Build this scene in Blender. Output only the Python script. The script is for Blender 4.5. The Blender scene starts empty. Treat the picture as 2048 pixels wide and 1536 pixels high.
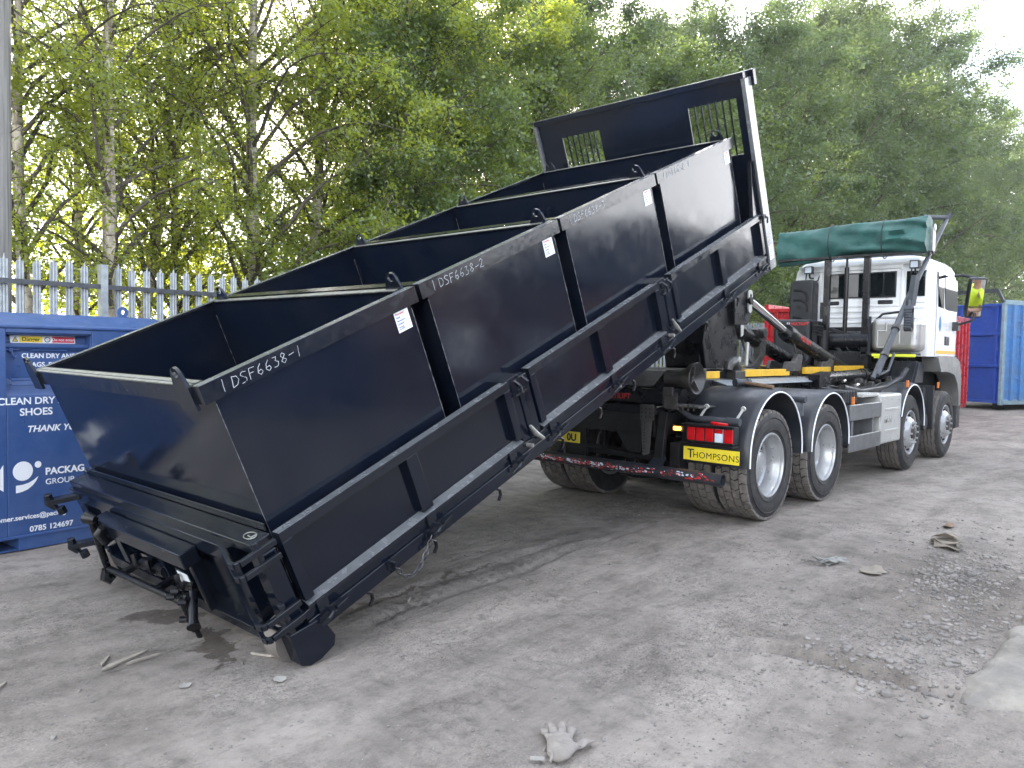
import bpy, math, random
import numpy as np
from mathutils import Vector, Matrix, Euler

SC = bpy.context.scene
COL = SC.collection
R = math.radians
rng = random.Random(7)
nrg = np.random.default_rng(11)

# ------------------------------------------------------------------ camera
cam_data = bpy.data.cameras.new('camera')
cam = bpy.data.objects.new('camera', cam_data)
COL.objects.link(cam)
YAW, PITCH, ROLL, FPX = R(42.512), R(-2.55), R(1.065), 1525.7
fwd = Vector((math.cos(PITCH) * math.cos(YAW), math.cos(PITCH) * math.sin(YAW), math.sin(PITCH)))
rgt = fwd.cross(Vector((0, 0, 1))).normalized()
upv = rgt.cross(fwd)
rr = rgt * math.cos(ROLL) + upv * math.sin(ROLL)
uu = -rgt * math.sin(ROLL) + upv * math.cos(ROLL)
cm = Matrix((rr, uu, -fwd)).transposed().to_4x4()
cm.translation = Vector((-7.003, -4.297, 1.581))
cam.matrix_world = cm
cam_data.sensor_width = 36.0
cam_data.lens = FPX / 2048 * 36.0
cam_data.clip_start = 0.05
cam_data.clip_end = 3000
SC.camera = cam

# ------------------------------------------------------------------ sky, sun, exposure
SUN_EL, SUN_AZ = 24.0, 48.3            # azimuth counter-clockwise from +X
sd = Vector((math.cos(R(SUN_EL)) * math.cos(R(SUN_AZ)), math.cos(R(SUN_EL)) * math.sin(R(SUN_AZ)), math.sin(R(SUN_EL))))
world = bpy.data.worlds.new('World')
SC.world = world
world.use_nodes = True
wn, wl = world.node_tree.nodes, world.node_tree.links
wn.clear()
w_out = wn.new('ShaderNodeOutputWorld')
w_bg = wn.new('ShaderNodeBackground')
w_sky = wn.new('ShaderNodeTexSky')
w_sky.sky_type = 'NISHITA'
w_sky.sun_disc = False
w_sky.sun_elevation = R(SUN_EL)
w_sky.sun_rotation = R(90 - SUN_AZ)
w_sky.air_density = 1.0
w_sky.dust_density = 1.2
w_bg.inputs['Strength'].default_value = 0.13
# thin broken cloud over the blue, part of the sky itself
w_tc = wn.new('ShaderNodeTexCoord')
w_map = wn.new('ShaderNodeMapping')
w_map.inputs['Scale'].default_value = (1.0, 1.0, 2.6)
CLOUD = (0.0, 0.0, 0.0)
w_map.inputs['Location'].default_value = CLOUD
w_noise = wn.new('ShaderNodeTexNoise')
w_noise.inputs['Scale'].default_value = 2.3
w_noise.inputs['Detail'].default_value = 7
w_noise.inputs['Roughness'].default_value = 0.55
w_ramp = wn.new('ShaderNodeValToRGB')
w_ramp.color_ramp.elements[0].position = 0.47
w_ramp.color_ramp.elements[1].position = 0.68
w_mix = wn.new('ShaderNodeMix'); w_mix.data_type = 'RGBA'
w_mix.inputs['B'].default_value = (13.0, 13.2, 13.6, 1)
wl.new(w_tc.outputs['Generated'], w_map.inputs['Vector'])
wl.new(w_map.outputs['Vector'], w_noise.inputs['Vector'])
w_sep = wn.new('ShaderNodeSeparateXYZ')
w_one = wn.new('ShaderNodeMath'); w_one.operation = 'SUBTRACT'; w_one.inputs[0].default_value = 1.0
w_pow = wn.new('ShaderNodeMath'); w_pow.operation = 'POWER'; w_pow.inputs[1].default_value = 3.5
w_add = wn.new('ShaderNodeMath'); w_add.operation = 'MULTIPLY_ADD'; w_add.inputs[1].default_value = 0.22
wl.new(w_tc.outputs['Generated'], w_sep.inputs[0])
wl.new(w_sep.outputs['Z'], w_one.inputs[1])
wl.new(w_one.outputs[0], w_pow.inputs[0])
wl.new(w_pow.outputs[0], w_add.inputs[0])
wl.new(w_noise.outputs['Fac'], w_add.inputs[2])
# denser unseen cloud bank, added low ahead-right to brighten the top skip's reflection
w_dot = wn.new('ShaderNodeVectorMath'); w_dot.operation = 'DOT_PRODUCT'
w_dot.inputs[1].default_value = (math.cos(R(20)) * math.cos(R(-26)), math.cos(R(20)) * math.sin(R(-26)), math.sin(R(20)))
w_mr = wn.new('ShaderNodeMapRange'); w_mr.interpolation_type = 'SMOOTHSTEP'
w_mr.inputs['From Min'].default_value = 0.94; w_mr.inputs['From Max'].default_value = 0.995; w_mr.inputs['To Max'].default_value = 0.15
w_ad2 = wn.new('ShaderNodeMath'); w_ad2.operation = 'ADD'
wl.new(w_tc.outputs['Generated'], w_dot.inputs[0])
wl.new(w_dot.outputs['Value'], w_mr.inputs['Value'])
wl.new(w_add.outputs[0], w_ad2.inputs[0]); wl.new(w_mr.outputs['Result'], w_ad2.inputs[1])
wl.new(w_ad2.outputs[0], w_ramp.inputs['Fac'])
wl.new(w_ramp.outputs['Color'], w_mix.inputs['Factor'])
wl.new(w_sky.outputs['Color'], w_mix.inputs['A'])
wl.new(w_mix.outputs['Result'], w_bg.inputs['Color'])
wl.new(w_bg.outputs['Background'], w_out.inputs['Surface'])

sun_d = bpy.data.lights.new('sun', 'SUN')
sun_d.energy = 5.0
sun_d.angle = R(0.6)
sun_d.color = (1.0, 0.90, 0.72)
sun = bpy.data.objects.new('sun', sun_d)
COL.objects.link(sun)
sun.rotation_euler = sd.to_track_quat('Z', 'Y').to_euler()
sun.location = sd * 60

SC.view_settings.view_transform = 'Standard'
SC.view_settings.look = 'None'
SC.view_settings.exposure = 2.1
SC.view_settings.gamma = 1.0
SC.cycles.use_denoising = True
SC.cycles.denoiser = 'OPENIMAGEDENOISE'
SC.cycles.denoising_input_passes = 'RGB_ALBEDO_NORMAL'
SC.cycles.denoising_prefilter = 'ACCURATE'
SC.cycles.max_bounces = 8
SC.cycles.transparent_max_bounces = 8
SC.cycles.sample_clamp_indirect = 8

# ------------------------------------------------------------------ materials
def new_mat(name):
    m = bpy.data.materials.new(name)
    m.use_nodes = True
    nt = m.node_tree
    return m, nt, nt.nodes['Principled BSDF']

def N(nt, kind, **kw):
    n = nt.nodes.new('ShaderNode' + kind)
    for k, v in kw.items():
        if hasattr(n, k):
            setattr(n, k, v)
        else:
            n.inputs[k].default_value = v
    return n

def ramp(nt, src, stops):
    n = nt.nodes.new('ShaderNodeValToRGB')
    el = n.color_ramp.elements
    while len(el) < len(stops):
        el.new(0.5)
    for e, (p, c) in zip(el, stops):
        e.position = p
        e.color = (c[0], c[1], c[2], 1) if isinstance(c, (tuple, list)) else (c, c, c, 1)
    nt.links.new(src, n.inputs['Fac'])
    return n.outputs['Color']

def mat(name, col, rough=0.5, metal=0.0, var=0.0, vscale=8.0, bump=0.0, bscale=30.0, rvar=0.0, dirt=None, dirt_amt=0.5, dscale=3.0, spec=0.5, coat=0.0):
    """A painted, plastic or metal surface: base colour with noise variation, uneven gloss, dust patches and a slight bump."""
    m, nt, b = new_mat(name)
    L = nt.links
    tc = N(nt, 'TexCoord')
    b.inputs['Roughness'].default_value = rough
    b.inputs['Metallic'].default_value = metal
    b.inputs['Specular IOR Level'].default_value = spec
    b.inputs['Coat Weight'].default_value = coat
    b.inputs['Base Color'].default_value = (*col, 1)
    colsock = None
    if var > 0:
        no = N(nt, 'TexNoise', Scale=vscale, Detail=6.0, Roughness=0.6)
        L.new(tc.outputs['Object'], no.inputs['Vector'])
        lo = [c * (1 - var) for c in col]; hi = [min(1, c * (1 + var)) for c in col]
        colsock = ramp(nt, no.outputs['Fac'], [(0.3, lo), (0.7, hi)])
    if dirt is not None:
        n2 = N(nt, 'TexNoise', Scale=dscale, Detail=9.0, Roughness=0.68)
        L.new(tc.outputs['Object'], n2.inputs['Vector'])
        f = ramp(nt, n2.outputs['Fac'], [(0.42, 0.0), (0.72, dirt_amt)])
        mx = N(nt, 'Mix', data_type='RGBA')
        L.new(f, mx.inputs['Factor'])
        if colsock is None:
            mx.inputs['A'].default_value = (*col, 1)
        else:
            L.new(colsock, mx.inputs['A'])
        mx.inputs['B'].default_value = (*dirt, 1)
        colsock = mx.outputs['Result']
        if rvar == 0:
            rvar = 0.15
    if colsock is not None:
        L.new(colsock, b.inputs['Base Color'])
    if rvar > 0:
        n3 = N(nt, 'TexNoise', Scale=dscale * 2.3, Detail=7.0, Roughness=0.65)
        L.new(tc.outputs['Object'], n3.inputs['Vector'])
        mr = N(nt, 'MapRange')
        mr.inputs['From Min'].default_value = 0.3; mr.inputs['From Max'].default_value = 0.7
        mr.inputs['To Min'].default_value = max(0.02, rough - rvar); mr.inputs['To Max'].default_value = min(1, rough + rvar)
        L.new(n3.outputs['Fac'], mr.inputs['Value'])
        L.new(mr.outputs['Result'], b.inputs['Roughness'])
    if bump > 0:
        n4 = N(nt, 'TexNoise', Scale=bscale, Detail=3.0)
        L.new(tc.outputs['Object'], n4.inputs['Vector'])
        bp = N(nt, 'Bump', Strength=bump, Distance=0.02)
        L.new(n4.outputs['Fac'], bp.inputs['Height'])
        L.new(bp.outputs['Normal'], b.inputs['Normal'])
    return m

def emit_mat(name, col, strength, base=(0.5, 0.1, 0.01)):
    m, nt, b = new_mat(name)
    b.inputs['Base Color'].default_value = (*base, 1)
    b.inputs['Emission Color'].default_value = (*col, 1)
    b.inputs['Emission Strength'].default_value = strength
    b.inputs['Roughness'].default_value = 0.2
    return m

def leaf_mat(name, c1, c2, trans, tw=0.55):
    m, nt, b = new_mat(name)
    L = nt.links
    nt.nodes.remove(b)
    out = nt.nodes['Material Output']
    g = N(nt, 'NewGeometry')
    col = ramp(nt, g.outputs['Random Per Island'], [(0.0, c1), (0.6, c2), (1.0, [x * 1.35 for x in c2])])
    oi = N(nt, 'ObjectInfo')
    hs = N(nt, 'HueSaturation')
    mr = N(nt, 'MapRange')
    mr.inputs['To Min'].default_value = 0.78; mr.inputs['To Max'].default_value = 1.2
    L.new(oi.outputs['Random'], mr.inputs['Value'])
    L.new(mr.outputs['Result'], hs.inputs['Value'])
    L.new(col, hs.inputs['Color'])
    d = N(nt, 'BsdfDiffuse')
    L.new(hs.outputs['Color'], d.inputs['Color'])
    t = N(nt, 'BsdfTranslucent')
    tcol = N(nt, 'Mix', data_type='RGBA')
    tcol.blend_type = 'MULTIPLY'
    tcol.inputs['Factor'].default_value = 0.35
    tcol.inputs['A'].default_value = (*trans, 1)
    L.new(hs.outputs['Color'], tcol.inputs['B'])
    t.inputs['Color'].default_value = (*trans, 1)
    gl = N(nt, 'BsdfGlossy')
    gl.inputs['Roughness'].default_value = 0.42
    gl.inputs['Color'].default_value = (0.8, 0.85, 0.9, 1)
    m1 = N(nt, 'MixShader'); m1.inputs[0].default_value = tw
    L.new(d.outputs[0], m1.inputs[1]); L.new(t.outputs[0], m1.inputs[2])
    m2 = N(nt, 'MixShader'); m2.inputs[0].default_value = 0.06
    L.new(m1.outputs[0], m2.inputs[1]); L.new(gl.outputs[0], m2.inputs[2])
    L.new(m2.outputs[0], out.inputs['Surface'])
    return m

def bark_mat(name, birch):
    m, nt, b = new_mat(name)
    L = nt.links
    tc = N(nt, 'TexCoord')
    mp = N(nt, 'Mapping'); mp.inputs['Scale'].default_value = (3, 3, 1.1)
    L.new(tc.outputs['Object'], mp.inputs['Vector'])
    no = N(nt, 'TexNoise', Scale=2.6, Detail=8.0, Roughness=0.7)
    L.new(mp.outputs['Vector'], no.inputs['Vector'])
    mp2 = N(nt, 'Mapping'); mp2.inputs['Scale'].default_value = (2.5, 2.5, 11)
    L.new(tc.outputs['Object'], mp2.inputs['Vector'])
    n2 = N(nt, 'TexNoise', Scale=2.2, Detail=6.0, Roughness=0.65)
    L.new(mp2.outputs['Vector'], n2.inputs['Vector'])
    if birch:
        a = ramp(nt, no.outputs['Fac'], [(0.30, (0.05, 0.042, 0.035)), (0.45, (0.30, 0.26, 0.21)), (0.60, (0.52, 0.47, 0.39)), (0.8, (0.36, 0.30, 0.24))])
        k = ramp(nt, n2.outputs['Fac'], [(0.36, 0.12), (0.46, 1.0)])
    else:
        a = ramp(nt, no.outputs['Fac'], [(0.3, (0.035, 0.03, 0.024)), (0.7, (0.13, 0.11, 0.085))])
        k = ramp(nt, n2.outputs['Fac'], [(0.3, 0.5), (0.5, 1.0)])
    mx = N(nt, 'Mix', data_type='RGBA'); mx.blend_type = 'MULTIPLY'
    mx.inputs['Factor'].default_value = 1.0
    L.new(a, mx.inputs['A']); L.new(k, mx.inputs['B'])
    L.new(mx.outputs['Result'], b.inputs['Base Color'])
    b.inputs['Roughness'].default_value = 0.85
    bp = N(nt, 'Bump', Strength=0.5, Distance=0.02)
    L.new(n2.outputs['Fac'], bp.inputs['Height'])
    L.new(bp.outputs['Normal'], b.inputs['Normal'])
    return m

DUST = (0.20, 0.185, 0.17)
M = {}
M['skip_paint'] = mat('skip_paint', (0.0034, 0.0060, 0.0135), 0.12, bump=0.06, bscale=1.5, rvar=0.06, dirt=(0.030, 0.032, 0.038), dirt_amt=0.25, dscale=1.7)
M['flat_paint'] = mat('flat_paint', (0.0038, 0.0062, 0.0125), 0.14, bump=0.05, bscale=1.8, rvar=0.06, dscale=1.9, spec=0.45)
M['sky_sheen'] = mat('sky_sheen', (0.105, 0.112, 0.120), 0.24, var=0.15, vscale=14, bump=0.03, bscale=30, rvar=0.1, dscale=6, spec=0.8)  # pale tone paints the sky's reflection on rail tops, ledges, rims and posts
M['rail_paint'] = mat('rail_paint', (0.0065, 0.0085, 0.0135), 0.18, bump=0.03, bscale=30, rvar=0.1, dscale=5)
M['worn_sheen_metal'] = mat('worn_sheen_metal', (0.22, 0.22, 0.20), 0.4, metal=0.35, var=0.4, vscale=25, rvar=0.15)
M['weld'] = mat('weld', (0.13, 0.132, 0.136), 0.4, var=0.95, vscale=30)
M['chain_steel'] = mat('chain_steel', (0.10, 0.10, 0.105), 0.35, metal=0.85, var=0.3, vscale=30)
M['chalk'] = mat('chalk', (0.42, 0.44, 0.47), 0.9)
M['roller_steel'] = mat('roller_steel', (0.20, 0.178, 0.16), 0.42, metal=0.3, var=0.2, vscale=10, rvar=0.1)
M['galv'] = mat('galv', (0.27, 0.30, 0.325), 0.42, metal=0.35, var=0.22, vscale=16, rvar=0.12, dirt=(0.22, 0.23, 0.24), dirt_amt=0.6, dscale=6)
M['galv_dark'] = mat('galv_dark', (0.058, 0.064, 0.074), 0.5, metal=0.3, var=0.25, vscale=12, rvar=0.12)
M['chrome'] = mat('chrome', (0.62, 0.61, 0.60), 0.10, metal=1.0, rvar=0.04, dscale=6)
M['chassis'] = mat('chassis', (0.006, 0.0065, 0.008), 0.5, var=0.3, dirt=(0.06, 0.055, 0.05), dirt_amt=0.2, spec=0.35, dscale=4, bump=0.05)
M['hook_black'] = mat('hook_black', (0.0035, 0.004, 0.006), 0.32, var=0.2, dirt=(0.022, 0.021, 0.020), dirt_amt=0.3, spec=0.4, dscale=3)
M['worn_grey'] = mat('worn_grey', (0.075, 0.072, 0.070), 0.45, metal=0.4, var=0.4, vscale=9, dirt=(0.02, 0.018, 0.017), dirt_amt=0.8, dscale=4)
M['guard_plastic'] = mat('guard_plastic', (0.014, 0.017, 0.024), 0.42, var=0.2, dirt=(0.085, 0.082, 0.08), dirt_amt=0.3, dscale=3, bump=0.04, bscale=60)
M['dark_plastic'] = mat('dark_plastic', (0.009, 0.010, 0.014), 0.48, var=0.15, dirt=(0.05, 0.05, 0.05), dirt_amt=0.25, dscale=4, bump=0.05, bscale=80)
M['rubber'] = mat('rubber', (0.016, 0.016, 0.017), 0.7, var=0.3, dirt=(0.09, 0.085, 0.08), dirt_amt=0.28, dscale=7, bump=0.05, bscale=70)
M['tread'] = mat('tread', (0.15, 0.133, 0.118), 0.85, var=0.3, vscale=14, dirt=(0.05, 0.047, 0.045), dirt_amt=0.6, dscale=12, bump=0.1, bscale=60)
M['rim_silver'] = mat('rim_silver', (0.40, 0.405, 0.41), 0.36, metal=0.45, var=0.1, dirt=(0.2, 0.19, 0.18), dirt_amt=0.25, dscale=6)
M['dark'] = mat('dark', (0.006, 0.006, 0.007), 0.8)
M['white_paint'] = mat('white_paint', (0.80, 0.81, 0.82), 0.22, var=0.03, vscale=2, dirt=(0.55, 0.54, 0.52), dirt_amt=0.4, dscale=2.5, bump=0.01, bscale=2, coat=0.3)
M['cab_grey'] = mat('cab_grey', (0.14, 0.138, 0.135), 0.45, var=0.08, dirt=(0.10, 0.095, 0.09), dirt_amt=0.4)
M['glass'] = mat('glass', (0.005, 0.008, 0.009), 0.03, spec=0.4)
M['silver_tank'] = mat('silver_tank', (0.46, 0.45, 0.44), 0.34, metal=0.75, var=0.08, vscale=4, rvar=0.08, dscale=5)
M['alu_box'] = mat('alu_box', (0.44, 0.44, 0.42), 0.42, metal=0.25, var=0.07, dirt=(0.25, 0.24, 0.23), dirt_amt=0.35)
M['side_bar'] = mat('side_bar', (0.16, 0.165, 0.175), 0.4, metal=0.5, var=0.2, vscale=5, dirt=(0.1, 0.1, 0.1), dirt_amt=0.4)
M['yellow'] = mat('yellow', (0.72, 0.42, 0.02), 0.42, var=0.08, dirt=(0.3, 0.2, 0.05), dirt_amt=0.4, dscale=9)
M['plate_yellow'] = mat('plate_yellow', (0.78, 0.62, 0.03), 0.35, var=0.05, dirt=(0.45, 0.36, 0.1), dirt_amt=0.35, dscale=12)
M['strip_yellow'] = mat('strip_yellow', (0.75, 0.80, 0.05), 0.3)
M['reflect_orange'] = mat('reflect_orange', (0.85, 0.42, 0.03), 0.35)
M['amber'] = mat('amber', (0.60, 0.16, 0.02), 0.25)
M['amber_lit'] = emit_mat('amber_lit', (1.0, 0.30, 0.02), 5.5)
M['red_lens'] = mat('red_lens', (0.50, 0.008, 0.012), 0.15, var=0.2, vscale=20)
M['lamp_white'] = mat('lamp_white', (0.62, 0.70, 0.80), 0.25, var=0.15, vscale=10)
M['red_flake'] = mat('red_flake', (0.50, 0.03, 0.03), 0.5, var=0.3, vscale=40)
M['tarp'] = None
M['red_paint'] = mat('red_paint', (0.36, 0.012, 0.018), 0.3, var=0.1, dirt=(0.2, 0.025, 0.025), dirt_amt=0.5, coat=0.0)
M['blue_paint'] = mat('blue_paint', (0.016, 0.056, 0.32), 0.42, var=0.15, dirt=(0.05, 0.08, 0.22), dirt_amt=0.4, dscale=1.5)
M['pale_blue'] = mat('pale_blue', (0.065, 0.19, 0.42), 0.5, var=0.15, dirt=(0.13, 0.15, 0.17), dirt_amt=0.7, dscale=2.2)
M['grey_green'] = mat('grey_green', (0.20, 0.30, 0.36), 0.5, var=0.15, dirt=(0.15, 0.12, 0.1), dirt_amt=0.5, dscale=3)
M['bin_blue'] = mat('bin_blue', (0.034, 0.080, 0.225), 0.4, var=0.1, dirt=(0.08, 0.11, 0.20), dirt_amt=0.5, dscale=2.0, bump=0.02, bscale=2.0)
M['white_vinyl'] = mat('white_vinyl', (0.78, 0.80, 0.83), 0.4)
M['sticker'] = mat('sticker', (0.76, 0.78, 0.80), 0.35)
M['ink_red'] = mat('ink_red', (0.55, 0.05, 0.08), 0.5)
M['ink_blue'] = mat('ink_blue', (0.08, 0.12, 0.38), 0.5)
M['ink_black'] = mat('ink_black', (0.01, 0.01, 0.01), 0.5)
M['sticker_yellow'] = mat('sticker_yellow', (0.75, 0.55, 0.03), 0.4)
M['sticker_red'] = mat('sticker_red', (0.55, 0.02, 0.06), 0.4)
M['wood_old'] = mat('wood_old', (0.16, 0.10, 0.06), 0.7, var=0.35, vscale=20)
M['wood_pale'] = mat('wood_pale', (0.30, 0.265, 0.22), 0.8, var=0.3, vscale=14)
M['pole_wood'] = None
M['leather'] = mat('leather', (0.235, 0.21, 0.185), 0.85, var=0.15, vscale=18, dirt=(0.20, 0.18, 0.17), dirt_amt=0.6, dscale=14, bump=0.2, bscale=50)
M['card'] = mat('card', (0.22, 0.19, 0.155), 0.9, var=0.2)
M['rag'] = mat('rag', (0.20, 0.20, 0.185), 0.9, var=0.3, vscale=20)
M['paper'] = mat('paper', (0.29, 0.275, 0.25), 0.9, var=0.15)
M['stone'] = mat('stone', (0.195, 0.180, 0.165), 0.9, var=0.45, vscale=5, bump=0.2, bscale=60)
M['birch_bark'] = bark_mat('birch_bark', True)
M['dark_bark'] = bark_mat('dark_bark', False)
M['leaf_birch'] = leaf_mat('leaf_birch', (0.048, 0.082, 0.020), (0.105, 0.155, 0.040), (0.50, 0.56, 0.045), 0.58)
M['leaf_bright'] = leaf_mat('leaf_bright', (0.040, 0.082, 0.020), (0.088, 0.135, 0.040), (0.22, 0.29, 0.05))
M['leaf_dark'] = leaf_mat('leaf_dark', (0.030, 0.062, 0.022), (0.062, 0.098, 0.040), (0.15, 0.21, 0.05))

def tarp_mat():
    m, nt, b = new_mat('tarp_mesh')
    L = nt.links
    tc = N(nt, 'TexCoord')
    no = N(nt, 'TexNoise', Scale=5.0, Detail=6.0)
    L.new(tc.outputs['Object'], no.inputs['Vector'])
    c = ramp(nt, no.outputs['Fac'], [(0.3, (0.012, 0.062, 0.057)), (0.7, (0.026, 0.110, 0.098))])
    L.new(c, b.inputs['Base Color'])
    b.inputs['Roughness'].default_value = 0.55
    wv = N(nt, 'TexNoise', Scale=9.0, Detail=5.0)
    L.new(tc.outputs['Object'], wv.inputs['Vector'])
    bp = N(nt, 'Bump', Strength=0.5, Distance=0.03)
    L.new(wv.outputs['Fac'], bp.inputs['Height'])
    L.new(bp.outputs['Normal'], b.inputs['Normal'])
    return m
M['tarp'] = tarp_mat()

def pole_mat():
    m, nt, b = new_mat('pole_wood')
    L = nt.links
    tc = N(nt, 'TexCoord')
    mp = N(nt, 'Mapping'); mp.inputs['Scale'].default_value = (22, 22, 0.7)
    L.new(tc.outputs['Object'], mp.inputs['Vector'])
    no = N(nt, 'TexNoise', Scale=1.5, Detail=8.0, Roughness=0.6)
    L.new(mp.outputs['Vector'], no.inputs['Vector'])
    c = ramp(nt, no.outputs['Fac'], [(0.3, (0.10, 0.097, 0.092)), (0.5, (0.185, 0.18, 0.17)), (0.75, (0.26, 0.25, 0.235))])
    L.new(c, b.inputs['Base Color'])
    b.inputs['Roughness'].default_value = 0.8
    bp = N(nt, 'Bump', Strength=0.3, Distance=0.01)
    L.new(no.outputs['Fac'], bp.inputs['Height'])
    L.new(bp.outputs['Normal'], b.inputs['Normal'])
    return m
M['pole_wood'] = pole_mat()

# ------------------------------------------------------------------ mesh helpers
class MB:
    """Collects boxes, bars, tubes and other shapes; build() links them as ONE mesh object."""
    def __init__(s):
        s.v = []; s.f = []; s.mi = []
    def add(s, vs, fs, mi=0):
        o = len(s.v)
        s.v.extend([tuple(v) for v in vs])
        s.f.extend([tuple(i + o for i in f) for f in fs])
        s.mi.extend([mi] * len(fs))
        return s
    def box(s, x0, x1, y0, y1, z0, z1, mi=0, mx=None):
        vs = [(x, y, z) for x in (x0, x1) for y in (y0, y1) for z in (z0, z1)]
        if mx is not None:
            vs = [mx @ Vector(v) for v in vs]
        return s.add(vs, [(0, 1, 3, 2), (4, 6, 7, 5), (0, 4, 5, 1), (2, 3, 7, 6), (0, 2, 6, 4), (1, 5, 7, 3)], mi)
    def bar(s, p0, p1, w, h, up=(0, 0, 1), mi=0):
        p0, p1 = Vector(p0), Vector(p1)
        d = (p1 - p0); L = d.length; d.normalize()
        a = d.cross(Vector(up)).normalized(); b = a.cross(d)
        mx = Matrix((d, a, b)).transposed().to_4x4(); mx.translation = p0
        return s.box(0, L, -w / 2, w / 2, -h / 2, h / 2, mi, mx)
    def tube(s, pts, r, n=10, mi=0, caps=True):
        pts = [Vector(p) for p in pts]
        rs = r if isinstance(r, (list, tuple)) else [r] * len(pts)
        rings = []
        t0 = (pts[1] - pts[0]).normalized()
        ref = Vector((0, 0, 1)) if abs(t0.z) < 0.9 else Vector((1, 0, 0))
        a = t0.cross(ref).normalized()
        for i, p in enumerate(pts):
            if i == 0: t = pts[1] - p
            elif i == len(pts) - 1: t = p - pts[i - 1]
            else: t = (pts[i + 1] - p).normalized() + (p - pts[i - 1]).normalized()
            if t.length < 1e-9: t = t0
            t = t.normalized()
            a = (a - t * a.dot(t))
            if a.length < 1e-6: a = t.orthogonal()
            a.normalize(); b = t.cross(a)
            rings.append([p + (a * math.cos(2 * math.pi * k / n) + b * math.sin(2 * math.pi * k / n)) * rs[i] for k in range(n)])
        vs = [v for rg in rings for v in rg]; fs = []
        for i in range(len(rings) - 1):
            for k in range(n):
                k2 = (k + 1) % n
                fs.append((i * n + k, i * n + k2, (i + 1) * n + k2, (i + 1) * n + k))
        if caps:
            fs.append(tuple(range(n - 1, -1, -1)))
            fs.append(tuple((len(rings) - 1) * n + k for k in range(n)))
        return s.add(vs, fs, mi)
    def cyl(s, p0, p1, r, n=20, mi=0, r2=None):
        return s.tube([p0, p1], [r, r if r2 is None else r2], n, mi)
    def lathe(s, prof, origin=(0, 0, 0), axis=(0, 1, 0), n=48, mi=0, closed=False):
        """prof: list of (distance along axis, radius)."""
        o = Vector(origin); ax = Vector(axis).normalized()
        a = ax.orthogonal().normalized(); b = ax.cross(a)
        vs = []; fs = []
        for (t, r) in prof:
            for k in range(n):
                th = 2 * math.pi * k / n
                vs.append(o + ax * t + (a * math.cos(th) + b * math.sin(th)) * r)
        m = len(prof)
        for i in range(m - 1 if not closed else m):
            j = (i + 1) % m
            for k in range(n):
                k2 = (k + 1) % n
                fs.append((i * n + k, i * n + k2, j * n + k2, j * n + k))
        return s.add(vs, fs, mi)
    def prism(s, poly, t0, t1, axes='xz', mi=0):
        """A flat outline (2D points) given thickness from t0 to t1 along the remaining axis."""
        def P(a, b, t):
            return {'xz': (a, t, b), 'yz': (t, a, b), 'xy': (a, b, t)}[axes]
        n = len(poly)
        vs = [P(a, b, t0) for a, b in poly] + [P(a, b, t1) for a, b in poly]
        fs = [tuple(range(n - 1, -1, -1)), tuple(range(n, 2 * n))]
        for i in range(n):
            j = (i + 1) % n
            fs.append((i, j, n + j, n + i))
        return s.add(vs, fs, mi)
    def loft(s, rings, mi=0, close=True, cap0=True, cap1=True):
        n = len(rings[0]); vs = [v for r in rings for v in r]; fs = []
        for i in range(len(rings) - 1):
            for k in range(n if close else n - 1):
                k2 = (k + 1) % n
                fs.append((i * n + k, i * n + k2, (i + 1) * n + k2, (i + 1) * n + k))
        if cap0: fs.append(tuple(range(n - 1, -1, -1)))
        if cap1: fs.append(tuple((len(rings) - 1) * n + k for k in range(n)))
        return s.add(vs, fs, mi)
    def mesh(s, name, mats, smooth=None):
        me = bpy.data.meshes.new(name)
        me.from_pydata([tuple(v) for v in s.v], [], s.f)
        for m in (mats if isinstance(mats, (list, tuple)) else [mats]):
            me.materials.append(m)
        if len(set(s.mi)) > 1:
            me.polygons.foreach_set('material_index', s.mi)
        fix_normals(me)
        if smooth is not None:
            me.polygons.foreach_set('use_smooth', [True] * len(me.polygons))
            me.set_sharp_from_angle(angle=R(smooth))
        me.update()
        return me
    def build(s, name, mats, parent=None, smooth=None, bevel=0.0, seg=2, loc=None, rot=None):
        o = bpy.data.objects.new(name, s.mesh(name, mats, smooth))
        COL.objects.link(o)
        if parent is not None: o.parent = parent
        if loc is not None: o.location = loc
        if rot is not None: o.rotation_euler = rot
        if bevel > 0:
            bv = o.modifiers.new('bevel', 'BEVEL')
            bv.width = bevel; bv.segments = seg; bv.limit_method = 'ANGLE'; bv.angle_limit = R(40)
            bv.harden_normals = False
        return o

import bmesh
def fix_normals(me):
    b = bmesh.new(); b.from_mesh(me)
    bmesh.ops.recalc_face_normals(b, faces=b.faces)
    b.to_mesh(me); b.free()

def empty(name, loc=(0, 0, 0), rot=(0, 0, 0)):
    o = bpy.data.objects.new(name, None)
    COL.objects.link(o)
    o.location = loc; o.rotation_euler = rot
    o.empty_display_size = 0.2
    return o

def tag(o, label=None, cat=None, group=None, kind=None):
    if label: o['label'] = label
    if cat: o['category'] = cat
    if group: o['group'] = group
    if kind: o['kind'] = kind
    return o

def copy_tree(o, parent=None):
    c = o.copy(); COL.objects.link(c)
    if parent is not None: c.parent = parent
    for ch in list(o.children):
        copy_tree(ch, c)
    return c

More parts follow.
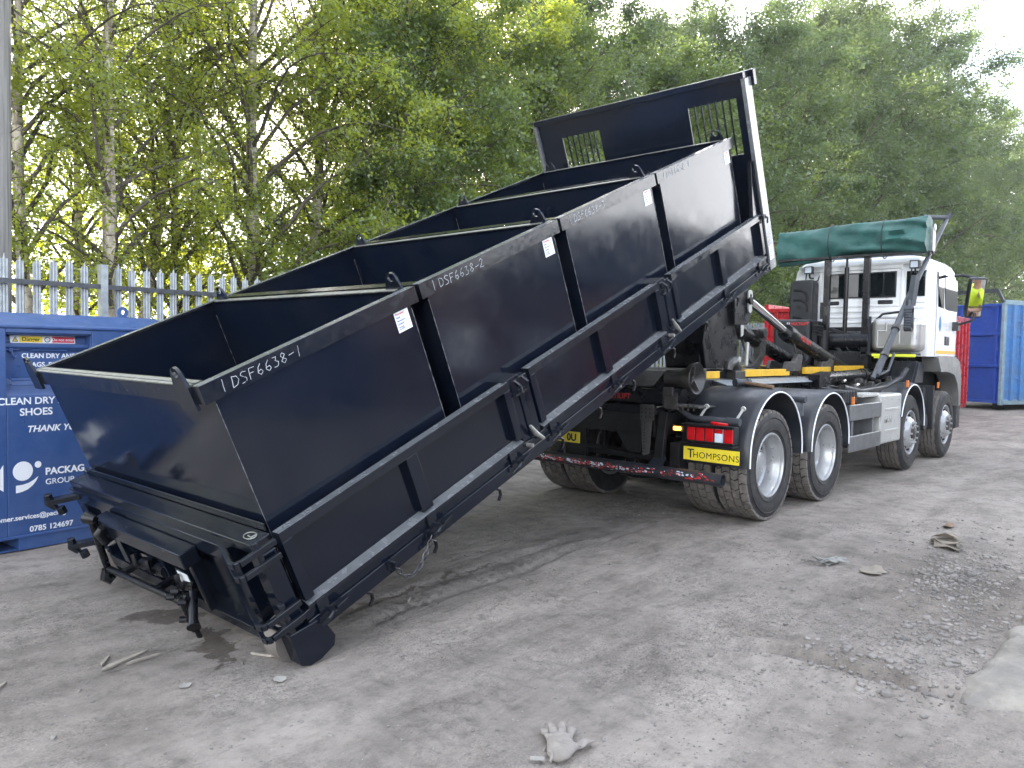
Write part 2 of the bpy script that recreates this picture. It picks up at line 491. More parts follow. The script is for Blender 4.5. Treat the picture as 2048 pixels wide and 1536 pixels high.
def text(name, s, size, origin, xdir, ydir, m, parent, depth=0.002, shear=0.0, align='LEFT', bold=0.0, space=1.0):
    """Raised lettering as a mesh: origin is the baseline start, xdir the reading direction, ydir up."""
    cu = bpy.data.curves.new(name, 'FONT')
    cu.body = s; cu.size = size; cu.extrude = depth / 2; cu.shear = shear; cu.align_x = align
    cu.offset = bold; cu.space_character = space
    cu.resolution_u = 4
    tmp = bpy.data.objects.new(name, cu)
    COL.objects.link(tmp)
    dg = bpy.context.evaluated_depsgraph_get()
    me = bpy.data.meshes.new_from_object(tmp.evaluated_get(dg))
    bpy.data.objects.remove(tmp); bpy.data.curves.remove(cu)
    me.materials.clear(); me.materials.append(m)
    me.name = name
    o = bpy.data.objects.new(name, me); COL.objects.link(o)
    X = Vector(xdir).normalized(); Y = Vector(ydir); Y = (Y - X * Y.dot(X)).normalized(); Z = X.cross(Y)
    mx = Matrix((X, Y, Z)).transposed().to_4x4(); mx.translation = Vector(origin) + Z * (depth / 2)
    o.parent = parent
    o.matrix_local = mx
    return o

def fast_mesh(name, verts, faces4, m, smooth=False):
    """verts (n,3), faces4 (m,4) numpy arrays."""
    me = bpy.data.meshes.new(name)
    nv, nf = len(verts), len(faces4)
    k = faces4.shape[1]
    me.vertices.add(nv); me.vertices.foreach_set('co', np.asarray(verts, np.float32).ravel())
    me.loops.add(nf * k); me.loops.foreach_set('vertex_index', np.asarray(faces4, np.int32).ravel())
    me.polygons.add(nf)
    me.polygons.foreach_set('loop_start', np.arange(0, nf * k, k, dtype=np.int32))
    me.polygons.foreach_set('loop_total', np.full(nf, k, np.int32))
    if smooth: me.polygons.foreach_set('use_smooth', np.ones(nf, bool))
    me.materials.append(m)
    me.update(calc_edges=True); me.validate()
    return me
# ------------------------------------------------------------------ ground
def vnoise(x, y, seed):
    xi = np.floor(x).astype(np.int64); yi = np.floor(y).astype(np.int64)
    fx = x - xi; fy = y - yi
    fx = fx * fx * (3 - 2 * fx); fy = fy * fy * (3 - 2 * fy)
    def h(a, b):
        n = (a * 374761393 + b * 668265263 + seed * 1442695041) & 0x7fffffff
        n = ((n ^ (n >> 13)) * 1274126177) & 0x7fffffff
        n = n ^ (n >> 16)
        return (n & 0xffff) / 65535.0
    return (h(xi, yi) * (1 - fx) + h(xi + 1, yi) * fx) * (1 - fy) + (h(xi, yi + 1) * (1 - fx) + h(xi + 1, yi + 1) * fx) * fy - 0.5

def fnoise(x, y, seed, octs, f0):
    s = 0; a = 1.0
    for o in range(octs):
        s = s + a * vnoise(x * f0, y * f0, seed + o)
        a *= 0.5; f0 *= 2.03
    return s

def seg_dist(x, y, pts):
    d = np.full(x.shape, 1e9)
    for (ax, ay), (bx, by) in zip(pts[:-1], pts[1:]):
        vx, vy = bx - ax, by - ay
        t = np.clip(((x - ax) * vx + (y - ay) * vy) / (vx * vx + vy * vy), 0, 1)
        d = np.minimum(d, np.hypot(x - ax - t * vx, y - ay - t * vy))
    return d

RUT = [(-3.20, -2.41), (-3.06, -2.65), (-3.04, -2.83), (-3.02, -3.11), (-3.0, -3.38), (-2.95, -3.6)]
WHEEL_SPOTS = [(0, -1.08), (0, -.74), (1.4, -1.08), (1.4, -.74), (0, 1.08), (0, .74), (1.4, 1.08), (1.4, .74), (4.62, -1.06), (6.52, -1.06), (4.62, 1.06), (6.52, 1.06), (-4.96, -1.0), (-4.97, 0.9)]

def gheight(x, y):
    x = np.asarray(x, float); y = np.asarray(y, float)
    z = 0.030 * fnoise(x, y, 3, 3, 0.35) + 0.012 * fnoise(x, y, 9, 4, 2.3)
    wx = x + 0.10 * fnoise(x, y, 21, 3, 1.7); wy = y + 0.10 * fnoise(x, y, 31, 3, 1.7)
    for pts, w, dep in ((RUT, 0.05, 0.035),
                        ([(-4.9, -0.62), (-4.25, -0.53), (-3.9, -0.51), (-3.5, -0.48), (-3.0, -0.44), (-1.9, -0.38)], 0.045, 0.014),
                        ([(-4.4, -0.78), (-3.7, -0.72), (-2.9, -0.70), (-2.1, -0.62), (-0.9, -0.55)], 0.035, 0.012),
                        ([(-4.9, -1.72), (-4.3, -1.90), (-3.8, -1.98), (-3.1, -1.95)], 0.06, 0.010),
                        ([(2, -3.1), (6, -2.6), (12, -2.4), (20, -3)], 0.16, 0.02),
                        ([(1, -2.2), (6, -1.95), (14, -1.6), (22, -2)], 0.14, 0.018)):
        d = seg_dist(wx, wy, pts)
        z = z - dep * np.exp(-(d / w) ** 2) + 0.4 * dep * np.exp(-((d - 2.2 * w) / w) ** 2)
    # tyre prints: rows of shallow lugs
    for (cx, cy, ang, L, Wd, dep) in ((-4.55, -1.95, 0.15, 1.9, 0.30, 0.011), (-3.2, -0.62, 0.1, 2.6, 0.28, 0.010), (-4.0, -1.35, 0.12, 2.2, 0.28, 0.009), (-3.3, -2.35, -0.05, 2.0, 0.30, 0.010), (-5.2, -1.2, 0.3, 1.6, 0.28, 0.009), (-2.3, -1.5, 0.12, 2.2, 0.3, 0.010), (3.0, -2.0, 0.08, 6.0, 0.3, 0.008)):
        ca, sa = math.cos(ang), math.sin(ang)
        u = (wx - cx) * ca + (wy - cy) * sa; v = -(wx - cx) * sa + (wy - cy) * ca
        m = np.clip(1.2 - (np.abs(u) / (L / 2)) ** 6, 0, 1) * np.clip(1.2 - (np.abs(v) / (Wd / 2)) ** 6, 0, 1)
        z = z - dep * m * (0.5 + 0.5 * np.sign(np.sin(u * 62 + 2.5 * np.sign(v) + np.abs(v) * 14))) * (fnoise(x, y, 55, 2, 2.0) > -0.15)
    flat = np.ones(x.shape)
    for (px, py) in WHEEL_SPOTS:
        flat = np.minimum(flat, np.clip((np.hypot(x - px, y - py) - 0.18) / 0.35, 0, 1))
    return z * flat

def spaced(lo, a, b, hi, fine, grow=1.16):
    xs = list(np.arange(a, b, fine)); st = fine; p = xs[-1]
    while p < hi:
        st *= grow; p += st; xs.append(p)
    st = fine; p = a; left = []
    while p > lo:
        st *= grow; p -= st; left.append(p)
    return np.array(left[::-1] + xs)

gx = spaced(-800, -6.6, 0.6, 900, 0.026); gy = spaced(-800, -4.3, 0.6, 800, 0.026)
GX, GY = np.meshgrid(gx, gy, indexing='ij')
GZ = gheight(GX, GY)
nx, ny = GX.shape
gi = np.arange(nx * ny).reshape(nx, ny)
gf = np.stack([gi[:-1, :-1], gi[1:, :-1], gi[1:, 1:], gi[:-1, 1:]], -1).reshape(-1, 4)

def ground_mat():
    m, nt, b = new_mat('dusty_yard')
    L = nt.links
    tc = N(nt, 'TexCoord')
    P = tc.outputs['Object']
    def noise(scale, det=8.0, rough=0.6, vec=None, dist=0.0):
        n = N(nt, 'TexNoise', Scale=scale, Detail=det, Roughness=rough, Distortion=dist)
        L.new(vec or P, n.inputs['Vector']); return n.outputs['Fac']
    mp = N(nt, 'Mapping'); mp.inputs['Rotation'].default_value = (0, 0, R(-12)); mp.inputs['Scale'].default_value = (0.45, 1.6, 1)
    L.new(P, mp.inputs['Vector'])
    base = ramp(nt, noise(0.9, 9, 0.62), [(0.30, (0.165, 0.145, 0.126)), (0.48, (0.240, 0.212, 0.187)), (0.68, (0.305, 0.272, 0.241))])
    streak = ramp(nt, noise(1.7, 8, 0.62, mp.outputs['Vector'], 0.4), [(0.33, 0.76), (0.5, 1.0), (0.68, 1.12)])
    def mul(a, bb, f=1.0):
        x = N(nt, 'Mix', data_type='RGBA'); x.blend_type = 'MULTIPLY'; x.inputs['Factor'].default_value = f
        L.new(a, x.inputs['A']); L.new(bb, x.inputs['B']); return x.outputs['Result']
    c = mul(base, streak)
    rough_patch = ramp(nt, noise(1.1, 5, 0.6), [(0.42, 0.12), (0.60, 1.0)])
    def mulf(a, bb, f):
        x = N(nt, 'Mix', data_type='RGBA'); x.blend_type = 'MULTIPLY'
        L.new(f, x.inputs['Factor']); L.new(a, x.inputs['A']); L.new(bb, x.inputs['B']); return x.outputs['Result']
    c = mulf(c, ramp(nt, noise(38, 5, 0.7), [(0.34, 0.52), (0.46, 0.98), (0.60, 1.02), (0.72, 1.35)]), rough_patch)
    c = mul(c, ramp(nt, noise(7, 7, 0.7), [(0.32, 0.68), (0.5, 1.0), (0.7, 1.14)]))
    c = mulf(c, ramp(nt, noise(95, 4, 0.75), [(0.34, 0.62), (0.5, 1.0), (0.68, 1.25)]), rough_patch)
    c = mul(c, ramp(nt, noise(3.2, 9, 0.75, mp.outputs['Vector'], 0.8), [(0.30, 0.62), (0.40, 0.96), (0.60, 1.0), (0.72, 1.12)]))
    # pale flecks of grit
    vo = N(nt, 'TexVoronoi', Scale=28.0); L.new(P, vo.inputs['Vector'])
    fl = ramp(nt, vo.outputs['Distance'], [(0.05, 1.0), (0.11, 0.0)])
    sel = N(nt, 'Math', operation='GREATER_THAN'); sel.inputs[1].default_value = 0.78
    sep = N(nt, 'SeparateColor'); L.new(vo.outputs['Color'], sep.inputs[0]); L.new(sep.outputs[0], sel.inputs[0])
    fm = N(nt, 'Math', operation='MULTIPLY'); L.new(fl, fm.inputs[0]); L.new(sel.outputs[0], fm.inputs[1])
    mx = N(nt, 'Mix', data_type='RGBA'); L.new(fm.outputs[0], mx.inputs['Factor']); L.new(c, mx.inputs['A']); mx.inputs['B'].default_value = (0.40, 0.39, 0.38, 1)
    c = mx.outputs['Result']
    # darker gravelly bed and wet oil/water stains, each with its own ragged outline
    wob = N(nt, 'TexNoise', Scale=5.5, Detail=6.0, Roughness=0.65); L.new(P, wob.inputs['Vector'])
    wv = N(nt, 'VectorMath', operation='MULTIPLY_ADD'); L.new(wob.outputs['Color'], wv.inputs[0]); wv.inputs[1].default_value = (0.55, 0.55, 0); wv.inputs[2].default_value = (-0.275, -0.275, 0)
    pv = N(nt, 'VectorMath', operation='ADD'); L.new(P, pv.inputs[0]); L.new(wv.outputs[0], pv.inputs[1])
    def ell(cx, cy, rx, ry, rot, soft):
        q = N(nt, 'Mapping'); q.vector_type = 'TEXTURE'
        q.inputs['Location'].default_value = (cx, cy, 0); q.inputs['Rotation'].default_value = (0, 0, R(rot)); q.inputs['Scale'].default_value = (rx, ry, 1)
        L.new(pv.outputs[0], q.inputs['Vector'])
        fl_ = N(nt, 'VectorMath', operation='MULTIPLY'); fl_.inputs[1].default_value = (1, 1, 0); L.new(q.outputs[0], fl_.inputs[0])
        ln = N(nt, 'VectorMath', operation='LENGTH'); L.new(fl_.outputs[0], ln.inputs[0])
        return ramp(nt, ln.outputs['Value'], [(1 - soft, 1.0), (1.0, 0.0)])
    wet = None
    for e in ((-5.12, 0.16, 0.24, 0.11, -40, 0.12), (-5.10, -0.46, 0.36, 0.08, 75, 0.12), (-4.25, -0.50, 0.55, 0.055, 6, 0.1), (-3.35, -0.45, 0.45, 0.03, 6, 0.15)):
        k = ell(*e)
        if wet is None: wet = k
        else:
            a = N(nt, 'Mix', data_type='RGBA'); a.blend_type = 'LIGHTEN'; a.inputs['Factor'].default_value = 1.0
            L.new(wet, a.inputs['A']); L.new(k, a.inputs['B']); wet = a.outputs['Result']
    grav = ell(-1.2, -3.05, 1.25, 0.75, 10, 0.5)
    g2 = ell(-2.9, -2.9, 0.9, 0.22, 80, 0.6)
    a = N(nt, 'Mix', data_type='RGBA'); a.blend_type = 'LIGHTEN'; a.inputs['Factor'].default_value = 1.0
    L.new(grav, a.inputs['A']); L.new(g2, a.inputs['B']); grav = a.outputs['Result']
    mg = N(nt, 'Mix', data_type='RGBA'); mg.blend_type = 'MULTIPLY'; L.new(grav, mg.inputs['Factor']); L.new(c, mg.inputs['A']); mg.inputs['B'].default_value = (0.72, 0.70, 0.68, 1)
    mw = N(nt, 'Mix', data_type='RGBA'); mw.blend_type = 'MULTIPLY'; L.new(wet, mw.inputs['Factor']); L.new(mg.outputs['Result'], mw.inputs['A']); mw.inputs['B'].default_value = (0.45, 0.42, 0.41, 1)
    L.new(mw.outputs['Result'], b.inputs['Base Color'])
    rr_ = N(nt, 'Mix', data_type='FLOAT'); L.new(wet, rr_.inputs['Factor']); rr_.inputs['A'].default_value = 0.93; rr_.inputs['B'].default_value = 0.55
    L.new(rr_.outputs['Result'], b.inputs['Roughness'])
    b.inputs['Specular IOR Level'].default_value = 0.3
    bp = N(nt, 'Bump', Strength=0.9, Distance=0.014)
    L.new(noise(26, 9, 0.72), bp.inputs['Height'])
    bp2 = N(nt, 'Bump', Strength=0.8, Distance=0.035)
    L.new(noise(5.5, 8, 0.65, mp.outputs['Vector'], 0.6), bp2.inputs['Height'])
    L.new(bp.outputs['Normal'], bp2.inputs['Normal'])
    L.new(bp2.outputs['Normal'], b.inputs['Normal'])
    return m
g = bpy.data.objects.new('ground', fast_mesh('ground', np.stack([GX, GY, GZ], -1).reshape(-1, 3), gf, ground_mat(), True))
COL.objects.link(g); tag(g, kind='structure')

# pale concrete apron along the right edge, its broken lip half buried in dust
def slab():
    M['concrete'] = mat('concrete', (0.225, 0.205, 0.175), 0.95, var=0.38, vscale=4, dirt=(0.17, 0.16, 0.15), dirt_amt=0.95, dscale=2.6, bump=1.0, bscale=16)
    xs = np.concatenate([np.arange(-4.2, 3, 0.025), np.arange(3, 40, 0.6)])
    ts = np.concatenate([np.linspace(0, 0.5, 26), np.array([0.6, 1.0, 2, 5, 12, 30])])
    V = []; 
    for x in xs:
        edge = -3.46 + 0.05 * float(fnoise(np.array(x), np.array(0.3), 5, 4, 0.9)) + 0.075 * float(fnoise(np.array(x), np.array(2.3), 8, 4, 5.0))
        lift = 0.04 * min(1, max(-0.8, (x + 2.90) / 0.30))
        for t in ts:
            y = edge - t
            h = lift * (1 - math.exp(-t / 0.035)) + 0.016 * float(fnoise(np.array(x), np.array(y), 41, 3, 2.6)) + 0.016 * float(fnoise(np.array(x), np.array(y), 61, 3, 9.0)) - 0.05 * math.exp(-t / 0.02) - 0.01
            V.append((x, y, h + 0.01))
    n, k = len(xs), len(ts)
    ii = np.arange(n * k).reshape(n, k)
    F = np.stack([ii[:-1, :-1], ii[:-1, 1:], ii[1:, 1:], ii[1:, :-1]], -1).reshape(-1, 4)
    o = bpy.data.objects.new('pavement', fast_mesh('pavement', np.array(V), F, M['concrete'], True))
    COL.objects.link(o); tag(o, kind='structure')
slab()

# loose stones: base shapes joined into one uncountable scatter
def stones():
    b = bmesh.new(); bmesh.ops.create_icosphere(b, subdivisions=2, radius=1.0)
    bv = np.array([v.co[:] for v in b.verts]); bf = np.array([[v.index for v in f.verts] for f in b.faces]); b.free()
    V = []; F = []; off = 0
    def put(x, y, s):
        nonlocal off
        q = nrg.normal(size=3); q /= np.linalg.norm(q)
        v = bv * (1 + 0.38 * np.sin(bv @ nrg.normal(size=(3, 3)) * 2.2).mean(1, keepdims=True))
        v = np.clip(v, -0.62, 0.66) * np.array([1, nrg.uniform(0.55, 1), nrg.uniform(0.35, 0.65)]) * s
        an = nrg.uniform(0, 6.28); c, s_ = math.cos(an), math.sin(an)
        v = v @ np.array([[c, s_, 0], [-s_, c, 0], [0, 0, 1]])
        z = float(gheight(np.array([x]), np.array([y]))[0])
        V.append(v + np.array([x, y, z + s * 0.16])); F.append(bf + off); off += len(bv)
    for _ in range(3400):
        t = nrg.random()
        if t < 0.42: x, y = nrg.normal(-0.75, 0.42), nrg.normal(-2.98, 0.17)
        elif t < 0.72: x, y = nrg.normal(-1.9, 0.55), nrg.normal(-3.25, 0.17)
        elif t < 0.86: x, y = nrg.normal(-2.9, 0.25), nrg.normal(-3.0, 0.3)
        else: x, y = nrg.uniform(-3.4, 1.5), nrg.uniform(-3.5, -2.2)
        if y < -3.62: y = -3.62 + nrg.random() * 0.2
        put(x, y, min(0.036, 0.0035 + nrg.exponential(0.0065)))
    for _ in range(700):
        put(nrg.uniform(-6.4, 1.5), nrg.uniform(-3.6, 1.8), min(0.02, 0.003 + nrg.exponential(0.004)))
    # fine grit: thousands of tiny chips, denser towards the concrete and the gravel bed
    b = bmesh.new(); bmesh.ops.create_icosphere(b, subdivisions=1, radius=1.0)
    iv = np.array([v.co[:] for v in b.verts]); jf = np.array([[v.index for v in f.verts] for f in b.faces]); b.free()
    n = 11000
    gxx = np.concatenate([nrg.uniform(-6.6, 0.5, n // 2), nrg.normal(-2.3, 1.5, n - n // 2)])
    gyy = np.concatenate([nrg.uniform(-3.7, 0.4, n // 2), nrg.normal(-2.9, 0.55, n - n // 2)])
    keep = (gyy > -3.75) & (fnoise(gxx, gyy, 91, 3, 0.8) > -0.18)
    gxx, gyy = gxx[keep], gyy[keep]; n = len(gxx)
    sz = np.minimum(0.010, 0.0016 + nrg.exponential(0.0018, n))
    sc3 = nrg.uniform(0.5, 1.5, (n, 1, 3)); sc3[:, :, 2] *= 0.55
    an = nrg.uniform(0, 6.28, n); c, s_ = np.cos(an), np.sin(an)
    q = iv[None] * (1 + 0.3 * nrg.normal(size=(n, len(iv), 1))) * sc3 * sz[:, None, None]
    qx = q[:, :, 0] * c[:, None] - q[:, :, 1] * s_[:, None]; qy = q[:, :, 0] * s_[:, None] + q[:, :, 1] * c[:, None]
    zz = gheight(gxx, gyy)
    vv = np.stack([qx + gxx[:, None], qy + gyy[:, None], q[:, :, 2] + (zz + sz * 0.2)[:, None]], -1).reshape(-1, 3)
    ff = (jf[None] + (np.arange(n) * len(iv))[:, None, None]).reshape(-1, 3) + off
    V.append(vv); F.append(ff)
    o = bpy.data.objects.new('gravel', fast_mesh('gravel', np.concatenate(V), np.concatenate(F), M['stone']))
    COL.objects.link(o)
    tag(o, 'loose grey stones and grit scattered over the yard beside the concrete edge', 'gravel', kind='stuff')
stones()
# ------------------------------------------------------------------ demountable flat bed (tilted) and its four skips
BX, BY, BZ, TH, PH = -4.948, 0.1702, 0.2344, 0.4081, 0.0113
BROT = Euler((0, -TH, PH), 'XYZ')
BM = Matrix.Translation((BX, BY, BZ)) @ BROT.to_matrix().to_4x4()
def bpt(u, v, w): return BM @ Vector((u, v, w))

def make_flat():
    t = empty('flat_bed', (BX, BY, BZ), BROT)
    tag(t, 'black steel drop-side flat bed tilted off the hook lorry with its tail on the ground', 'flat bed')
    P, RP = M['flat_paint'], M['rail_paint']
    # deck with cross members and runners
    d = MB()
    d.box(0.02, 5.70, -1.19, 1.19, 0.03, 0.06)
    for k in range(15):
        u = 0.2 + k * 0.38
        d.box(u, u + 0.05, -1.18, 1.18, -0.07, 0.03)
    d.build('deck', P, t)
    for s in (-1, 1):
        r = MB()
        r.box(0.05, 5.75, s * 0.53 - 0.05, s * 0.53 + 0.05, -0.27, -0.07)
        r.build('runner', M['hook_black'], t, bevel=0.006)
    # side raves
    for s in (-1, 1):
        r = MB()
        r.box(-0.01, 5.80, *sorted((s * 1.17, s * 1.243)), -0.002, 0.05)
        r.box(-0.01, 5.80, *sorted((s * 1.17, s * 1.250)), -0.088, -0.004)
        r.build('side_rave', P, t, bevel=0.004)
    # drop sides: three each side
    for s in (-1, 1):
        for (u0, u1) in ((0.02, 1.755), (1.965, 3.655), (3.865, 5.665)):
            m = MB()
            def vb(a, b): return sorted((s * a, s * b))
            m.box(u0, u1, *vb(1.192, 1.200), 0.062, 0.455)                       # recessed sheet
            m.box(u0, u0 + 0.055, *vb(1.200, 1.250), 0.097, 0.437)
            m.box(u1 - 0.055, u1, *vb(1.200, 1.250), 0.097, 0.437)
            um = (u0 + u1) / 2
            m.box(um - 0.04, um + 0.045, *vb(1.200, 1.246), 0.094, 0.437)
            sp = m.build('drop_side', P, t, bevel=0.004)
            rl = MB()
            rl.box(u0, u1, *vb(1.186, 1.252), 0.438, 0.488)
            rl.box(u0 + 0.004, u1 - 0.004, *vb(1.190, 1.248), 0.4882, 0.4894, mi=1)  # paler top face, sky reflection painted in
            rl.build('top_rail', [RP, M['sky_sheen']], sp, bevel=0.0)
            lg = MB()
            poly = [(s * 1.2005, 0.094), (s * 1.2005, 0.056), (s * 1.252, 0.052), (s * 1.252, 0.070)]
            lg.prism(poly, u0, u1, axes='yz')
            lg.prism([(s * 1.2015, 0.0952), (s * 1.2015, 0.0942), (s * 1.2515, 0.0704), (s * 1.2515, 0.0714)], u0 + 0.003, u1 - 0.003, axes='yz', mi=1)  # pale upper skin carrying a painted sky sheen
            lg.build('sloped_ledge', [RP, M['sky_sheen']], sp)
    # stanchions between the drop sides, each with catch and handle
    for s in (-1, 1):
        for (u0, u1) in ((1.765, 1.955), (3.665, 3.855)):
            m = MB()
            m.box(u0, u1, *sorted((s * 1.165, s * 1.236)), 0.052, 0.470)
            m.box(u0 + 0.07, u1 - 0.07, *sorted((s * 1.236, s * 1.246)), 0.075, 0.40)
            p = m.build('side_post', P, t, bevel=0.005)
            c = MB()
            c.box(u0 - 0.03, u0 + 0.11, *sorted((s * 1.10, s * 1.235)), 0.472, 0.494)
            c.tube([(u0 + 0.05, s * 1.25, 0.47), (u0 + 0.055, s * 1.285, 0.44), (u0 + 0.06, s * 1.28, 0.385)], 0.010, 8)
            c.tube([(u0 + 0.12, s * 1.25, 0.475), (u0 + 0.125, s * 1.29, 0.44), (u0 + 0.12, s * 1.275, 0.395)], 0.010, 8)
            c.box(u0 + 0.02, u0 + 0.14, *sorted((s * 1.24, s * 1.262)), 0.37, 0.385)
            c.build('catch', RP, p, bevel=0.002)
            h = MB()
            h.tube([(u0 + 0.15, s * 1.275, 0.015), (u0 + 0.09, s * 1.282, 0.08), (u0 + 0.055, s * 1.28, 0.155)], [0.012, 0.017, 0.009], 8)
            h.cyl((u0 + 0.02, s * 1.24, 0.03), (u0 + 0.02, s * 1.29, 0.03), 0.014, 10)
            h.build('pin_handle', M['worn_sheen_metal'], p)
    # lever catches along the raves and rope hooks under them
    for s in (-1, 1):
        for u in (0.13, 0.915, 1.66, 2.09, 2.86, 3.60, 4.76, 5.52):
            m = MB()
            m.box(u - 0.07, u - 0.005, *sorted((s * 1.250, s * 1.262)), -0.03, 0.072)
            m.tube([(u - 0.09, s * 1.272, -0.055), (u - 0.055, s * 1.30, -0.028), (u - 0.01, s * 1.29, -0.018)], [0.010, 0.013, 0.010], 8)
            m.bar((u + 0.005, s * 1.285, -0.012), (u + 0.075, s * 1.285, -0.004), 0.035, 0.016)
            m.cyl((u - 0.015, s * 1.24, -0.02), (u - 0.015, s * 1.31, -0.02), 0.010, 8)
            m.build('lever_catch', RP, t, bevel=0.002)
        for u in (0.36, 0.86, 1.45, 2.14, 2.62, 3.10, 3.75, 4.35, 5.0):
            m = MB()
            m.tube([(u, s * 1.19, -0.08), (u + 0.005, s * 1.20, -0.11), (u + 0.03, s * 1.205, -0.135), (u + 0.025, s * 1.205, -0.168), (u - 0.005, s * 1.205, -0.195)], 0.011, 8)
            m.build('rope_hook', M['hook_black'], t)
    # chain hanging in a slack loop from the right rave
    def chain_obj():
        a, b = Vector((0.535, -1.27, -0.035)), Vector((0.835, -1.27, -0.035))
        down = BROT.to_matrix().transposed() @ Vector((0, 0, -1))
        pts = []
        for i in range(41):
            f = i / 40
            pts.append(a.lerp(b, f) + down * 0.135 * (1 - (2 * f - 1) ** 2) + Vector((0, -0.01, 0)))
        m = MB()
        L = [0]
        for i in range(40): L.append(L[-1] + (pts[i + 1] - pts[i]).length)
        nl = int(L[-1] / 0.032)
        def at(s_):
            for i in range(40):
                if L[i + 1] >= s_: return pts[i].lerp(pts[i + 1], (s_ - L[i]) / max(1e-9, L[i + 1] - L[i]))
            return pts[-1]
        for k in range(nl):
            c = at((k + 0.5) * L[-1] / nl); tg = (at(min(L[-1], (k + 1) * L[-1] / nl)) - at(k * L[-1] / nl)).normalized()
            n1 = tg.cross(Vector((0, 1, 0))).normalized(); n2 = tg.cross(n1)
            s1 = (n1 + n2 * 0.45).normalized() if k % 2 else (n2 - n1 * 0.45).normalized()
            ring = []
            for j in range(17):
                th = 2 * math.pi * j / 16
                ring.append(c + tg * (0.025 * math.cos(th)) + s1 * (0.0125 * math.sin(th)))
            m.tube(ring, 0.0038, 6, caps=False)
        m.build('chain', M['chain_steel'], t, smooth=60)
        for u in (0.535, 0.835):
            e = MB()
            e.cyl((u, -1.245, -0.03), (u, -1.30, -0.03), 0.012, 8)
            e.box(u - 0.03, u + 0.03, -1.26, -1.25, -0.06, 0.0)
            e.build('chain_peg', M['rail_paint'], t)
    chain_obj()
    # headboard with two barred windows
    hb = MB()
    U0, U1, WT = 5.735, 5.745, 1.79
    wins = [(-1.14, -0.64, 1.07, 1.585), (0.42, 0.92, 1.07, 1.565)]
    vs = sorted({-1.22, 1.22} | {w[0] for w in wins} | {w[1] for w in wins})
    def panel(v0, v1, w0, w1): hb.box(U0, U1, v0, v1, w0, w1)
    panel(-1.22, 1.22, 0.06, 1.07)
    panel(-1.22, -1.14, 1.07, 1.74); panel(-0.64, 0.42, 1.07, 1.74); panel(0.92, 1.22, 1.07, 1.74)
    panel(-1.14, -0.64, 1.585, 1.74); panel(0.42, 0.92, 1.565, 1.74)
    h = hb.build('headboard', P, t)
    for (v0, v1, w0, w1) in wins:
        b_ = MB()
        for k in range(6):
            v = v0 + (v1 - v0) * (k + 1) / 7
            b_.cyl((U0 + 0.004, v, w0 - 0.02), (U0 + 0.004, v, w1 + 0.02), 0.009, 8)
        b_.build('window_bars', P, h, smooth=40)
    f = MB()
    f.box(5.70, 5.83, -1.25, 1.25, 1.742, 1.80)
    for s in (-1, 1):
        pm = MB()
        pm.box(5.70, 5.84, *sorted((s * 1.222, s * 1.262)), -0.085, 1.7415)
        pm.build('headboard_post', M['sky_sheen'], h, bevel=0.004)  # paler than the headboard: sky reflection put into its colour
    f.box(5.835, 5.895, -1.29, -1.15, 1.66, 1.80)
    f.build('headboard_frame', P, h, bevel=0.004)
    for s in (-1, 1):
        g_ = MB()
        g_.prism([(5.55, 0.49), (5.70, 0.49), (5.70, 1.00), (5.675, 1.00)], s * 1.185, s * 1.225)
        g_.box(5.675, 5.70, *sorted((s * 1.225, s * 1.25)), 0.05, 1.0)
        g_.build('gusset', RP, h, bevel=0.003)
        c = MB()
        c.box(5.66, 5.72, *sorted((s * 1.25, s * 1.28)), 0.44, 0.475)
        c.tube([(5.69, s * 1.27, 0.47), (5.72, s * 1.29, 0.44), (5.715, s * 1.285, 0.39)], 0.009, 8)
        c.build('catch', M['dark_plastic'], h)
    st = MB(); st.box(5.712, 5.80, -1.2655, -1.263, 0.015, 0.155)
    sk = st.build('maker_sticker', M['sticker'], h)
    sticker_text(sk, (5.72, -1.2658, 0.135), 0.0175, (1, 0, 0))
    # hook bar loop on the front, and A frame
    a = MB()
    a.tube([(5.84, -0.45, 0.0), (5.98, -0.2, 1.05), (6.0, 0, 1.22), (5.98, 0.2, 1.05), (5.84, 0.45, 0.0)], 0.04, 10)
    a.build('hook_frame', M['hook_black'], t, smooth=40)
    # rear sill
    m = MB()
    m.box(-0.10, 0.012, -1.185, 1.185, 0.435, 0.488)
    m.box(0.012, 0.022, -1.15, 1.15, 0.488, 0.532)
    m.build('rear_sill', RP, t, bevel=0.006)
    for s in (-1, 1):
        m = MB()
        m.box(-0.10, -0.01, *sorted((s * 1.13, s * 1.235)), 0.02, 0.434)
        m.box(-0.10, -0.02, *sorted((s * 1.08, s * 1.235)), 0.0, 0.02)
        m.build('corner_post', P, t, bevel=0.006)
    # side-hung tailgate
    m = MB()
    m.box(-0.125, -0.03, -0.97, 0.285, 0.352, 0.440)
    m.box(-0.12, -0.03, 0.30, 1.20, 0.350, 0.436)
    m.box(-0.122, -0.03, -1.02, 1.12, -0.138, -0.055)
    for v in (1.08, 0.72, 0.10, -0.36, -0.96):
        m.box(-0.115, -0.04, v - 0.04, v + 0.04, -0.055, 0.352)
    m.box(-0.055, -0.045, -0.96, -0.36, -0.055, 0.352)
    m.box(-0.055, -0.045, 0.96, 1.08, -0.055, 0.352)
    m.box(-0.055, -0.045, -0.36, 0.96, 0.13, 0.352)
    m.box(-0.055, -0.045, 0.27, 0.52, -0.055, 0.13)
    m.box(-0.055, -0.045, -0.36, -0.06, -0.055, 0.13)
    m.box(-0.012, -0.004, -1.1, 1.1, -0.06, 0.43)
    tg = m.build('tailgate', P, t, bevel=0.006)
    m = MB(); m.box(-0.225, -0.126, -0.60, 0.58, 0.288, 0.382)
    m.box(-0.165, -0.123, -0.515, -0.475, -0.045, 0.287)
    m.build('bumper_box', RP, tg, bevel=0.006)
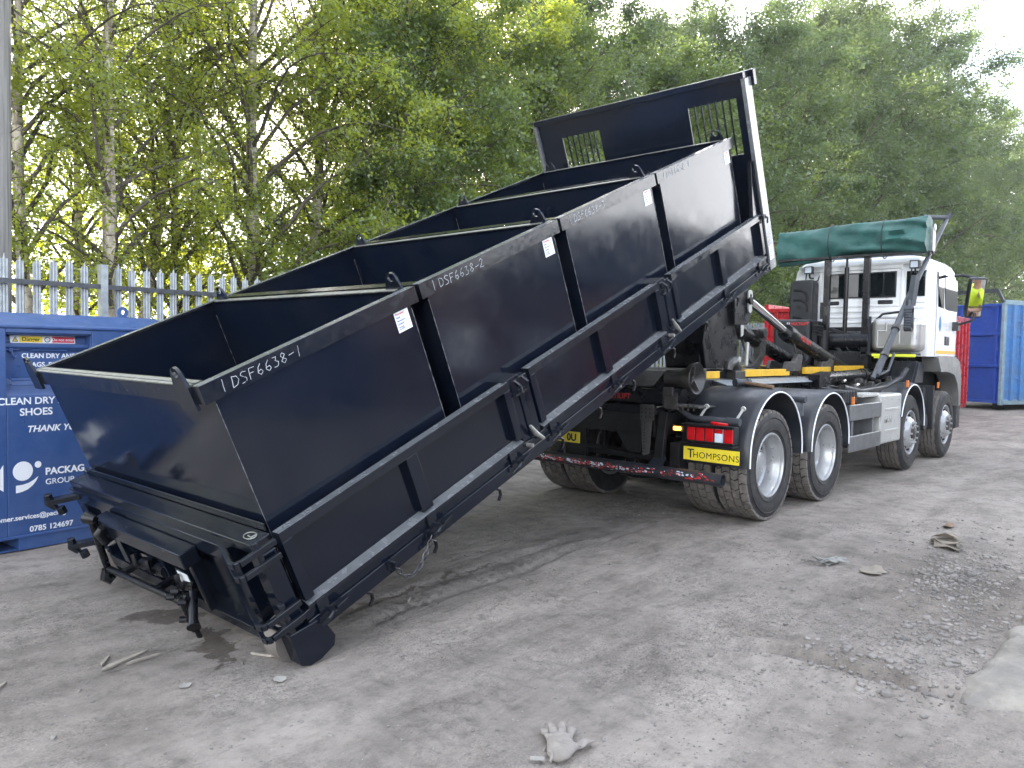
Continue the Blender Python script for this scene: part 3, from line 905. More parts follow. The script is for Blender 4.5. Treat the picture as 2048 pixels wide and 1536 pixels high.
    m = MB(); m.box(-0.15, -0.035, -0.93, -0.40, -0.053, -0.030)
    m.build('gate_foot', RP, tg, bevel=0.003)
    for w in (0.40, 0.05):
        hg = MB()
        for dw in (0.0, 0.075):
            path = [(-0.012, -1.262, w + dw), (-0.205, -1.262, w + dw), (-0.225, -1.25, w + dw), (-0.228, -1.22, w + dw), (-0.13, -0.93, w + dw - 0.01)]
            for p0, p1 in zip(path[:-1], path[1:]):
                hg.bar(p0, p1, 0.022, 0.030)
        hg.cyl((-0.10, -1.245, w - 0.05), (-0.10, -1.245, w + 0.12), 0.017, 10)
        hg.build('hinge', RP, tg, bevel=0.003)
        lk = MB()
        lk.bar((-0.10, 1.05, w), (-0.235, 1.22, w + 0.005), 0.06, 0.035)
        lk.tube([(-0.235, 1.21, w - 0.05), (-0.25, 1.235, w + 0.0), (-0.24, 1.225, w + 0.06)], [0.02, 0.034, 0.024], 9)
        lk.cyl((-0.22, 1.17, w - 0.04), (-0.22, 1.17, w - 0.09), 0.028, 10)
        lk.build('cam_lock', RP, tg, bevel=0.002)
    m = MB()
    m.cyl((-0.245, 0.50, 0.42), (-0.245, 0.70, -0.03), 0.022, 12)
    m.cyl((-0.245, 0.655, 0.005), (-0.245, -0.48, 0.05), 0.020, 12)
    m.tube([(-0.25, 0.69, 0.0), (-0.27, 0.70, -0.05), (-0.25, 0.68, -0.09)], [0.03, 0.042, 0.03], 9)
    m.tube([(-0.24, 0.44, 0.41), (-0.26, 0.50, 0.425), (-0.24, 0.57, 0.40)], [0.022, 0.04, 0.022], 9)
    m.tube([(-0.24, 0.40, 0.36), (-0.26, 0.42, 0.33), (-0.25, 0.41, 0.26)], [0.02, 0.034, 0.026], 9)
    for (a_, b_) in (((-0.20, 0.56, 0.26), (-0.12, 0.56, 0.26)), ((-0.245, -0.05, 0.03), (-0.12, -0.05, 0.03)), ((-0.245, 0.45, 0.015), (-0.12, 0.45, 0.015))):
        m.bar(a_, b_, 0.05, 0.03)
    m.build('lock_bar', M['hook_black'], tg, smooth=40)
    m = MB()
    m.cyl((-0.26, -0.50, 0.14), (-0.26, -0.47, -0.10), 0.028, 12)
    m.cyl((-0.26, -0.47, -0.10), (-0.26, -0.465, -0.16), 0.014, 8)
    m.cyl((-0.21, -0.52, 0.12), (-0.32, -0.66, 0.03), 0.024, 12)
    m.cyl((-0.32, -0.66, 0.03), (-0.325, -0.668, 0.025), 0.034, 14)
    for (du, dv, w) in ((-0.02, 0.06, 0.12), (0.02, 0.08, 0.09), (0.0, 0.02, 0.155), (-0.01, -0.05, 0.11), (-0.02, 0.03, -0.02)):
        m.cyl((-0.26 + du, -0.50 + dv, w), (-0.29 + du, -0.50 + dv + 0.02, w + 0.015), 0.018, 8)
    m.tube([(-0.235, -0.36, 0.10), (-0.26, -0.42, 0.135), (-0.26, -0.56, 0.13)], 0.014, 8)
    m.build('gate_latch', M['hook_black'], tg, smooth=40)
    m = MB(); m.box(-0.1185, -0.1165, -0.245, -0.115, -0.005, 0.095)
    m.box(-0.116, -0.05, -0.26, -0.10, -0.02, 0.11, mi=1)
    m.build('plate_label', [M['sticker'], M['flat_paint']], tg)
    for v in (0.45, 0.25, -0.15):
        m = MB()
        m.cyl((-0.10, v, 0.0), (-0.10, v - 0.14, 0.02), 0.04, 10)
        m.tube([(-0.14, v, 0.09), (-0.155, v - 0.02, 0.02), (-0.10, v - 0.03, -0.0)], 0.018, 8)
        m.build('lock_gear', M['hook_black'], tg, smooth=40)
    # ground rollers in black side cheeks
    for s in (-1, 1):
        r = MB()
        r.lathe([(1.02, 0.0), (1.02, 0.108), (1.03, 0.122), (1.12, 0.122), (1.14, 0.118), (1.144, 0.0)], origin=(-0.05, 0, -0.108), axis=(0, s, 0), n=36)
        ro = r.build('ground_roller', M['roller_steel'], t, smooth=40)
        k = MB()
        k.prism([(-0.125, 0.0), (0.036, -0.027), (0.075, -0.085), (0.095, -0.165), (0.07, -0.21), (-0.02, -0.225), (-0.085, -0.215), (-0.125, -0.185)], s * 1.146, s * 1.252)
        k.box(-0.125, 0.03, *sorted((s * 1.00, s * 1.205)), -0.035, 0.0)
        if s > 0: k.box(-0.12, 0.05, 0.99, 1.01, -0.21, 0.0)
        k.build('roller_cheek', P, t, bevel=0.005)
    # key ring hung on the sill
    m = MB()
    ring = [(-0.045 + 0.026 * math.cos(2 * math.pi * j / 24), -1.10 + 0.045 * math.sin(2 * math.pi * j / 24), 0.4925) for j in range(25)]
    m.tube(ring, 0.003, 6, caps=False)
    m.tube([(-0.03, -1.13, 0.493), (-0.055, -1.125, 0.494), (-0.05, -1.09, 0.493)], 0.004, 6)
    o = m.build('wire_ring', M['worn_sheen_metal'], t)
    return t

def sticker_text(parent, org, size, xd, yd=(0, 0, 1)):
    org = Vector(org)
    for i, (s_, mm) in enumerate((('Doncaster', 'ink_red'), ('Steel', 'ink_blue'), ('Fabrications', 'ink_blue'), ('Limited', 'ink_blue'), ('Tel: 01302', 'ink_blue'), ('Fax: 01302', 'ink_blue'))):
        k = 1.0 if i < 4 else 0.6
        dy = [0, 1.2, 2.4, 3.6, 4.7, 5.4][i]
        text('lettering', s_, size * k * (0.82 if i == 2 else 1.0), org - Vector(yd) * size * dy, xd, yd, M[mm], parent, depth=0.0006, bold=0.0004)
make_flat()

# hand-lettered marks: strokes of chalk paint
GLY = {'I': [[(.3, 0), (.3, 1.15)]],
       'D': [[(.05, 0), (.1, 1), (.5, .85), (.62, .5), (.45, .1), (.05, 0)]],
       'S': [[(.62, .92), (.3, 1.0), (.1, .8), (.3, .55), (.55, .35), (.45, .05), (.05, .02)]],
       'F': [[(.1, 0), (.12, 1.0), (.6, .98)], [(.1, .55), (.48, .56)]],
       '6': [[(.45, 1.0), (.18, .7), (.1, .25), (.3, .0), (.52, .2), (.42, .45), (.14, .38)]],
       '3': [[(.1, .95), (.45, .95), (.28, .6), (.55, .4), (.4, .05), (.05, .05)]],
       '8': [[(.3, .52), (.1, .75), (.32, 1.0), (.52, .78), (.3, .52), (.08, .25), (.3, 0), (.55, .25), (.3, .52)]],
       '-': [[(.1, .45), (.6, .52)]], '1': [[(.3, 0), (.3, 1)]], '2': [[(.08, .8), (.3, 1), (.52, .75), (.1, .05), (.6, .03)]],
       '4': [[(.45, 0), (.45, 1), (.05, .35), (.65, .35)]]}

def hand_text(parent, s_, u0, w0, h, v, wid, seed):
    """Strokes on the rim's outer face (plane v), reading along +u."""
    r_ = random.Random(seed)
    m = MB()
    u = u0
    for ch in s_:
        if ch == ' ':
            u += wid * 0.45; continue
        dy = r_.uniform(-.06, .06) * h; tilt = r_.uniform(-.06, .14)
        for st in GLY[ch]:
            pts = []
            for (a, b) in zip(st[:-1], st[1:]):
                for k in range(4):
                    f = k / 4
                    x = a[0] + (b[0] - a[0]) * f; y = a[1] + (b[1] - a[1]) * f
                    pts.append((u + (x + tilt * (y - .5)) * wid * 1.05 + r_.uniform(-.0012, .0012), v, w0 + dy + y * h + r_.uniform(-.0012, .0012)))
            pts.append((u + (st[-1][0] + tilt * (st[-1][1] - .5)) * wid * 1.05, v, w0 + dy + st[-1][1] * h))
            # broken chalk: leave small gaps
            run = []
            for p in pts:
                run.append(p)
                if len(run) > 3 and r_.random() < 0.16:
                    m.tube(run, r_.uniform(0.0010, 0.0019), 5); run = [p] if r_.random() < 0.7 else []
            if len(run) > 1: m.tube(run, 0.0015, 5)
        u += wid * (0.78 if ch not in '1I' else 0.6)
    m.build('chalk_number', M['chalk'], parent)

def make_skip(k, u0, L, label):
    t = empty('open_skip', bpt(u0, 0, 0.064), BROT)
    tag(t, label, 'skip', 'four open black skips in a row on the flat bed')
    P, RP = M['skip_paint'], M['rail_paint']
    H = 1.20                                   # rim top above the skip's base
    e = 0.055                                  # panels stand in from the rim at the ends
    V1, V0 = 1.128, 1.118
    b_ = MB()
    b_.box(e, L - e, -V1, V1, 0.0, 0.02)
    b_.box(e, L - e, -V1, -V0, 0.02, H - 0.02)
    b_.box(e, L - e, V0, V1, 0.02, H - 0.02)
    b_.box(e, e + 0.01, -V0, V0, 0.02, H - 0.02)
    b_.box(L - e - 0.01, L - e, -V0, V0, 0.02, H - 0.02)
    body = b_.build('skip_body', P, t)
    for (uu_, vv) in ((e - 0.001, -V1 - 0.001), (L - e + 0.001, -V1 - 0.001), (L - e - 0.013, V0 - 0.003)):
        sm = MB(); sm.tube([(uu_, vv, 0.10 + i * (H - 0.21) / 30) for i in range(31)], [rng.uniform(0.0006, 0.0026) for i in range(31)], 5)
        sm.build('weld_bead', M['weld'], body)      # uneven weld down the corner
    r_ = MB()
    for s in (-1, 1):
        r_.box(0, L, *sorted((s * 1.075, s * 1.145)), H - 0.008, H)
        r_.box(0, L, *sorted((s * 1.1285, s * 1.145)), H - 0.09, H - 0.008)
    for s in (-1, 1): r_.box(0.006, L - 0.006, *sorted((s * 1.081, s * 1.139)), H + 0.0002, H + 0.0012, mi=1)  # rim top strips with the sky's reflection in their colour
    for (a, b2, c1, c2) in ((0, 0.074, 0, 0.01), (L - 0.074, L, L - 0.01, L)):
        r_.box(a, b2, -1.0745, 1.0745, H - 0.010, H - 0.002)
        r_.box(c1, c2, -1.128, 1.128, H - 0.088, H - 0.0105)
    rim = r_.build('rim', [RP, M['sky_sheen']], t)
    for (a, b2) in ((0.008, 0.028), (0.036, 0.064), (L - 0.062, L - 0.020)) if k == 1 else ((L - 0.062, L - 0.022),):
        we = MB(); we.box(a, b2, -1.04, 1.07, H - 0.002, H + 0.0005)
        we.build('sheen_strip', M['worn_sheen_metal'], rim)     # pale metal strip painting the sky's reflection on the end rim's top
    # lifting lugs with eyes
    for (uu_, ends) in ((-0.016, k == 1), (L - 0.034, True)):
        if not ends: continue
        for s in (-1, 1):
            lg = MB()
            c = s * 1.0 if (s < 0 or uu_ > 0) else 1.105
            if uu_ < 0: base = H - 0.10
            else: base = H
            outer, inner = [], []
            prof = [(-0.078, base), (-0.078, H + 0.004), (-0.046, H + 0.085), (-0.03, H + 0.112), (0.0, H + 0.120), (0.03, H + 0.112), (0.046, H + 0.085), (0.078, H + 0.004), (0.078, base)]
            outline = [(c + a, z) for a, z in prof]
            n = 16; hole = [(c + 0.026 * math.cos(2 * math.pi * i / n), H + 0.070 + 0.026 * math.sin(2 * math.pi * i / n)) for i in range(n)]
            # plate with an eye: outline resampled to the hole's angles
            ring = []
            for i in range(n):
                an = 2 * math.pi * i / n; dx, dz = math.cos(an), math.sin(an); best = None
                for (p, q) in zip(outline, outline[1:] + outline[:1]):
                    ex, ez = q[0] - p[0], q[1] - p[1]
                    den = dx * ez - dz * ex
                    if abs(den) < 1e-9: continue
                    tt = ((p[0] - c) * ez - (p[1] - H - 0.092) * ex) / den
                    s2 = ((p[0] - c) * dz - (p[1] - H - 0.092) * dx) / den
                    if tt > 0 and -1e-6 <= s2 <= 1 + 1e-6 and (best is None or tt < best): best = tt
                ring.append((c + dx * best, H + 0.070 + dz * best))
            ua, ub = uu_, uu_ + 0.016
            vs = [(ua, a, z) for a, z in ring] + [(ua, a, z) for a, z in hole] + [(ub, a, z) for a, z in ring] + [(ub, a, z) for a, z in hole]
            fs = []
            for i in range(n):
                j = (i + 1) % n
                fs += [(i, j, n + j, n + i), (2 * n + i, 3 * n + i, 3 * n + j, 2 * n + j), (i, 2 * n + i, 2 * n + j, j), (n + i, n + j, 3 * n + j, 3 * n + i)]
            lg.add(vs, fs)
            zb = min(z for a, z in ring)
            if base < zb: lg.box(ua + 0.0005, ub - 0.0005, c - 0.078, c + 0.078, base, zb + 0.01)
            lg.build('lifting_lug', RP, t)
    st = MB()
    us = L - e - 0.135
    st.box(us, us + 0.105, -V1 - 0.0025, -V1 - 0.0005, H - 0.21, H - 0.095)
    sk = st.build('maker_sticker', M['sticker'], t)
    sticker_text(sk, (us + 0.008, -V1 - 0.0028, H - 0.112), 0.0155, (1, 0, 0))
    hand_text(t, 'I DSF6638-%d' % k, 0.09, H - 0.072, 0.052, -1.1462, 0.058, k * 5)
    return t

SKL = 1.392
make_skip(1, -0.013, 1.362, 'black open skip at the lowest rear end, chalk number ending in 1 on its rim')
make_skip(2, 1.380, 1.352, 'black open skip with chalk number ending in 2, second up from the tail')
make_skip(3, 2.763, 1.308, 'black open skip with chalk number ending in 3, third up from the tail')
make_skip(4, 4.103, 1.429, 'black open skip highest on the flat bed beside the barred headboard, number ending in 4')
# ------------------------------------------------------------------ hook-lift lorry
A1, A2, A3, A4 = 6.52, 4.62, 1.40, 0.0
WR = 0.53

def tyre_mesh(drive):
    """Tyre lying about the y axis, outer sidewall at y = -0.155."""
    m = MB()
    hw = 0.155
    if drive:
        prof = [(-hw + 0.02, 0.295), (-hw + 0.004, 0.315), (-hw - 0.006, 0.37), (-hw - 0.008, 0.425), (-hw, 0.475), (-hw + 0.012, 0.502), (-hw + 0.03, 0.511)]
        for k, r in ((0.33, .296),): pass
        prof += [(hw - 0.03, 0.511), (hw - 0.012, 0.502), (hw, 0.475), (hw + 0.008, 0.425), (hw + 0.006, 0.37), (hw - 0.004, 0.315), (hw - 0.02, 0.295)]
        m.lathe(prof, n=64)
        for rr_ in (0.345, 0.455):
            m.lathe([(-hw - 0.0075, rr_ - 0.006), (-hw - 0.0115, rr_ - 0.003), (-hw - 0.0115, rr_ + 0.003), (-hw - 0.0075, rr_ + 0.006)], n=64)
        # chunky blocks: four staggered rows with chevron ends
        NB = 34
        rows = [(-0.150, -0.085, 0.0, 0.5), (-0.076, -0.006, 0.5, -0.5), (0.006, 0.076, 0.0, 0.5), (0.085, 0.150, 0.5, -0.5)]
        for (y0, y1, ph, sk) in rows:
            for i in range(NB):
                da = 2 * math.pi / NB
                a0 = (i + ph) * da; gap = 0.13
                ym = (y0 + y1) / 2
                pts = []
                s2 = sk * da * 0.35
                outl = [(y0, a0 + gap * da * 0.5), (ym, a0 + gap * da * 0.5 + s2), (y1, a0 + gap * da * 0.5), (y1, a0 + da * (1 - gap * 0.5)), (ym, a0 + da * (1 - gap * 0.5) + s2), (y0, a0 + da * (1 - gap * 0.5))]
                vs = []
                for r0 in (0.505, WR):
                    for (y, a) in outl:
                        ins = 1.0 if r0 < 0.52 else 0.97
                        yy = ym + (y - ym) * ins; ac = a0 + da * 0.5 + s2 / 2; aa = ac + (a - ac) * ins
                        rq = r0 - (0.008 if abs(yy) > 0.13 else 0)
                        vs.append((rq * math.sin(aa), yy, rq * math.cos(aa)))
                fs = [(5, 4, 3, 2, 1, 0), (6, 7, 8, 9, 10, 11)] + [(j, (j + 1) % 6, 6 + (j + 1) % 6, 6 + j) for j in range(6)]
                m.add(vs, fs, 1)
        mats = [M['rubber'], M['tread']]
    else:
        prof = [(-hw + 0.02, 0.295), (-hw + 0.004, 0.315), (-hw - 0.006, 0.37), (-hw - 0.008, 0.43), (-hw, 0.485), (-hw + 0.012, 0.512), (-hw + 0.028, 0.522)]
        m.lathe(prof, n=64)
        m.lathe([(-a, b) for a, b in prof][::-1], n=64)
        for rr_ in (0.35, 0.46):
            m.lathe([(-hw - 0.0075, rr_ - 0.006), (-hw - 0.0115, rr_ - 0.003), (-hw - 0.0115, rr_ + 0.003), (-hw - 0.0075, rr_ + 0.006)], n=64)
        tp = []
        for (y0, y1) in ((-0.127, -0.085), (-0.077, -0.030), (-0.022, 0.022), (0.030, 0.077), (0.085, 0.127)):
            tp += [(y0, 0.510), (y0 + 0.002, WR - (0.004 if abs(y0) > .1 else 0)), (y1 - 0.002, WR - (0.004 if abs(y1) > .1 else 0)), (y1, 0.510)]
        n = 96; o = len(m.v)
        vs = []; fs = []
        for (y, r) in tp:
            for k in range(n):
                th = 2 * math.pi * k / n
                yy = y + 0.005 * (1 if k % 4 < 2 else -1)
                vs.append((r * math.sin(th), yy, r * math.cos(th)))
        for i in range(len(tp) - 1):
            for k in range(n):
                k2 = (k + 1) % n
                fs.append((i * n + k, i * n + k2, (i + 1) * n + k2, (i + 1) * n + k))
        m.add(vs, fs, 1)
        mats = [M['rubber'], M['tread']]
    return m.mesh('tyre', mats, 35)

def rim_mesh(front):
    m = MB()
    if not front:       # dished drive rim seen from outside (towards -y)
        prof = [(-0.148, 0.312), (-0.156, 0.306), (-0.156, 0.296), (-0.146, 0.290), (-0.125, 0.289), (-0.115, 0.280), (-0.09, 0.278), (-0.075, 0.268), (0.005, 0.262), (0.022, 0.240), (0.018, 0.18), (0.008, 0.16), (0.008, 0.116), (-0.05, 0.112), (-0.06, 0.095), (-0.062, 0.0)]
        m.lathe(prof, n=56)
        m.lathe([(0.005, 0.2625), (0.13, 0.27), (0.148, 0.31)], n=40)
        for k in range(10):
            a = 2 * math.pi * k / 10
            c = (0.205 * math.sin(a), 0, 0.205 * math.cos(a))
            m.cyl((c[0], 0.03, c[2]), (c[0], 0.014, c[2]), 0.026, 14, mi=1)
            a += math.pi / 10
            c = (0.135 * math.sin(a), 0, 0.135 * math.cos(a))
            m.cyl((c[0], 0.012, c[2]), (c[0], -0.025, c[2]), 0.014, 6)
    else:
        prof = [(-0.148, 0.312), (-0.156, 0.306), (-0.156, 0.296), (-0.146, 0.290), (-0.10, 0.284), (-0.085, 0.268), (-0.10, 0.255), (-0.150, 0.215), (-0.185, 0.178), (-0.192, 0.165), (-0.192, 0.112), (-0.165, 0.106)]
        m.lathe(prof, n=56)
        m.lathe([(-0.165, 0.106), (-0.20, 0.10), (-0.215, 0.07), (-0.218, 0.0)], n=32, mi=2)
        for k in range(10):
            a = 2 * math.pi * k / 10
            s_, c_ = math.sin(a), math.cos(a)
            m.cyl((0.236 * s_, -0.11, 0.236 * c_), (0.229 * s_, -0.143, 0.229 * c_), 0.023, 14, mi=1)
            a += math.pi / 10
            s_, c_ = math.sin(a), math.cos(a)
            m.cyl((0.140 * s_, -0.19, 0.140 * c_), (0.140 * s_, -0.225, 0.140 * c_), 0.015, 6)
    return m.mesh('rim', [M['rim_silver'], M['dark'], M['worn_grey']], 38)

TY_D, TY_F = tyre_mesh(True), tyre_mesh(False)
RM_D, RM_F = rim_mesh(False), rim_mesh(True)

def wheel(parent, x, y, front, side, inner=False, spin=0.0):
    """side -1: outer face towards -y."""
    w = bpy.data.objects.new('wheel', RM_F if front else RM_D)
    COL.objects.link(w); w.parent = parent
    flip = (side > 0) != inner
    w.location = (x, y, WR)
    w.rotation_euler = (0, spin, math.pi if flip else 0)
    t = bpy.data.objects.new('tyre', TY_F if front else TY_D)
    COL.objects.link(t); t.parent = w
    return w

def guard(parent, cx, cz, r, y0, y1, a0, a1, drop0=0.0, drop1=0.0, th=0.012, bead=True):
    """Arched mudguard; angles from +x up; straight skirts of the given length at either end."""
    path = []
    if drop0: path.append((cx + r * math.cos(a0), cz + r * math.sin(a0) - drop0))
    for i in range(29):
        a = a0 + (a1 - a0) * i / 28
        path.append((cx + r * math.cos(a), cz + r * math.sin(a)))
    if drop1: path.append((cx + r * math.cos(a1), cz + r * math.sin(a1) - drop1))
    rings = []
    for i, (x, z) in enumerate(path):
        dx, dz = x - cx, z - cz
        if dz < 0: dz = 0
        l = math.hypot(dx, dz) or 1
        nx_, nz_ = dx / l, dz / l
        oy = [(y0, 0.0), (y0, th + 0.006), (y0 + 0.03, th + 0.018), (y0 + 0.06, th + 0.024), (y1 - 0.05, th + 0.024), (y1 - 0.01, th + 0.012), (y1, 0), (y1 - 0.01, 0.0), (y0 + 0.02, 0.0)]
        rings.append([(x + nx_ * o, y, z + nz_ * o) for (y, o) in oy])
    m = MB(); m.loft(rings)
    gobj = m.build('mudguard', M['guard_plastic'], parent, smooth=50)
    if bead:
        b_ = MB()
        b_.tube([(x + (0 if i not in (0, len(path) - 1) else 0), y0 - 0.004, z + 0.004) for i, (x, z) in enumerate(path)], 0.0075, 8)
        b_.build('edge_bead', M['white_vinyl'], gobj, smooth=60)
    return gobj

def make_lorry():
    T = empty('hook_lorry', (0, 0, 0))
    tag(T, 'white cabbed eight wheel hook-lift lorry with black chassis and rolled green sheet', 'lorry')
    # wheels
    sp = 0.2
    for x in (A4, A3):
        for side in (-1, 1):
            wheel(T, x, side * 1.085, False, side, False, sp); sp += 0.7
            wheel(T, x, side * 0.735, False, side, True, sp); sp += 0.5
    for x in (A2, A1):
        for side in (-1, 1):
            wheel(T, x, side * 1.065, True, side, False, sp); sp += 0.9
    m = MB()
    for x in (A4, A3):
        m.cyl((x, -0.9, WR), (x, 0.9, WR), 0.075, 16)
        m.lathe([(-0.22, 0.05), (-0.15, 0.17), (0, 0.22), (0.15, 0.17), (0.22, 0.05)], origin=(x, 0, WR), axis=(1, 0, 0), n=20)
        for s in (-1, 1): m.cyl((x, s * 0.5, WR), (x, s * 0.60, WR), 0.20, 20)
        for s in (-1, 1):
            m.bar((x - 0.5, s * 0.45, 0.45), (x + 0.5, s * 0.45, 0.45), 0.09, 0.05)
            m.tube([(x - 0.18, s * 0.35, 0.30), (x - 0.1, s * 0.2, 0.27), (x, s * 0.0, 0.28)], 0.035, 8)
    for x in (A2, A1):
        m.bar((x, -0.9, 0.45), (x, 0.9, 0.45), 0.12, 0.12)
        for s in (-1, 1): m.bar((x - 0.8, s * 0.43, 0.55), (x + 0.8, s * 0.43, 0.55), 0.09, 0.05)
    m.cyl((0.2, 0, 0.6), (5.6, 0, 0.75), 0.06, 10)
    m.build('axle', M['chassis'], T, smooth=40)
    # frame rails and cross members
    m = MB()
    for s in (-1, 1):
        m.box(-0.72, 7.0, *sorted((s * 0.38, s * 0.395)), 0.78, 1.05)
        m.box(-0.72, 7.0, *sorted((s * 0.31, s * 0.38)), 0.78, 0.79)
        m.box(-0.72, 7.0, *sorted((s * 0.31, s * 0.38)), 1.04, 1.05)
    for x in (-0.5, 0.7, 1.9, 2.8, 3.7, 5.0): m.box(x, x + 0.08, -0.38, 0.38, 0.82, 1.0)
    m.build('chassis_frame', M['chassis'], T, bevel=0.004)
    # hook-lift subframe with yellow marker strips
    m = MB()
    for s in (-1, 1):
        m.box(-0.35, 5.25, *sorted((s * 0.30, s * 0.445)), 1.06, 1.315)
        m.box(-0.30, 5.25, *sorted((s * 0.31, s * 0.40)), 1.315, 1.395)
    for x in (0.3, 1.6, 2.4, 3.4, 4.6): m.box(x, x + 0.12, -0.30, 0.30, 1.10, 1.26)
    m.box(-0.2, 1.6, -0.31, 0.31, 1.396, 1.42)
    sf = m.build('subframe', M['hook_black'], T, bevel=0.006)
    for (a, b_) in ((-0.1, 0.46), (1.045, 2.277), (2.78, 3.651), (3.9, 5.22)):
        for s in (-1, 1):
            m = MB(); m.box(a, b_, *sorted((s * 0.4005, s * 0.448)), 1.322 + 0.008 * a, 1.398 + 0.012 * a)
            m.build('marker_strip', M['yellow'], sf, bevel=0.003)
    for s in (-1, 1):
        m = MB(); m.prism([(s * 0.445, 1.305), (s * 0.60, 1.262), (s * 0.60, 1.25), (s * 0.445, 1.29)], 0.33, 2.75, axes='yz')
        m.build('slide_ledge', M['galv'], sf, bevel=0.003)
    m = MB()                                        # steel ears, hooks and stops standing on the frame
    m = MB(); m.tube([(0.92, -0.42, 1.34), (0.90, -0.42, 1.44), (0.82, -0.42, 1.50), (0.72, -0.42, 1.47), (0.70, -0.42, 1.40)], [.05, .055, .06, .055, .05], 10)
    m.box(0.72, 0.96, -0.50, -0.35, 1.30, 1.40)
    m.build('safety_hook', M['worn_grey'], sf, bevel=0.006)
    for (x, y) in ((2.45, -0.42), (3.72, -0.36), (3.72, 0.36)):
        m = MB(); m.prism([(x - 0.30, 1.38), (x - 0.22, 1.50), (x - 0.02, 1.50), (x + 0.10, 1.60), (x + 0.22, 1.58), (x + 0.18, 1.38)], y - 0.03, y + 0.03)
        m.build('body_stop', M['worn_grey'], sf, bevel=0.006)
    m = MB(); m.prism([(1.5, 1.40), (1.42, 1.52), (1.55, 1.50), (1.9, 1.50), (2.05, 1.54), (2.12, 1.40)], 0.1, 0.34)
    m.build('arm_cradle', M['worn_grey'], sf, bevel=0.006)
    m = MB()
    m.prism([(2.05, 1.42), (2.25, 1.46), (2.42, 1.60), (2.42, 1.80), (2.30, 1.82), (2.27, 1.90), (2.50, 1.93), (2.58, 1.82), (2.56, 1.56), (2.36, 1.40)], 0.00, 0.10)
    m.cyl((2.42, 0.12, 1.86), (2.42, -0.06, 1.86), 0.07, 14)
    m.build('lift_hook', M['worn_grey'], sf, bevel=0.006)
    # hook arm: telescopic mast standing under the raised bed
    m = MB()
    m.prism([(0.52, 1.42), (1.22, 1.42), (1.28, 1.72), (1.16, 1.92), (1.16, 2.45), (0.92, 2.62), (0.60, 2.62), (0.50, 1.95), (0.44, 1.70)], -0.25, 0.25)
    m.prism([(0.47, 1.43), (0.62, 1.66), (0.48, 1.70)], -0.20, 0.22)
    ha = m.build('hook_arm', M['hook_black'], T, bevel=0.012)
    m = MB()
    for y in (-0.31, 0.27):
        m.prism([(1.00, 2.42), (1.36, 2.36), (1.46, 2.24), (1.44, 2.02), (1.36, 1.92), (1.05, 1.92)], y, y + 0.04)
    m.cyl((1.36, -0.36, 2.20), (1.36, 0.36, 2.20), 0.045, 14)
    m.build('arm_cheek', M['hook_black'], ha, bevel=0.006)
    m = MB()
    pts = []
    for i in range(24):
        a = 2 * math.pi * i / 24
        k = 0.055 if math.sin(a) > 0 else 0.042
        pts.append((1.375 + k * math.cos(a) + 0.0, (2.27 if math.sin(a) > 0 else 2.10) + k * math.sin(a)))
    m.prism(pts, -0.335, -0.315)
    m.cyl((1.375, -0.34, 2.26), (1.375, -0.30, 2.26), 0.02, 12, mi=1)
    m.prism([(1.22, 1.95), (1.30, 1.96), (1.29, 1.80), (1.24, 1.78)], -0.30, -0.285)
    m.cyl((1.20, -0.31, 1.52), (1.20, -0.295, 1.52), 0.035, 14)
    m.cyl((1.34, -0.32, 1.45), (1.36, -0.32, 1.72), 0.022, 10)
    m.build('pin_plate', [M['alu_box'], M['dark']], ha, bevel=0.003)
    # lift rams: bright rods in black barrels
    for (e0, mid, e1) in (((1.38, -0.30, 2.215), (2.475, -0.30, 1.867), (4.66, -0.30, 1.36)), ((1.55, 0.07, 1.98), (1.80, 0.08, 1.905), (4.30, 0.12, 1.335))):
        e0, mid, e1 = Vector(e0), Vector(mid), Vector(e1)
        m = MB()
        dv = (e1 - mid).normalized()
        m.tube([mid - dv * 0.02, mid, mid + dv * 0.16, mid + dv * 0.17, e1], [0.10, 0.108, 0.108, 0.092, 0.092], 24)
        rm = m.build('lift_ram', M['hook_black'], T, smooth=40)
        m = MB(); m.cyl(e0, mid + dv * 0.05, 0.052, 20)
        m.build('ram_rod', M['chrome'], rm, smooth=40)
        m = MB()
        m.cyl(e0 + Vector((0, 0.06, 0)), e0 - Vector((0, 0.008, 0)), 0.062, 16)
        p = mid + dv * 0.22
        m.tube([p + Vector((0, -0.02, -0.09)), p + Vector((0.02, -0.03, -0.17)), p + Vector((0.20, -0.03, -0.36)), p + Vector((0.5, 0.03, -0.42)), p + Vector((0.9, 0.05, -0.45))], 0.013, 8)
        m.build('ram_eye', M['worn_grey'], rm, smooth=40)
        if e0.y < 0:
            m = MB()
            q = mid + dv * 0.34
            q2 = mid + dv * 0.62
            xd = dv; yd = Vector((0, 0, 1))
            zc = Vector((0, -1, 0))
            up = (yd - xd * yd.dot(xd)).normalized()
            text('lettering', 'MULTILIFT', 0.075, mid + dv * 0.26 + zc * 0.0925 - up * 0.024, xd, up, M['red_flake'], rm, 0.001, bold=0.002)
    # small tilt ram along the right side, valves and hoses
    m = MB()
    m.cyl((2.95, -0.62, 1.30), (4.35, -0.62, 1.325), 0.075, 18)
    m.cyl((4.35, -0.62, 1.325), (4.55, -0.62, 1.33), 0.085, 18)
    m.bar((2.62, -0.62, 1.26), (3.0, -0.62, 1.30), 0.14, 0.16)
    tr = m.build('tilt_ram', M['hook_black'], T, smooth=40)
    m = MB(); m.cyl((4.5, -0.62, 1.328), (5.25, -0.62, 1.336), 0.042, 16)
    m.build('ram_rod', M['chrome'], tr, smooth=40)
    m = MB(); m.cyl((5.2, -0.62, 1.335), (5.5, -0.62, 1.34), 0.085, 18)
    m.build('rod_eye', M['hook_black'], tr, smooth=40)
    m = MB()
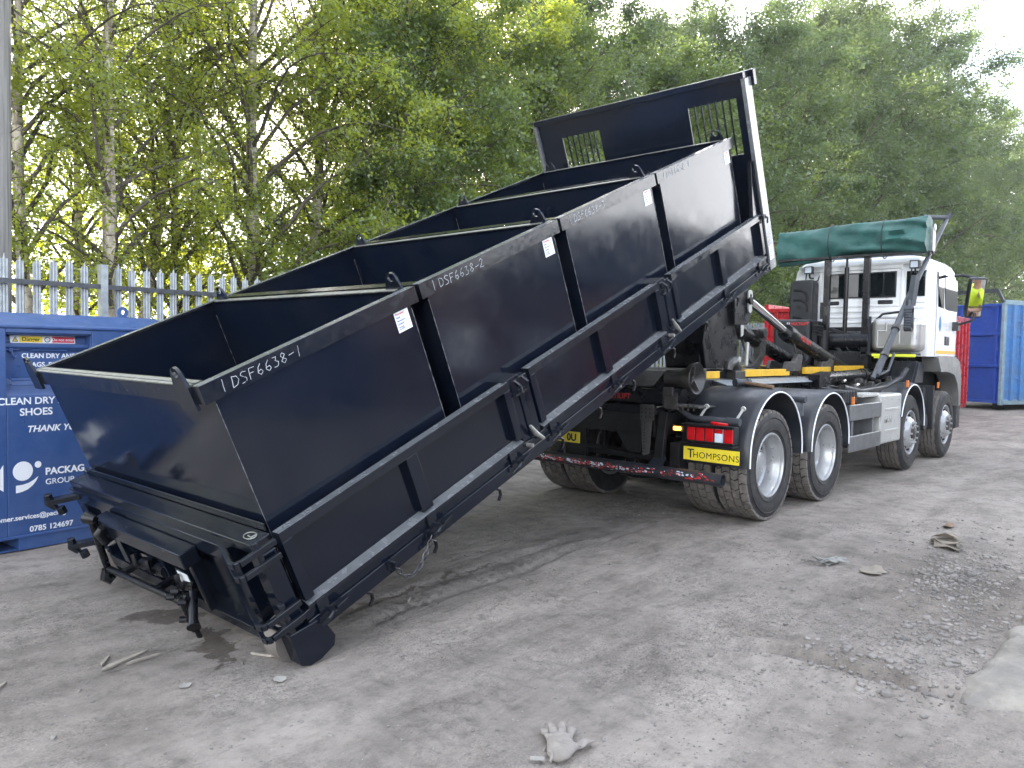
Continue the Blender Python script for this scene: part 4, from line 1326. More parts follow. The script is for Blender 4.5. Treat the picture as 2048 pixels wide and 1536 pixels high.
    for k in range(9):
        r_ = random.Random(k)
        y = -0.55 - 0.05 * k; z0 = 1.16 + r_.uniform(-.05, .04)
        pts = [(2.5 + r_.uniform(-.2, .2), y + 0.2, z0), (3.1, y, z0 - r_.uniform(0, .1)), (3.8 + r_.uniform(-.2, .2), y + r_.uniform(-.05, .05), z0 - r_.uniform(-.02, .08)), (4.6, y + r_.uniform(-.05, .1), z0 + r_.uniform(-.05, .05)), (5.2, -0.5, 1.2)]
        sm = []
        for i in range(len(pts) - 1):
            for t in range(6):
                f = t / 6; f = f * f * (3 - 2 * f)
                a, b_ = Vector(pts[i]), Vector(pts[i + 1]); sm.append(a.lerp(b_, t / 6) + Vector((0, 0, (f - t / 6) * (b_.z - a.z))))
        m.tube(sm, 0.016, 8)
    m.tube([(2.7, -0.95, 1.20), (3.2, -1.0, 1.14), (3.9, -1.08, 1.18), (4.35, -1.15, 1.30), (4.5, -1.18, 1.42)], 0.032, 10)
    hs = m.build('hydraulic_hose', M['dark_plastic'], T, smooth=50)
    m = MB()
    for k in range(16):
        r_ = random.Random(k + 50)
        x, y, z = r_.uniform(2.8, 5.0), r_.uniform(-0.95, -0.5), r_.uniform(1.1, 1.24)
        m.box(x, x + r_.uniform(.04, .12), y, y + 0.06, z, z + r_.uniform(.04, .09))
    for k in range(10):
        r_ = random.Random(k + 90)
        x, y, z = 3.7 + r_.uniform(-.15, .25), 0.1 + r_.uniform(-.2, .05), 1.42 + r_.uniform(0, .2)
        m.box(x, x + r_.uniform(.04, .1), y, y + 0.07, z, z + r_.uniform(.04, .1))
    m.build('valve_block', M['worn_grey'], hs, bevel=0.005)
    m = MB()
    for k in range(6):
        r_ = random.Random(k + 70)
        x, y, z = r_.uniform(2.9, 5.0), r_.uniform(-0.98, -0.7), r_.uniform(1.12, 1.26)
        m.cyl((x, y, z), (x + 0.08, y, z + 0.01), 0.022, 8)
    m.build('hose_fitting', M['chrome'], hs)
    # rear frame, plates and body rollers
    m = MB()
    m.box(-0.80, -0.40, -0.46, 0.62, 1.00, 1.075)
    m.box(-0.72, -0.35, -0.48, 0.62, 1.09, 1.235)
    m.box(-0.55, -0.30, -0.60, 0.70, 1.235, 1.30)
    m.prism([(-0.74, 1.235), (-0.46, 1.235), (-0.38, 1.36), (-0.52, 1.40)], -0.43, -0.36)
    rf = m.build('rear_frame', M['hook_black'], T, bevel=0.008)
    text('lettering', 'MULTILIFT', 0.075, (-0.7205, 0.235, 1.125), (0, -1, 0), (0, 0, 1), M['red_flake'], rf, 0.001, bold=0.002)
    text('lettering', 'U', 0.07, (-0.7205, 0.30, 1.125), (0, -1, 0), (0, 0, 1), M['lamp_white'], rf, 0.001, bold=0.002)
    m = MB()
    m.prism([(-0.66, 1.25), (-0.64, 1.265), (-0.40, 1.40), (-0.10, 1.425), (-0.10, 1.41), (-0.39, 1.385)], -0.36, 0.60)
    for s in (-1, 1):
        m.box(-0.42, 0.0, *sorted((s * 0.42, s * 0.54)), 1.30, 1.42)
    m.build('slide_plate', M['worn_grey'], rf, bevel=0.004)
    m = MB()
    m.prism([(-0.725, 1.06), (-0.73, 1.22), (-0.735, 1.22), (-0.735, 1.06)], -0.64, -0.50)
    m.box(-0.76, -0.72, -0.60, -0.50, 1.18, 1.26)
    m.box(-0.72, -0.40, -0.86, -0.48, 1.075, 1.09)
    for k in range(6): m.cyl((-0.70, -0.52 - 0.055 * k, 1.05), (-0.70, -0.52 - 0.055 * k, 1.105), 0.012, 6)
    m.build('bolted_bracket', M['worn_grey'], rf, bevel=0.003)
    for s in (-1, 1):
        m = MB()
        prof = [(0.43, 0.0), (0.43, 0.085), (0.55, 0.085), (0.60, 0.088), (0.64, 0.105), (0.70, 0.145), (0.735, 0.152), (0.742, 0.148), (0.735, 0.140), (0.66, 0.080), (0.64, 0.03), (0.66, 0.03), (0.66, 0.0)]
        m.lathe(prof, origin=(-0.55, 0, 1.345), axis=(0, s, 0), n=36)
        for k in range(4):
            a = k * math.pi / 2 + 0.4
            m.bar((-0.55 + 0.03 * math.cos(a), s * 0.68, 1.345 + 0.03 * math.sin(a)), (-0.55 + 0.13 * math.cos(a), s * 0.715, 1.345 + 0.13 * math.sin(a)), 0.012, 0.06, up=(0, 1, 0))
        m.cyl((-0.55, s * 0.64, 1.345), (-0.55, s * 0.70, 1.345), 0.032, 12)
        m.build('body_roller', M['worn_grey'], rf, smooth=40)
    # rear cross member, hitch plate, hangers
    m = MB()
    m.box(-0.80, -0.74, -0.30, 0.62, 0.80, 1.00)
    m.prism([(-0.30, 0.62), (-0.30, 0.82), (0.05, 0.82), (-0.02, 0.80), (-0.12, 0.66), (-0.16, 0.62)], -0.80, -0.76, axes='yz')
    m.prism([(0.62, 0.45), (0.62, 0.82), (0.36, 0.82), (0.36, 0.45)], -0.80, -0.76, axes='yz')
    m.box(-0.72, -0.40, -0.32, 0.60, 0.55, 0.60)
    m.box(-0.66, -0.60, 0.22, 0.26, 0.40, 0.85)
    m.cyl((-0.5, 0.02, 0.60), (-0.45, 0.02, 0.60), 0.11, 16)
    for y in (-0.50, 0.70):
        m.bar((-0.82, y, 0.45), (-0.72, y, 1.02), 0.09, 0.05)
    m.box(-0.70, -0.50, -0.66, -0.56, 0.48, 0.74)
    cr = m.build('rear_member', M['chassis'], T, bevel=0.005)
    m = MB()
    m.box(-0.815, -0.80, -0.44, -0.29, 0.94, 1.09)
    m.prism([(-0.30, 0.94), (-0.42, 0.94), (-0.40, 0.62), (-0.33, 0.60)], -0.815, -0.80, axes='yz')
    for k in range(10):
        y, z = -0.31 - 0.045 * (k % 3), 0.97 + 0.04 * (k // 3)
        m.cyl((-0.8155, y, z), (-0.8175, y, z), 0.009, 8, mi=1)
        m.cyl((-0.8155, -0.345, 0.64 + 0.03 * k), (-0.8175, -0.345, 0.64 + 0.03 * k), 0.007, 8, mi=1)
    m.build('drilled_plate', [M['worn_grey'], M['dark']], cr, bevel=0.002)
    # under-run bar with flaked red and white stripes
    m = MB(); m.lathe([(-1.235, 0.050), (-1.235, 0.056), (1.0, 0.056), (1.0, 0.05)], origin=(-0.95, 0, 0.49), axis=(0, 1, 0), n=28)
    m.lathe([(-1.234, 0.050), (-1.10, 0.050)], origin=(-0.95, 0, 0.49), axis=(0, 1, 0), n=28)
    m.cyl((-0.95, -1.1, 0.49), (-0.95, -1.095, 0.49), 0.05, 20)
    for y in (-0.50, 0.70): m.bar((-0.94, y, 0.49), (-0.76, y, 0.60), 0.10, 0.05)
    for y in (-0.33, -0.20): m.lathe([(y, 0.058), (y + 0.012, 0.060), (y + 0.024, 0.058)], origin=(-0.95, 0, 0.49), axis=(0, 1, 0), n=24)
    ur = m.build('underrun_bar', M['guard_plastic'], T, smooth=40)
    m = MB()
    r_ = random.Random(5)
    for k in range(420):
        y = r_.uniform(-1.17, 0.86)
        band = int((y + 1.3) / 0.16) % 2
        if -0.75 < y < -0.5 and r_.random() < .6: continue
        a = math.pi + r_.gauss(-0.05, 0.25) + 0.25 * (y < -0.5)
        w_, h_ = r_.uniform(.004, .02), r_.uniform(.05, .16)
        if y < -0.55 and r_.random() < 0.5: continue
        vs = []
        for (dy, da) in ((-w_, -h_), (w_, -h_ * r_.random()), (w_ * .7, h_), (-w_ * .8, h_ * r_.random())):
            vs.append((-0.95 + 0.0572 * math.cos(a + da), y + dy, 0.49 - 0.0572 * math.sin(a + da)))
        m.add(vs, [(0, 1, 2, 3)], 0 if (band or r_.random() < .45) and r_.random() < 0.8 else 1)
    m.build('flaked_paint', [M['red_flake'], M['lamp_white']], ur)
    # mudguards with stays
    for s in (-1, 1):
        for (cx, cz, r, a0, a1, d0, d1) in ((0.06, 0.64, 0.585, R(-2), R(182), 0.03, 0.07), (1.45, 0.63, 0.545, R(-2), R(182), 0.03, 0.03)):
            gd = guard(T, cx, cz, r, -1.275, -0.58, a0, a1, d0, d1)
            if s > 0: gd.scale = (1, -1, 1)
        gd = guard(T, 4.56, 0.64, 0.56, -1.265, -0.86, R(-2), R(165), 0.02, 0.0)
        if s > 0: gd.scale = (1, -1, 1)
    m = MB()
    m.tube([(-0.62, -0.44, 1.065), (-0.62, -0.60, 1.06), (-0.63, -0.66, 1.03), (-0.64, -0.74, 0.985), (-0.64, -0.80, 0.98), (-0.64, -1.22, 0.975)], 0.028, 12)
    m.cyl((-0.64, -1.10, 0.976), (-0.64, -1.225, 0.975), 0.035, 12)
    m.cyl((-0.60, -0.44, 1.10), (-0.60, -0.50, 1.03), 0.03, 10)
    m.build('guard_stay', M['galv_dark'], T, smooth=40)
    m = MB()
    m.cyl((0.74, -0.55, 1.15), (0.74, -1.26, 1.13), 0.028, 12)
    m.cyl((0.74, -1.10, 1.135), (0.74, -1.265, 1.13), 0.034, 12)
    m.bar((0.745, -1.22, 1.12), (0.62, -1.27, 0.97), 0.012, 0.035, up=(0, 1, 0))
    m.build('guard_stay', M['galv_dark'], T, smooth=40)
    for y in (-0.83, -1.19):
        m = MB()
        m.bar((-0.64, y, 0.995), (-0.575, y - 0.03, 1.09), 0.022, 0.010, up=(1, 0, 0))
        m.cyl((-0.58, y - 0.03, 1.09), (-0.565, y - 0.03, 1.095), 0.024, 10)
        m.build('stay_strap', M['alu_box'], T, bevel=0.002)
    # tail lamps in guards, marker lamp, plates
    for s in (-1, 1):
        y0, y1 = (-1.20, -0.735) if s < 0 else (0.735, 1.20)
        m = MB()
        m.box(-0.70, -0.60, y0, y1, 0.765, 0.925)
        tl = m.build('tail_lamp', M['dark_plastic'], T, bevel=0.01)
        cells = 5; wv = (y1 - y0) / cells
        for k in range(cells):
            q0 = y0 + wv * k + 0.008; q1 = y0 + wv * (k + 1) - 0.008
            mm = 'lamp_white' if (s < 0 and k == 1) else 'red_lens'
            b_ = MB(); b_.box(-0.716, -0.70, q0, q1, 0.785, 0.905)
            if mm == 'lamp_white':
                b_.box(-0.7165, -0.716, q0, q1, 0.865, 0.905, mi=1)
            b_.build('lens', [M[mm], M['red_lens']], tl, bevel=0.004)
        b_ = MB()
        b_.box(-0.775, -0.60, y0 - 0.02, y1 + 0.02, 0.932, 0.940)
        b_.box(-0.775, -0.76, y0 - 0.02, y1 + 0.02, 0.752, 0.762)
        for k in range(cells + 1):
            q = y0 + wv * k
            b_.bar((-0.765, q, 0.757), (-0.765, q, 0.935), 0.008, 0.012)
        for q in (y0 - 0.015, y1 + 0.015): b_.bar((-0.765, q, 0.757), (-0.62, q, 0.757), 0.01, 0.012)
        b_.build('lamp_cage', M['chassis'], tl)
        if s < 0:
            b_ = MB(); b_.tube([(-0.70, -0.98, 0.955), (-0.71, -1.05, 0.95), (-0.70, -1.14, 0.948)], [0.014, 0.017, 0.012], 8)
            b_.build('red_marker', M['red_lens'], tl)
    m = MB(); m.lathe([(0, 0.0), (0.0, 0.024), (0.02, 0.02), (0.026, 0.0)], origin=(-0.76, 0, 0), axis=(-1, 0, 0), n=16)
    o = MB(); o.box(-0.785, -0.765, -0.71, -0.635, 0.868, 0.902)
    o.build('side_marker', M['amber_lit'], T, bevel=0.008)
    m = MB(); m.box(-0.765, -0.745, -0.73, -0.615, 0.855, 0.915)
    m.build('marker_mount', M['dark_plastic'], T, bevel=0.004)
    m = MB(); m.box(-0.760, -0.752, -1.285, -0.735, 0.605, 0.728)
    pl = m.build('name_plate', M['plate_yellow'], T, bevel=0.003)
    text('lettering', 'T', 0.118, (-0.7605, -0.775, 0.628), (0, -1, 0), (0, 0, 1), M['ink_black'], pl, 0.001, bold=0.001)
    text('lettering', 'HOMPSONS', 0.0805, (-0.7605, -0.832, 0.632), (0, -1, 0), (0, 0, 1), M['ink_black'], pl, 0.001, space=1.08)
    m = MB(); m.box(-0.93, -0.92, 0.34, 0.86, 0.66, 0.77)
    pl = m.build('number_plate', M['plate_yellow'], T, bevel=0.003)
    text('lettering', '0U', 0.10, (-0.9305, 0.50, 0.68), (0, -1, 0), (0, 0, 1), M['ink_black'], pl, 0.001, bold=0.004)
    # side guards and battery box between the axles
    for s in (-1, 1):
        m = MB()
        for (z0, z1) in ((0.83, 1.02), (0.465, 0.655)):
            m.box(2.10, 3.22, *sorted((s * 1.225, s * 1.255)), z0, z1)
        for x in (2.25, 3.0): m.box(x, x + 0.05, *sorted((s * 0.4, s * 1.224)), 0.50, 1.0)
        m.build('side_guard', M['side_bar'], T, bevel=0.01)
        m = MB()
        m.box(2.45, 3.0, *sorted((s * 0.5, s * 1.0)), 0.55, 1.05)
        m.box(2.15, 2.62, *sorted((s * 0.80, s * 1.15)), 1.03, 1.16)
        for k in range(5): m.box(2.17 + k * 0.09, 2.21 + k * 0.09, *sorted((s * 0.78, s * 1.165)), 1.02, 1.172)
        m.build('air_tank_box', M['dark_plastic'], T, bevel=0.01)
        m = MB()
        m.box(3.22, 4.05, *sorted((s * 0.55, s * 1.255)), 0.47, 1.105)
        bb = m.build('battery_box', M['alu_box'], T, bevel=0.03, seg=3)
        m = MB()
        m.box(2.66, 3.30, *sorted((s * 0.62, s * 1.20)), 1.085, 1.118)
        for k in range(6): m.box(2.70 + k * 0.1, 2.74 + k * 0.1, *sorted((s * 0.62, s * 1.2)), 1.118, 1.128)
        m.build('box_lid', M['alu_box'], bb, bevel=0.004)
        m = MB()
        for (x, z) in ((3.33, 1.03), (3.62, 1.04), (3.92, 1.03), (3.33, 0.54), (3.62, 0.53), (3.92, 0.54)):
            m.cyl((x, s * 1.25, z), (x, s * 1.262, z), 0.014, 10)
        m.box(3.36, 3.92, *sorted((s * 1.252, s * 1.262)), 0.895, 0.925)
        m.box(3.36, 3.92, *sorted((s * 1.252, s * 1.262)), 0.62, 0.65)
        m.build('pressed_rib', M['alu_box'], bb, bevel=0.004)
        if s < 0:
            text('lettering', 'MAN', 0.12, (3.34, -1.256, 0.745), (1, 0, 0), (0, 0, 1), M['alu_box'], bb, 0.008, bold=0.004, space=1.15)
        m = MB()
        for (x, z) in ((2.16, 1.065), (4.28, 1.22), (5.86, 1.17)):
            m.box(x, x + 0.05, *sorted((s * 1.235, s * 1.26)), z - 0.045, z + 0.045)
        m.build('amber_reflector', M['amber'], T, bevel=0.004)
    # cab --------------------------------------------------------------------------------
    YL, YR = 0.90, -1.19
    def outline(x0, x1, yl, yr, z, cr=0.16, cf=0.22):
        pts = []
        def arc(cx, cy, r, a0, a1):
            for i in range(6):
                a = a0 + (a1 - a0) * i / 5
                pts.append((cx + r * math.cos(a), cy + r * math.sin(a), z))
        arc(x0 + cr, yr + cr, cr, math.pi, 1.5 * math.pi)
        arc(x1 - cf, yr + cf, cf, 1.5 * math.pi, 2 * math.pi)
        arc(x1 - cf, yl - cf, cf, 0, 0.5 * math.pi)
        arc(x0 + cr, yl - cr, cr, 0.5 * math.pi, math.pi)
        return pts
    m = MB()
    rings = [outline(5.57, 7.28, YL, YR, 1.60, .06), outline(5.55, 7.30, YL, YR, 1.66, .06), outline(5.55, 7.30, YL, YR, 2.35, .06), outline(5.55, 7.20, YL - .01, YR + .01, 2.80, .07),
             outline(5.55, 7.16, YL - .03, YR + .03, 2.95, .09), outline(5.56, 7.08, YL - .06, YR + .06, 3.03, .12), outline(5.58, 6.98, YL - .12, YR + .12, 3.085, .14), outline(5.63, 6.85, YL - .26, YR + .26, 3.125, .14), outline(5.75, 6.6, YL - .6, YR + .6, 3.145, .14)]
    m.loft(rings)
    cab = m.build('cab', M['white_paint'], T, smooth=35)
    # rear wall pressings
    m = MB()
    m.box(5.525, 5.552, -0.78, 0.62, 2.93, 3.00)
    m.box(5.522, 5.552, -1.14, 0.80, 2.985, 3.03)
    for k in range(4):
        z = 2.10 + k * 0.085
        m.box(5.535, 5.553, -0.74, 0.36, z, z + 0.035)
        if k != 1: m.box(5.535, 5.553, -1.10, -0.86, z + 0.05, z + 0.085)
    m.box(5.53, 5.553, -0.80, -0.765, 1.75, 2.93)
    m.box(5.53, 5.553, 0.42, 0.47, 1.75, 2.93)
    m.box(5.538, 5.553, -0.74, 0.40, 1.98, 2.03)
    m.build('rear_pressing', M['white_paint'], cab, bevel=0.012, seg=3)
    def win(name, y0, y1, z0, z1, x=5.546, d=0.012):
        b_ = MB(); b_.box(x - d, x, y0, y1, z0, z1)
        return b_.build(name, M['glass'], cab, bevel=0.01)
    rw = win('rear_window', -0.685, 0.335, 2.51, 2.875)
    b_ = MB()
    for (y0, y1, z0, z1) in ((-0.70, 0.35, 2.495, 2.512), (-0.70, 0.35, 2.872, 2.890), (-0.70, -0.684, 2.512, 2.872), (0.334, 0.35, 2.512, 2.872)): b_.box(5.530, 5.547, y0, y1, z0, z1)
    b_.build('window_seal', M['dark_plastic'], rw)
    win('rear_window', -1.10, -0.84, 2.50, 2.88)
    b_ = MB()
    b_.box(5.526, 5.553, 0.14, 0.33, 2.395, 2.455); b_.box(5.526, 5.553, -0.66, -0.44, 2.395, 2.455)
    b_.build('vent_slot', M['dark_plastic'], cab, bevel=0.012)
    # door side, right and left
    for s, yy in ((-1, YR), (1, YL)):
        m = MB()
        def yb(a, b): return sorted((yy + s * a, yy + s * b))
        m.box(5.86, 7.06, *yb(-0.03, 0.006), 1.61, 2.33)
        dr = m.build('door', M['white_paint'], cab, bevel=0.008, seg=3)
        b_ = MB(); b_.prism([(6.34, 2.345), (7.13, 2.25), (7.11, 2.45), (7.02, 2.83), (6.27, 2.87)], yy + s * (-0.02), yy + s * 0.004)
        b_.build('door_window', M['glass'], dr, bevel=0.004)
        b_ = MB(); b_.prism([(5.93, 2.36), (6.28, 2.345), (6.22, 2.875), (5.91, 2.885)], yy + s * (-0.02), yy + s * 0.003)
        b_.build('quarter_window', M['glass'], dr, bevel=0.004)
        b_ = MB(); b_.box(6.36, 6.60, *yb(0.004, 0.022), 1.78, 1.92)
        b_.build('door_handle', M['dark_plastic'], dr, bevel=0.012)
        b_ = MB(); b_.box(5.88, 7.05, *yb(0.0055, 0.0085), 1.645, 1.695)
        b_.build('reflective_stripe', M['reflect_orange'], dr)
        b_ = MB(); b_.prism([(6.06 + 0.07 * math.cos(a), 2.10 + 0.115 * math.sin(a)) for a in [i * math.pi / 10 for i in range(20)]], yy + s * 0.005, yy + s * 0.008)
        b_.build('door_emblem', M['pale_blue'], dr)
        for (x0, x1) in ((5.83, 5.855),):
            b_ = MB(); b_.box(x0, x1, *yb(-0.01, 0.002), 1.62, 2.9); b_.build('shut_line', M['cab_grey'], cab)
        # wing over the front wheel
        m = MB()
        path = [(6.00, 1.40), (6.02, 1.37), (6.08, 1.365), (6.2, 1.37), (6.5, 1.36), (6.85, 1.31), (7.05, 1.18), (7.17, 1.0), (7.20, 0.80)]
        top = [(5.93, 1.58), (5.95, 1.60), (6.02, 1.61), (6.2, 1.61), (6.6, 1.61), (7.0, 1.60), (7.30, 1.52), (7.42, 1.25), (7.44, 0.80)]
        rg = []
        for (a, b2) in zip(path, top):
            rg.append([(a[0], yy + s * 0.06, a[1]), (b2[0], yy + s * 0.035, b2[1]), (b2[0], yy - s * 0.2, b2[1]), (a[0], yy - s * 0.2, a[1])])
        m.loft(rg)
        m.build('wheel_arch', M['cab_grey'], cab, smooth=50)
        m = MB()
        m.box(7.22, 7.50, *yb(-0.3, 0.02), 0.42, 0.95)
        m.box(6.95, 7.05, *yb(-0.35, 0.0), 0.40, 0.95)
        m.build('bumper_end', M['dark_plastic'], cab, bevel=0.03)
        m = MB()
        m.box(5.76, 5.82, *yb(-0.38, 0.03), 0.50, 1.16)
        m.prism([(5.55, 0.70), (5.76, 0.70), (5.76, 1.12), (5.62, 1.12)], *yb(-0.36, -0.06))
        m.cyl((5.50, yy - s * 0.08, 0.62), (5.50, yy + s * 0.0, 0.62), 0.13, 16)
        m.build('mud_flap', M['dark_plastic'], T, bevel=0.01)
        m = MB()
        m.prism([(5.30, 1.20), (5.75, 1.20), (5.78, 1.50), (5.55, 1.52)], *yb(-0.50, -0.12))
        for k in range(4):
            m.prism([(5.29, 1.20), (5.33, 1.20), (5.58, 1.53), (5.545, 1.53)], *yb(-0.16 - 0.1 * k, -0.19 - 0.1 * k))
        m.build('engine_cover', M['guard_plastic'], T, bevel=0.006)
        # mirrors
        m = MB()
        ym = yy - s * 0.0
        m.tube([(6.85, yy + s * 0.0, 2.90), (6.80, yy + s * 0.12, 2.90), (6.76, yy + s * 0.34, 2.84), (6.78, yy + s * 0.36, 2.72)], 0.025, 8)
        m.tube([(6.85, yy + s * 0.0, 2.12), (6.80, yy + s * 0.10, 2.12), (6.76, yy + s * 0.30, 2.18), (6.78, yy + s * 0.32, 2.3)], 0.022, 8)
        m.box(6.79, 6.93, *yb(0.0, 0.09), 2.02, 2.16)
        mi = m.build('mirror_arm', M['dark_plastic'], cab, bevel=0.006)
        nrm = Vector((-1.426, s * 1.0, -0.452)).normalized()
        xa = Vector((0, 0, 1)).cross(nrm).normalized(); za = nrm.cross(xa)
        mx = Matrix((nrm, xa, za)).transposed().to_4x4(); mx.translation = Vector((6.78, yy + s * 0.33, 2.53))
        m = MB(); m.box(-0.10, 0.0, -0.125, 0.125, -0.32, 0.32)
        mo = m.build('mirror_housing', M['dark_plastic'], mi, bevel=0.03, seg=3); mo.matrix_local = mx
        for (z0, z1) in ((-0.13, 0.29), (-0.29, -0.15)):
            m = MB(); m.box(0.0, 0.004, -0.10, 0.10, z0, z1)
            go = m.build('mirror_glass', M['mirror'], mi); go.matrix_local = mx
    m = MB()
    m.box(7.20, 7.46, YR + 0.05, YL - 0.05, 0.40, 1.62)
    m.box(5.57, 7.2, YR + 0.3, YL - 0.3, 1.1, 1.59)
    m.build('engine_bay', M['dark'], T)
    # air intake, oil box, tanks behind the cab
    m = MB()
    m.prism([(0.47, 1.75), (0.87, 1.75), (0.85, 2.72), (0.80, 2.80), (0.52, 2.80), (0.47, 2.76)], 5.30, 5.545, axes='yz')
    sk = m.build('intake_stack', M['dark_plastic'], T, bevel=0.03, seg=3)
    m = MB()
    for (z, a) in ((2.64, 0), (2.48, 0), (2.20, 0)):
        m.tube([(5.297, 0.78, z), (5.297, 0.67, z - 0.005), (5.297, 0.59, z - 0.05), (5.297, 0.56, z - 0.12), (5.297, 0.56, z - 0.2)], 0.022, 8)
    m.cyl((5.303, 0.70, 2.36), (5.29, 0.70, 2.36), 0.032, 12)
    m.build('moulded_groove', M['dark'], sk)
    m = MB()
    m.box(4.92, 5.30, 0.36, 0.95, 1.42, 2.15)
    ob = m.build('oil_tank', M['dark_plastic'], T, bevel=0.05, seg=3)
    text('lettering', 'MULTILIFT', 0.062, (4.9195, 0.66, 2.055), (0, -1, 0), (0, 0, 1), M['red_flake'], ob, 0.002, bold=0.002)
    text('lettering', 'U', 0.06, (4.9195, 0.72, 2.055), (0, -1, 0), (0, 0, 1), M['lamp_white'], ob, 0.002, bold=0.003)
    m = MB()
    m.box(4.98, 5.30, 0.26, 0.34, 1.70, 2.12)
    for k in range(4): m.cyl((4.95, 0.30, 2.05 - 0.04 * k), (4.95, 0.16, 2.03 - 0.05 * k), 0.014, 8)
    m.cyl((5.05, 0.18, 1.60), (5.05, 0.18, 1.98), 0.07, 14)
    m.build('filter_unit', M['chassis'], T, bevel=0.004)
    m = MB()
    m.box(5.00, 5.44, -1.18, -0.52, 1.66, 2.16)
    tk = m.build('fuel_tank', M['silver_tank'], T, bevel=0.10, seg=5)
    m = MB()
    for (y0, y1, z0, z1) in ((-0.62, -0.74, 1.96, 1.96), (-0.74, -0.74, 1.96, 2.09), (-0.62, -0.62, 1.74, 1.96), (-0.78, -0.78, 1.70, 1.86), (-0.92, -0.92, 1.78, 2.10), (-0.62, -0.78, 1.72, 1.72)):
        m.cyl((4.999, y0, z0), (4.999, y1, z1 + 1e-4), 0.014, 8)
    m.build('pressed_rib', M['silver_tank'], tk, smooth=50)
    m = MB()
    m.box(4.99, 5.02, -0.525, -0.49, 1.62, 2.18)
    m.box(4.97, 5.45, -1.1, -0.5, 1.61, 1.645)
    m.build('tank_strap', M['dark_plastic'], tk)
    m = MB(); m.box(4.86, 4.90, -1.18, -0.59, 1.585, 1.625)
    m.box(4.87, 4.92, -0.75, -0.62, 1.56, 1.586)
    m.build('light_bar', M['strip_yellow'], T, bevel=0.008)
    m = MB()
    m.box(5.46, 5.50, -0.52, 0.26, 1.55, 2.04)
    m.cyl((5.28, 0.22, 1.82), (5.28, -0.5, 1.82), 0.15, 20)
    m.cyl((5.05, 0.0, 1.53), (5.05, -0.46, 1.53), 0.05, 12)
    m.box(5.00, 5.45, -0.50, 0.30, 1.40, 1.62)
    m.build('air_cylinder', M['hook_black'], T, smooth=40)
    # sheeting gear: two masts, a central lift ram, a cross bar, swing arms
    m = MB()
    for y in (0.215, -0.375): m.box(5.17, 5.25, y - 0.045, y + 0.045, 1.36, 3.09)
    m.box(5.17, 5.25, -0.46, 0.30, 1.60, 1.66)
    m.box(5.16, 5.20, 0.26, 0.30, 2.16, 2.42)
    m.bar((5.20, 0.20, 2.02), (5.20, -0.33, 1.84), 0.04, 0.05)
    m.bar((5.20, 0.20, 1.95), (5.20, -0.05, 1.62), 0.04, 0.05)
    m.bar((5.20, -0.60, 1.90), (5.20, -0.34, 1.62), 0.03, 0.04)
    m.box(5.10, 5.30, -1.22, 0.98, 3.085, 3.125)
    sg = m.build('sheet_mast', M['hook_black'], T, bevel=0.006)
    m = MB(); m.cyl((5.21, -0.075, 1.75), (5.21, -0.075, 2.95), 0.034, 14); m.cyl((5.21, -0.075, 2.95), (5.21, -0.075, 3.09), 0.018, 10)
    m.build('mast_ram', M['hook_black'], sg, smooth=40)
    m = MB()
    m.tube([(5.2, -0.44, 1.95), (5.2, -0.50, 2.10), (5.2, -0.62, 2.22), (5.2, -0.85, 2.25), (5.15, -1.0, 2.2)], 0.018, 8)
    m.build('air_hose', M['dark_plastic'], sg, smooth=50)
    m = MB()
    m.tube([(5.18, 0.16, 1.70), (5.16, 0.02, 1.82), (5.16, -0.10, 1.80), (5.18, -0.14, 1.68)], 0.010, 6)
    m.build('air_hose', M['dark_plastic'], sg, smooth=50)
    m = MB()
    m.box(5.22, 5.33, -1.265, -1.245, 3.12, 3.46)
    m.cyl((5.27, -1.255, 3.46), (5.27, -1.275, 3.46), 0.055, 16)
    m.build('roll_bracket', M['alu_box'], sg, bevel=0.01)
    m = MB()
    m.tube([(3.52, -1.08, 1.34), (4.52, -1.15, 2.40), (6.12, -1.22, 3.72)], [0.042, 0.036, 0.030], 12)
    m.tube([(3.45, -1.06, 1.30), (4.45, -1.13, 2.30)], 0.03, 10)
    m.cyl((6.12, -1.24, 3.72), (5.72, -0.98, 3.70), 0.035, 12)
    m.cyl((6.12, -1.20, 3.66), (6.12, -1.26, 3.79), 0.045, 12)
    m.tube([(3.60, -1.10, 1.35), (3.8, -1.14, 1.40), (3.98, -1.14, 1.58), (4.02, -1.14, 1.64)], 0.018, 8)
    sa = m.build('swing_arm', M['galv_dark'], sg, smooth=40)
    m = MB()
    m.bar((4.50, -1.24, 2.70), (4.42, -1.22, 2.30), 0.07, 0.10)
    m.tube([(4.42, -1.2, 2.36), (4.36, -1.22, 2.15), (4.40, -1.22, 1.96)], 0.045, 10)
    for k in range(8): m.cyl((4.37, -1.26, 2.24 - 0.036 * k), (4.37, -1.16, 2.24 - 0.036 * k), 0.052, 8)
    m.build('arm_spring', M['galv_dark'], sg, smooth=40)
    m = MB()
    for f in (0.25, 0.6): 
        p = Vector((3.52, -1.08, 1.34)).lerp(Vector((4.52, -1.15, 2.40)), f); m.tube([p - Vector((.02, 0, .02)), p + Vector((.02, 0, .02))], 0.056, 12)
    p = Vector((4.52, -1.15, 2.40)).lerp(Vector((6.12, -1.22, 3.72)), 0.55); m.tube([p - Vector((.02, 0, .02)), p + Vector((.02, 0, .02))], 0.05, 12)
    m.build('arm_collar', M['worn_grey'], sg)
    # rolled mesh sheet
    rings = []
    nr, ns = 44, 60
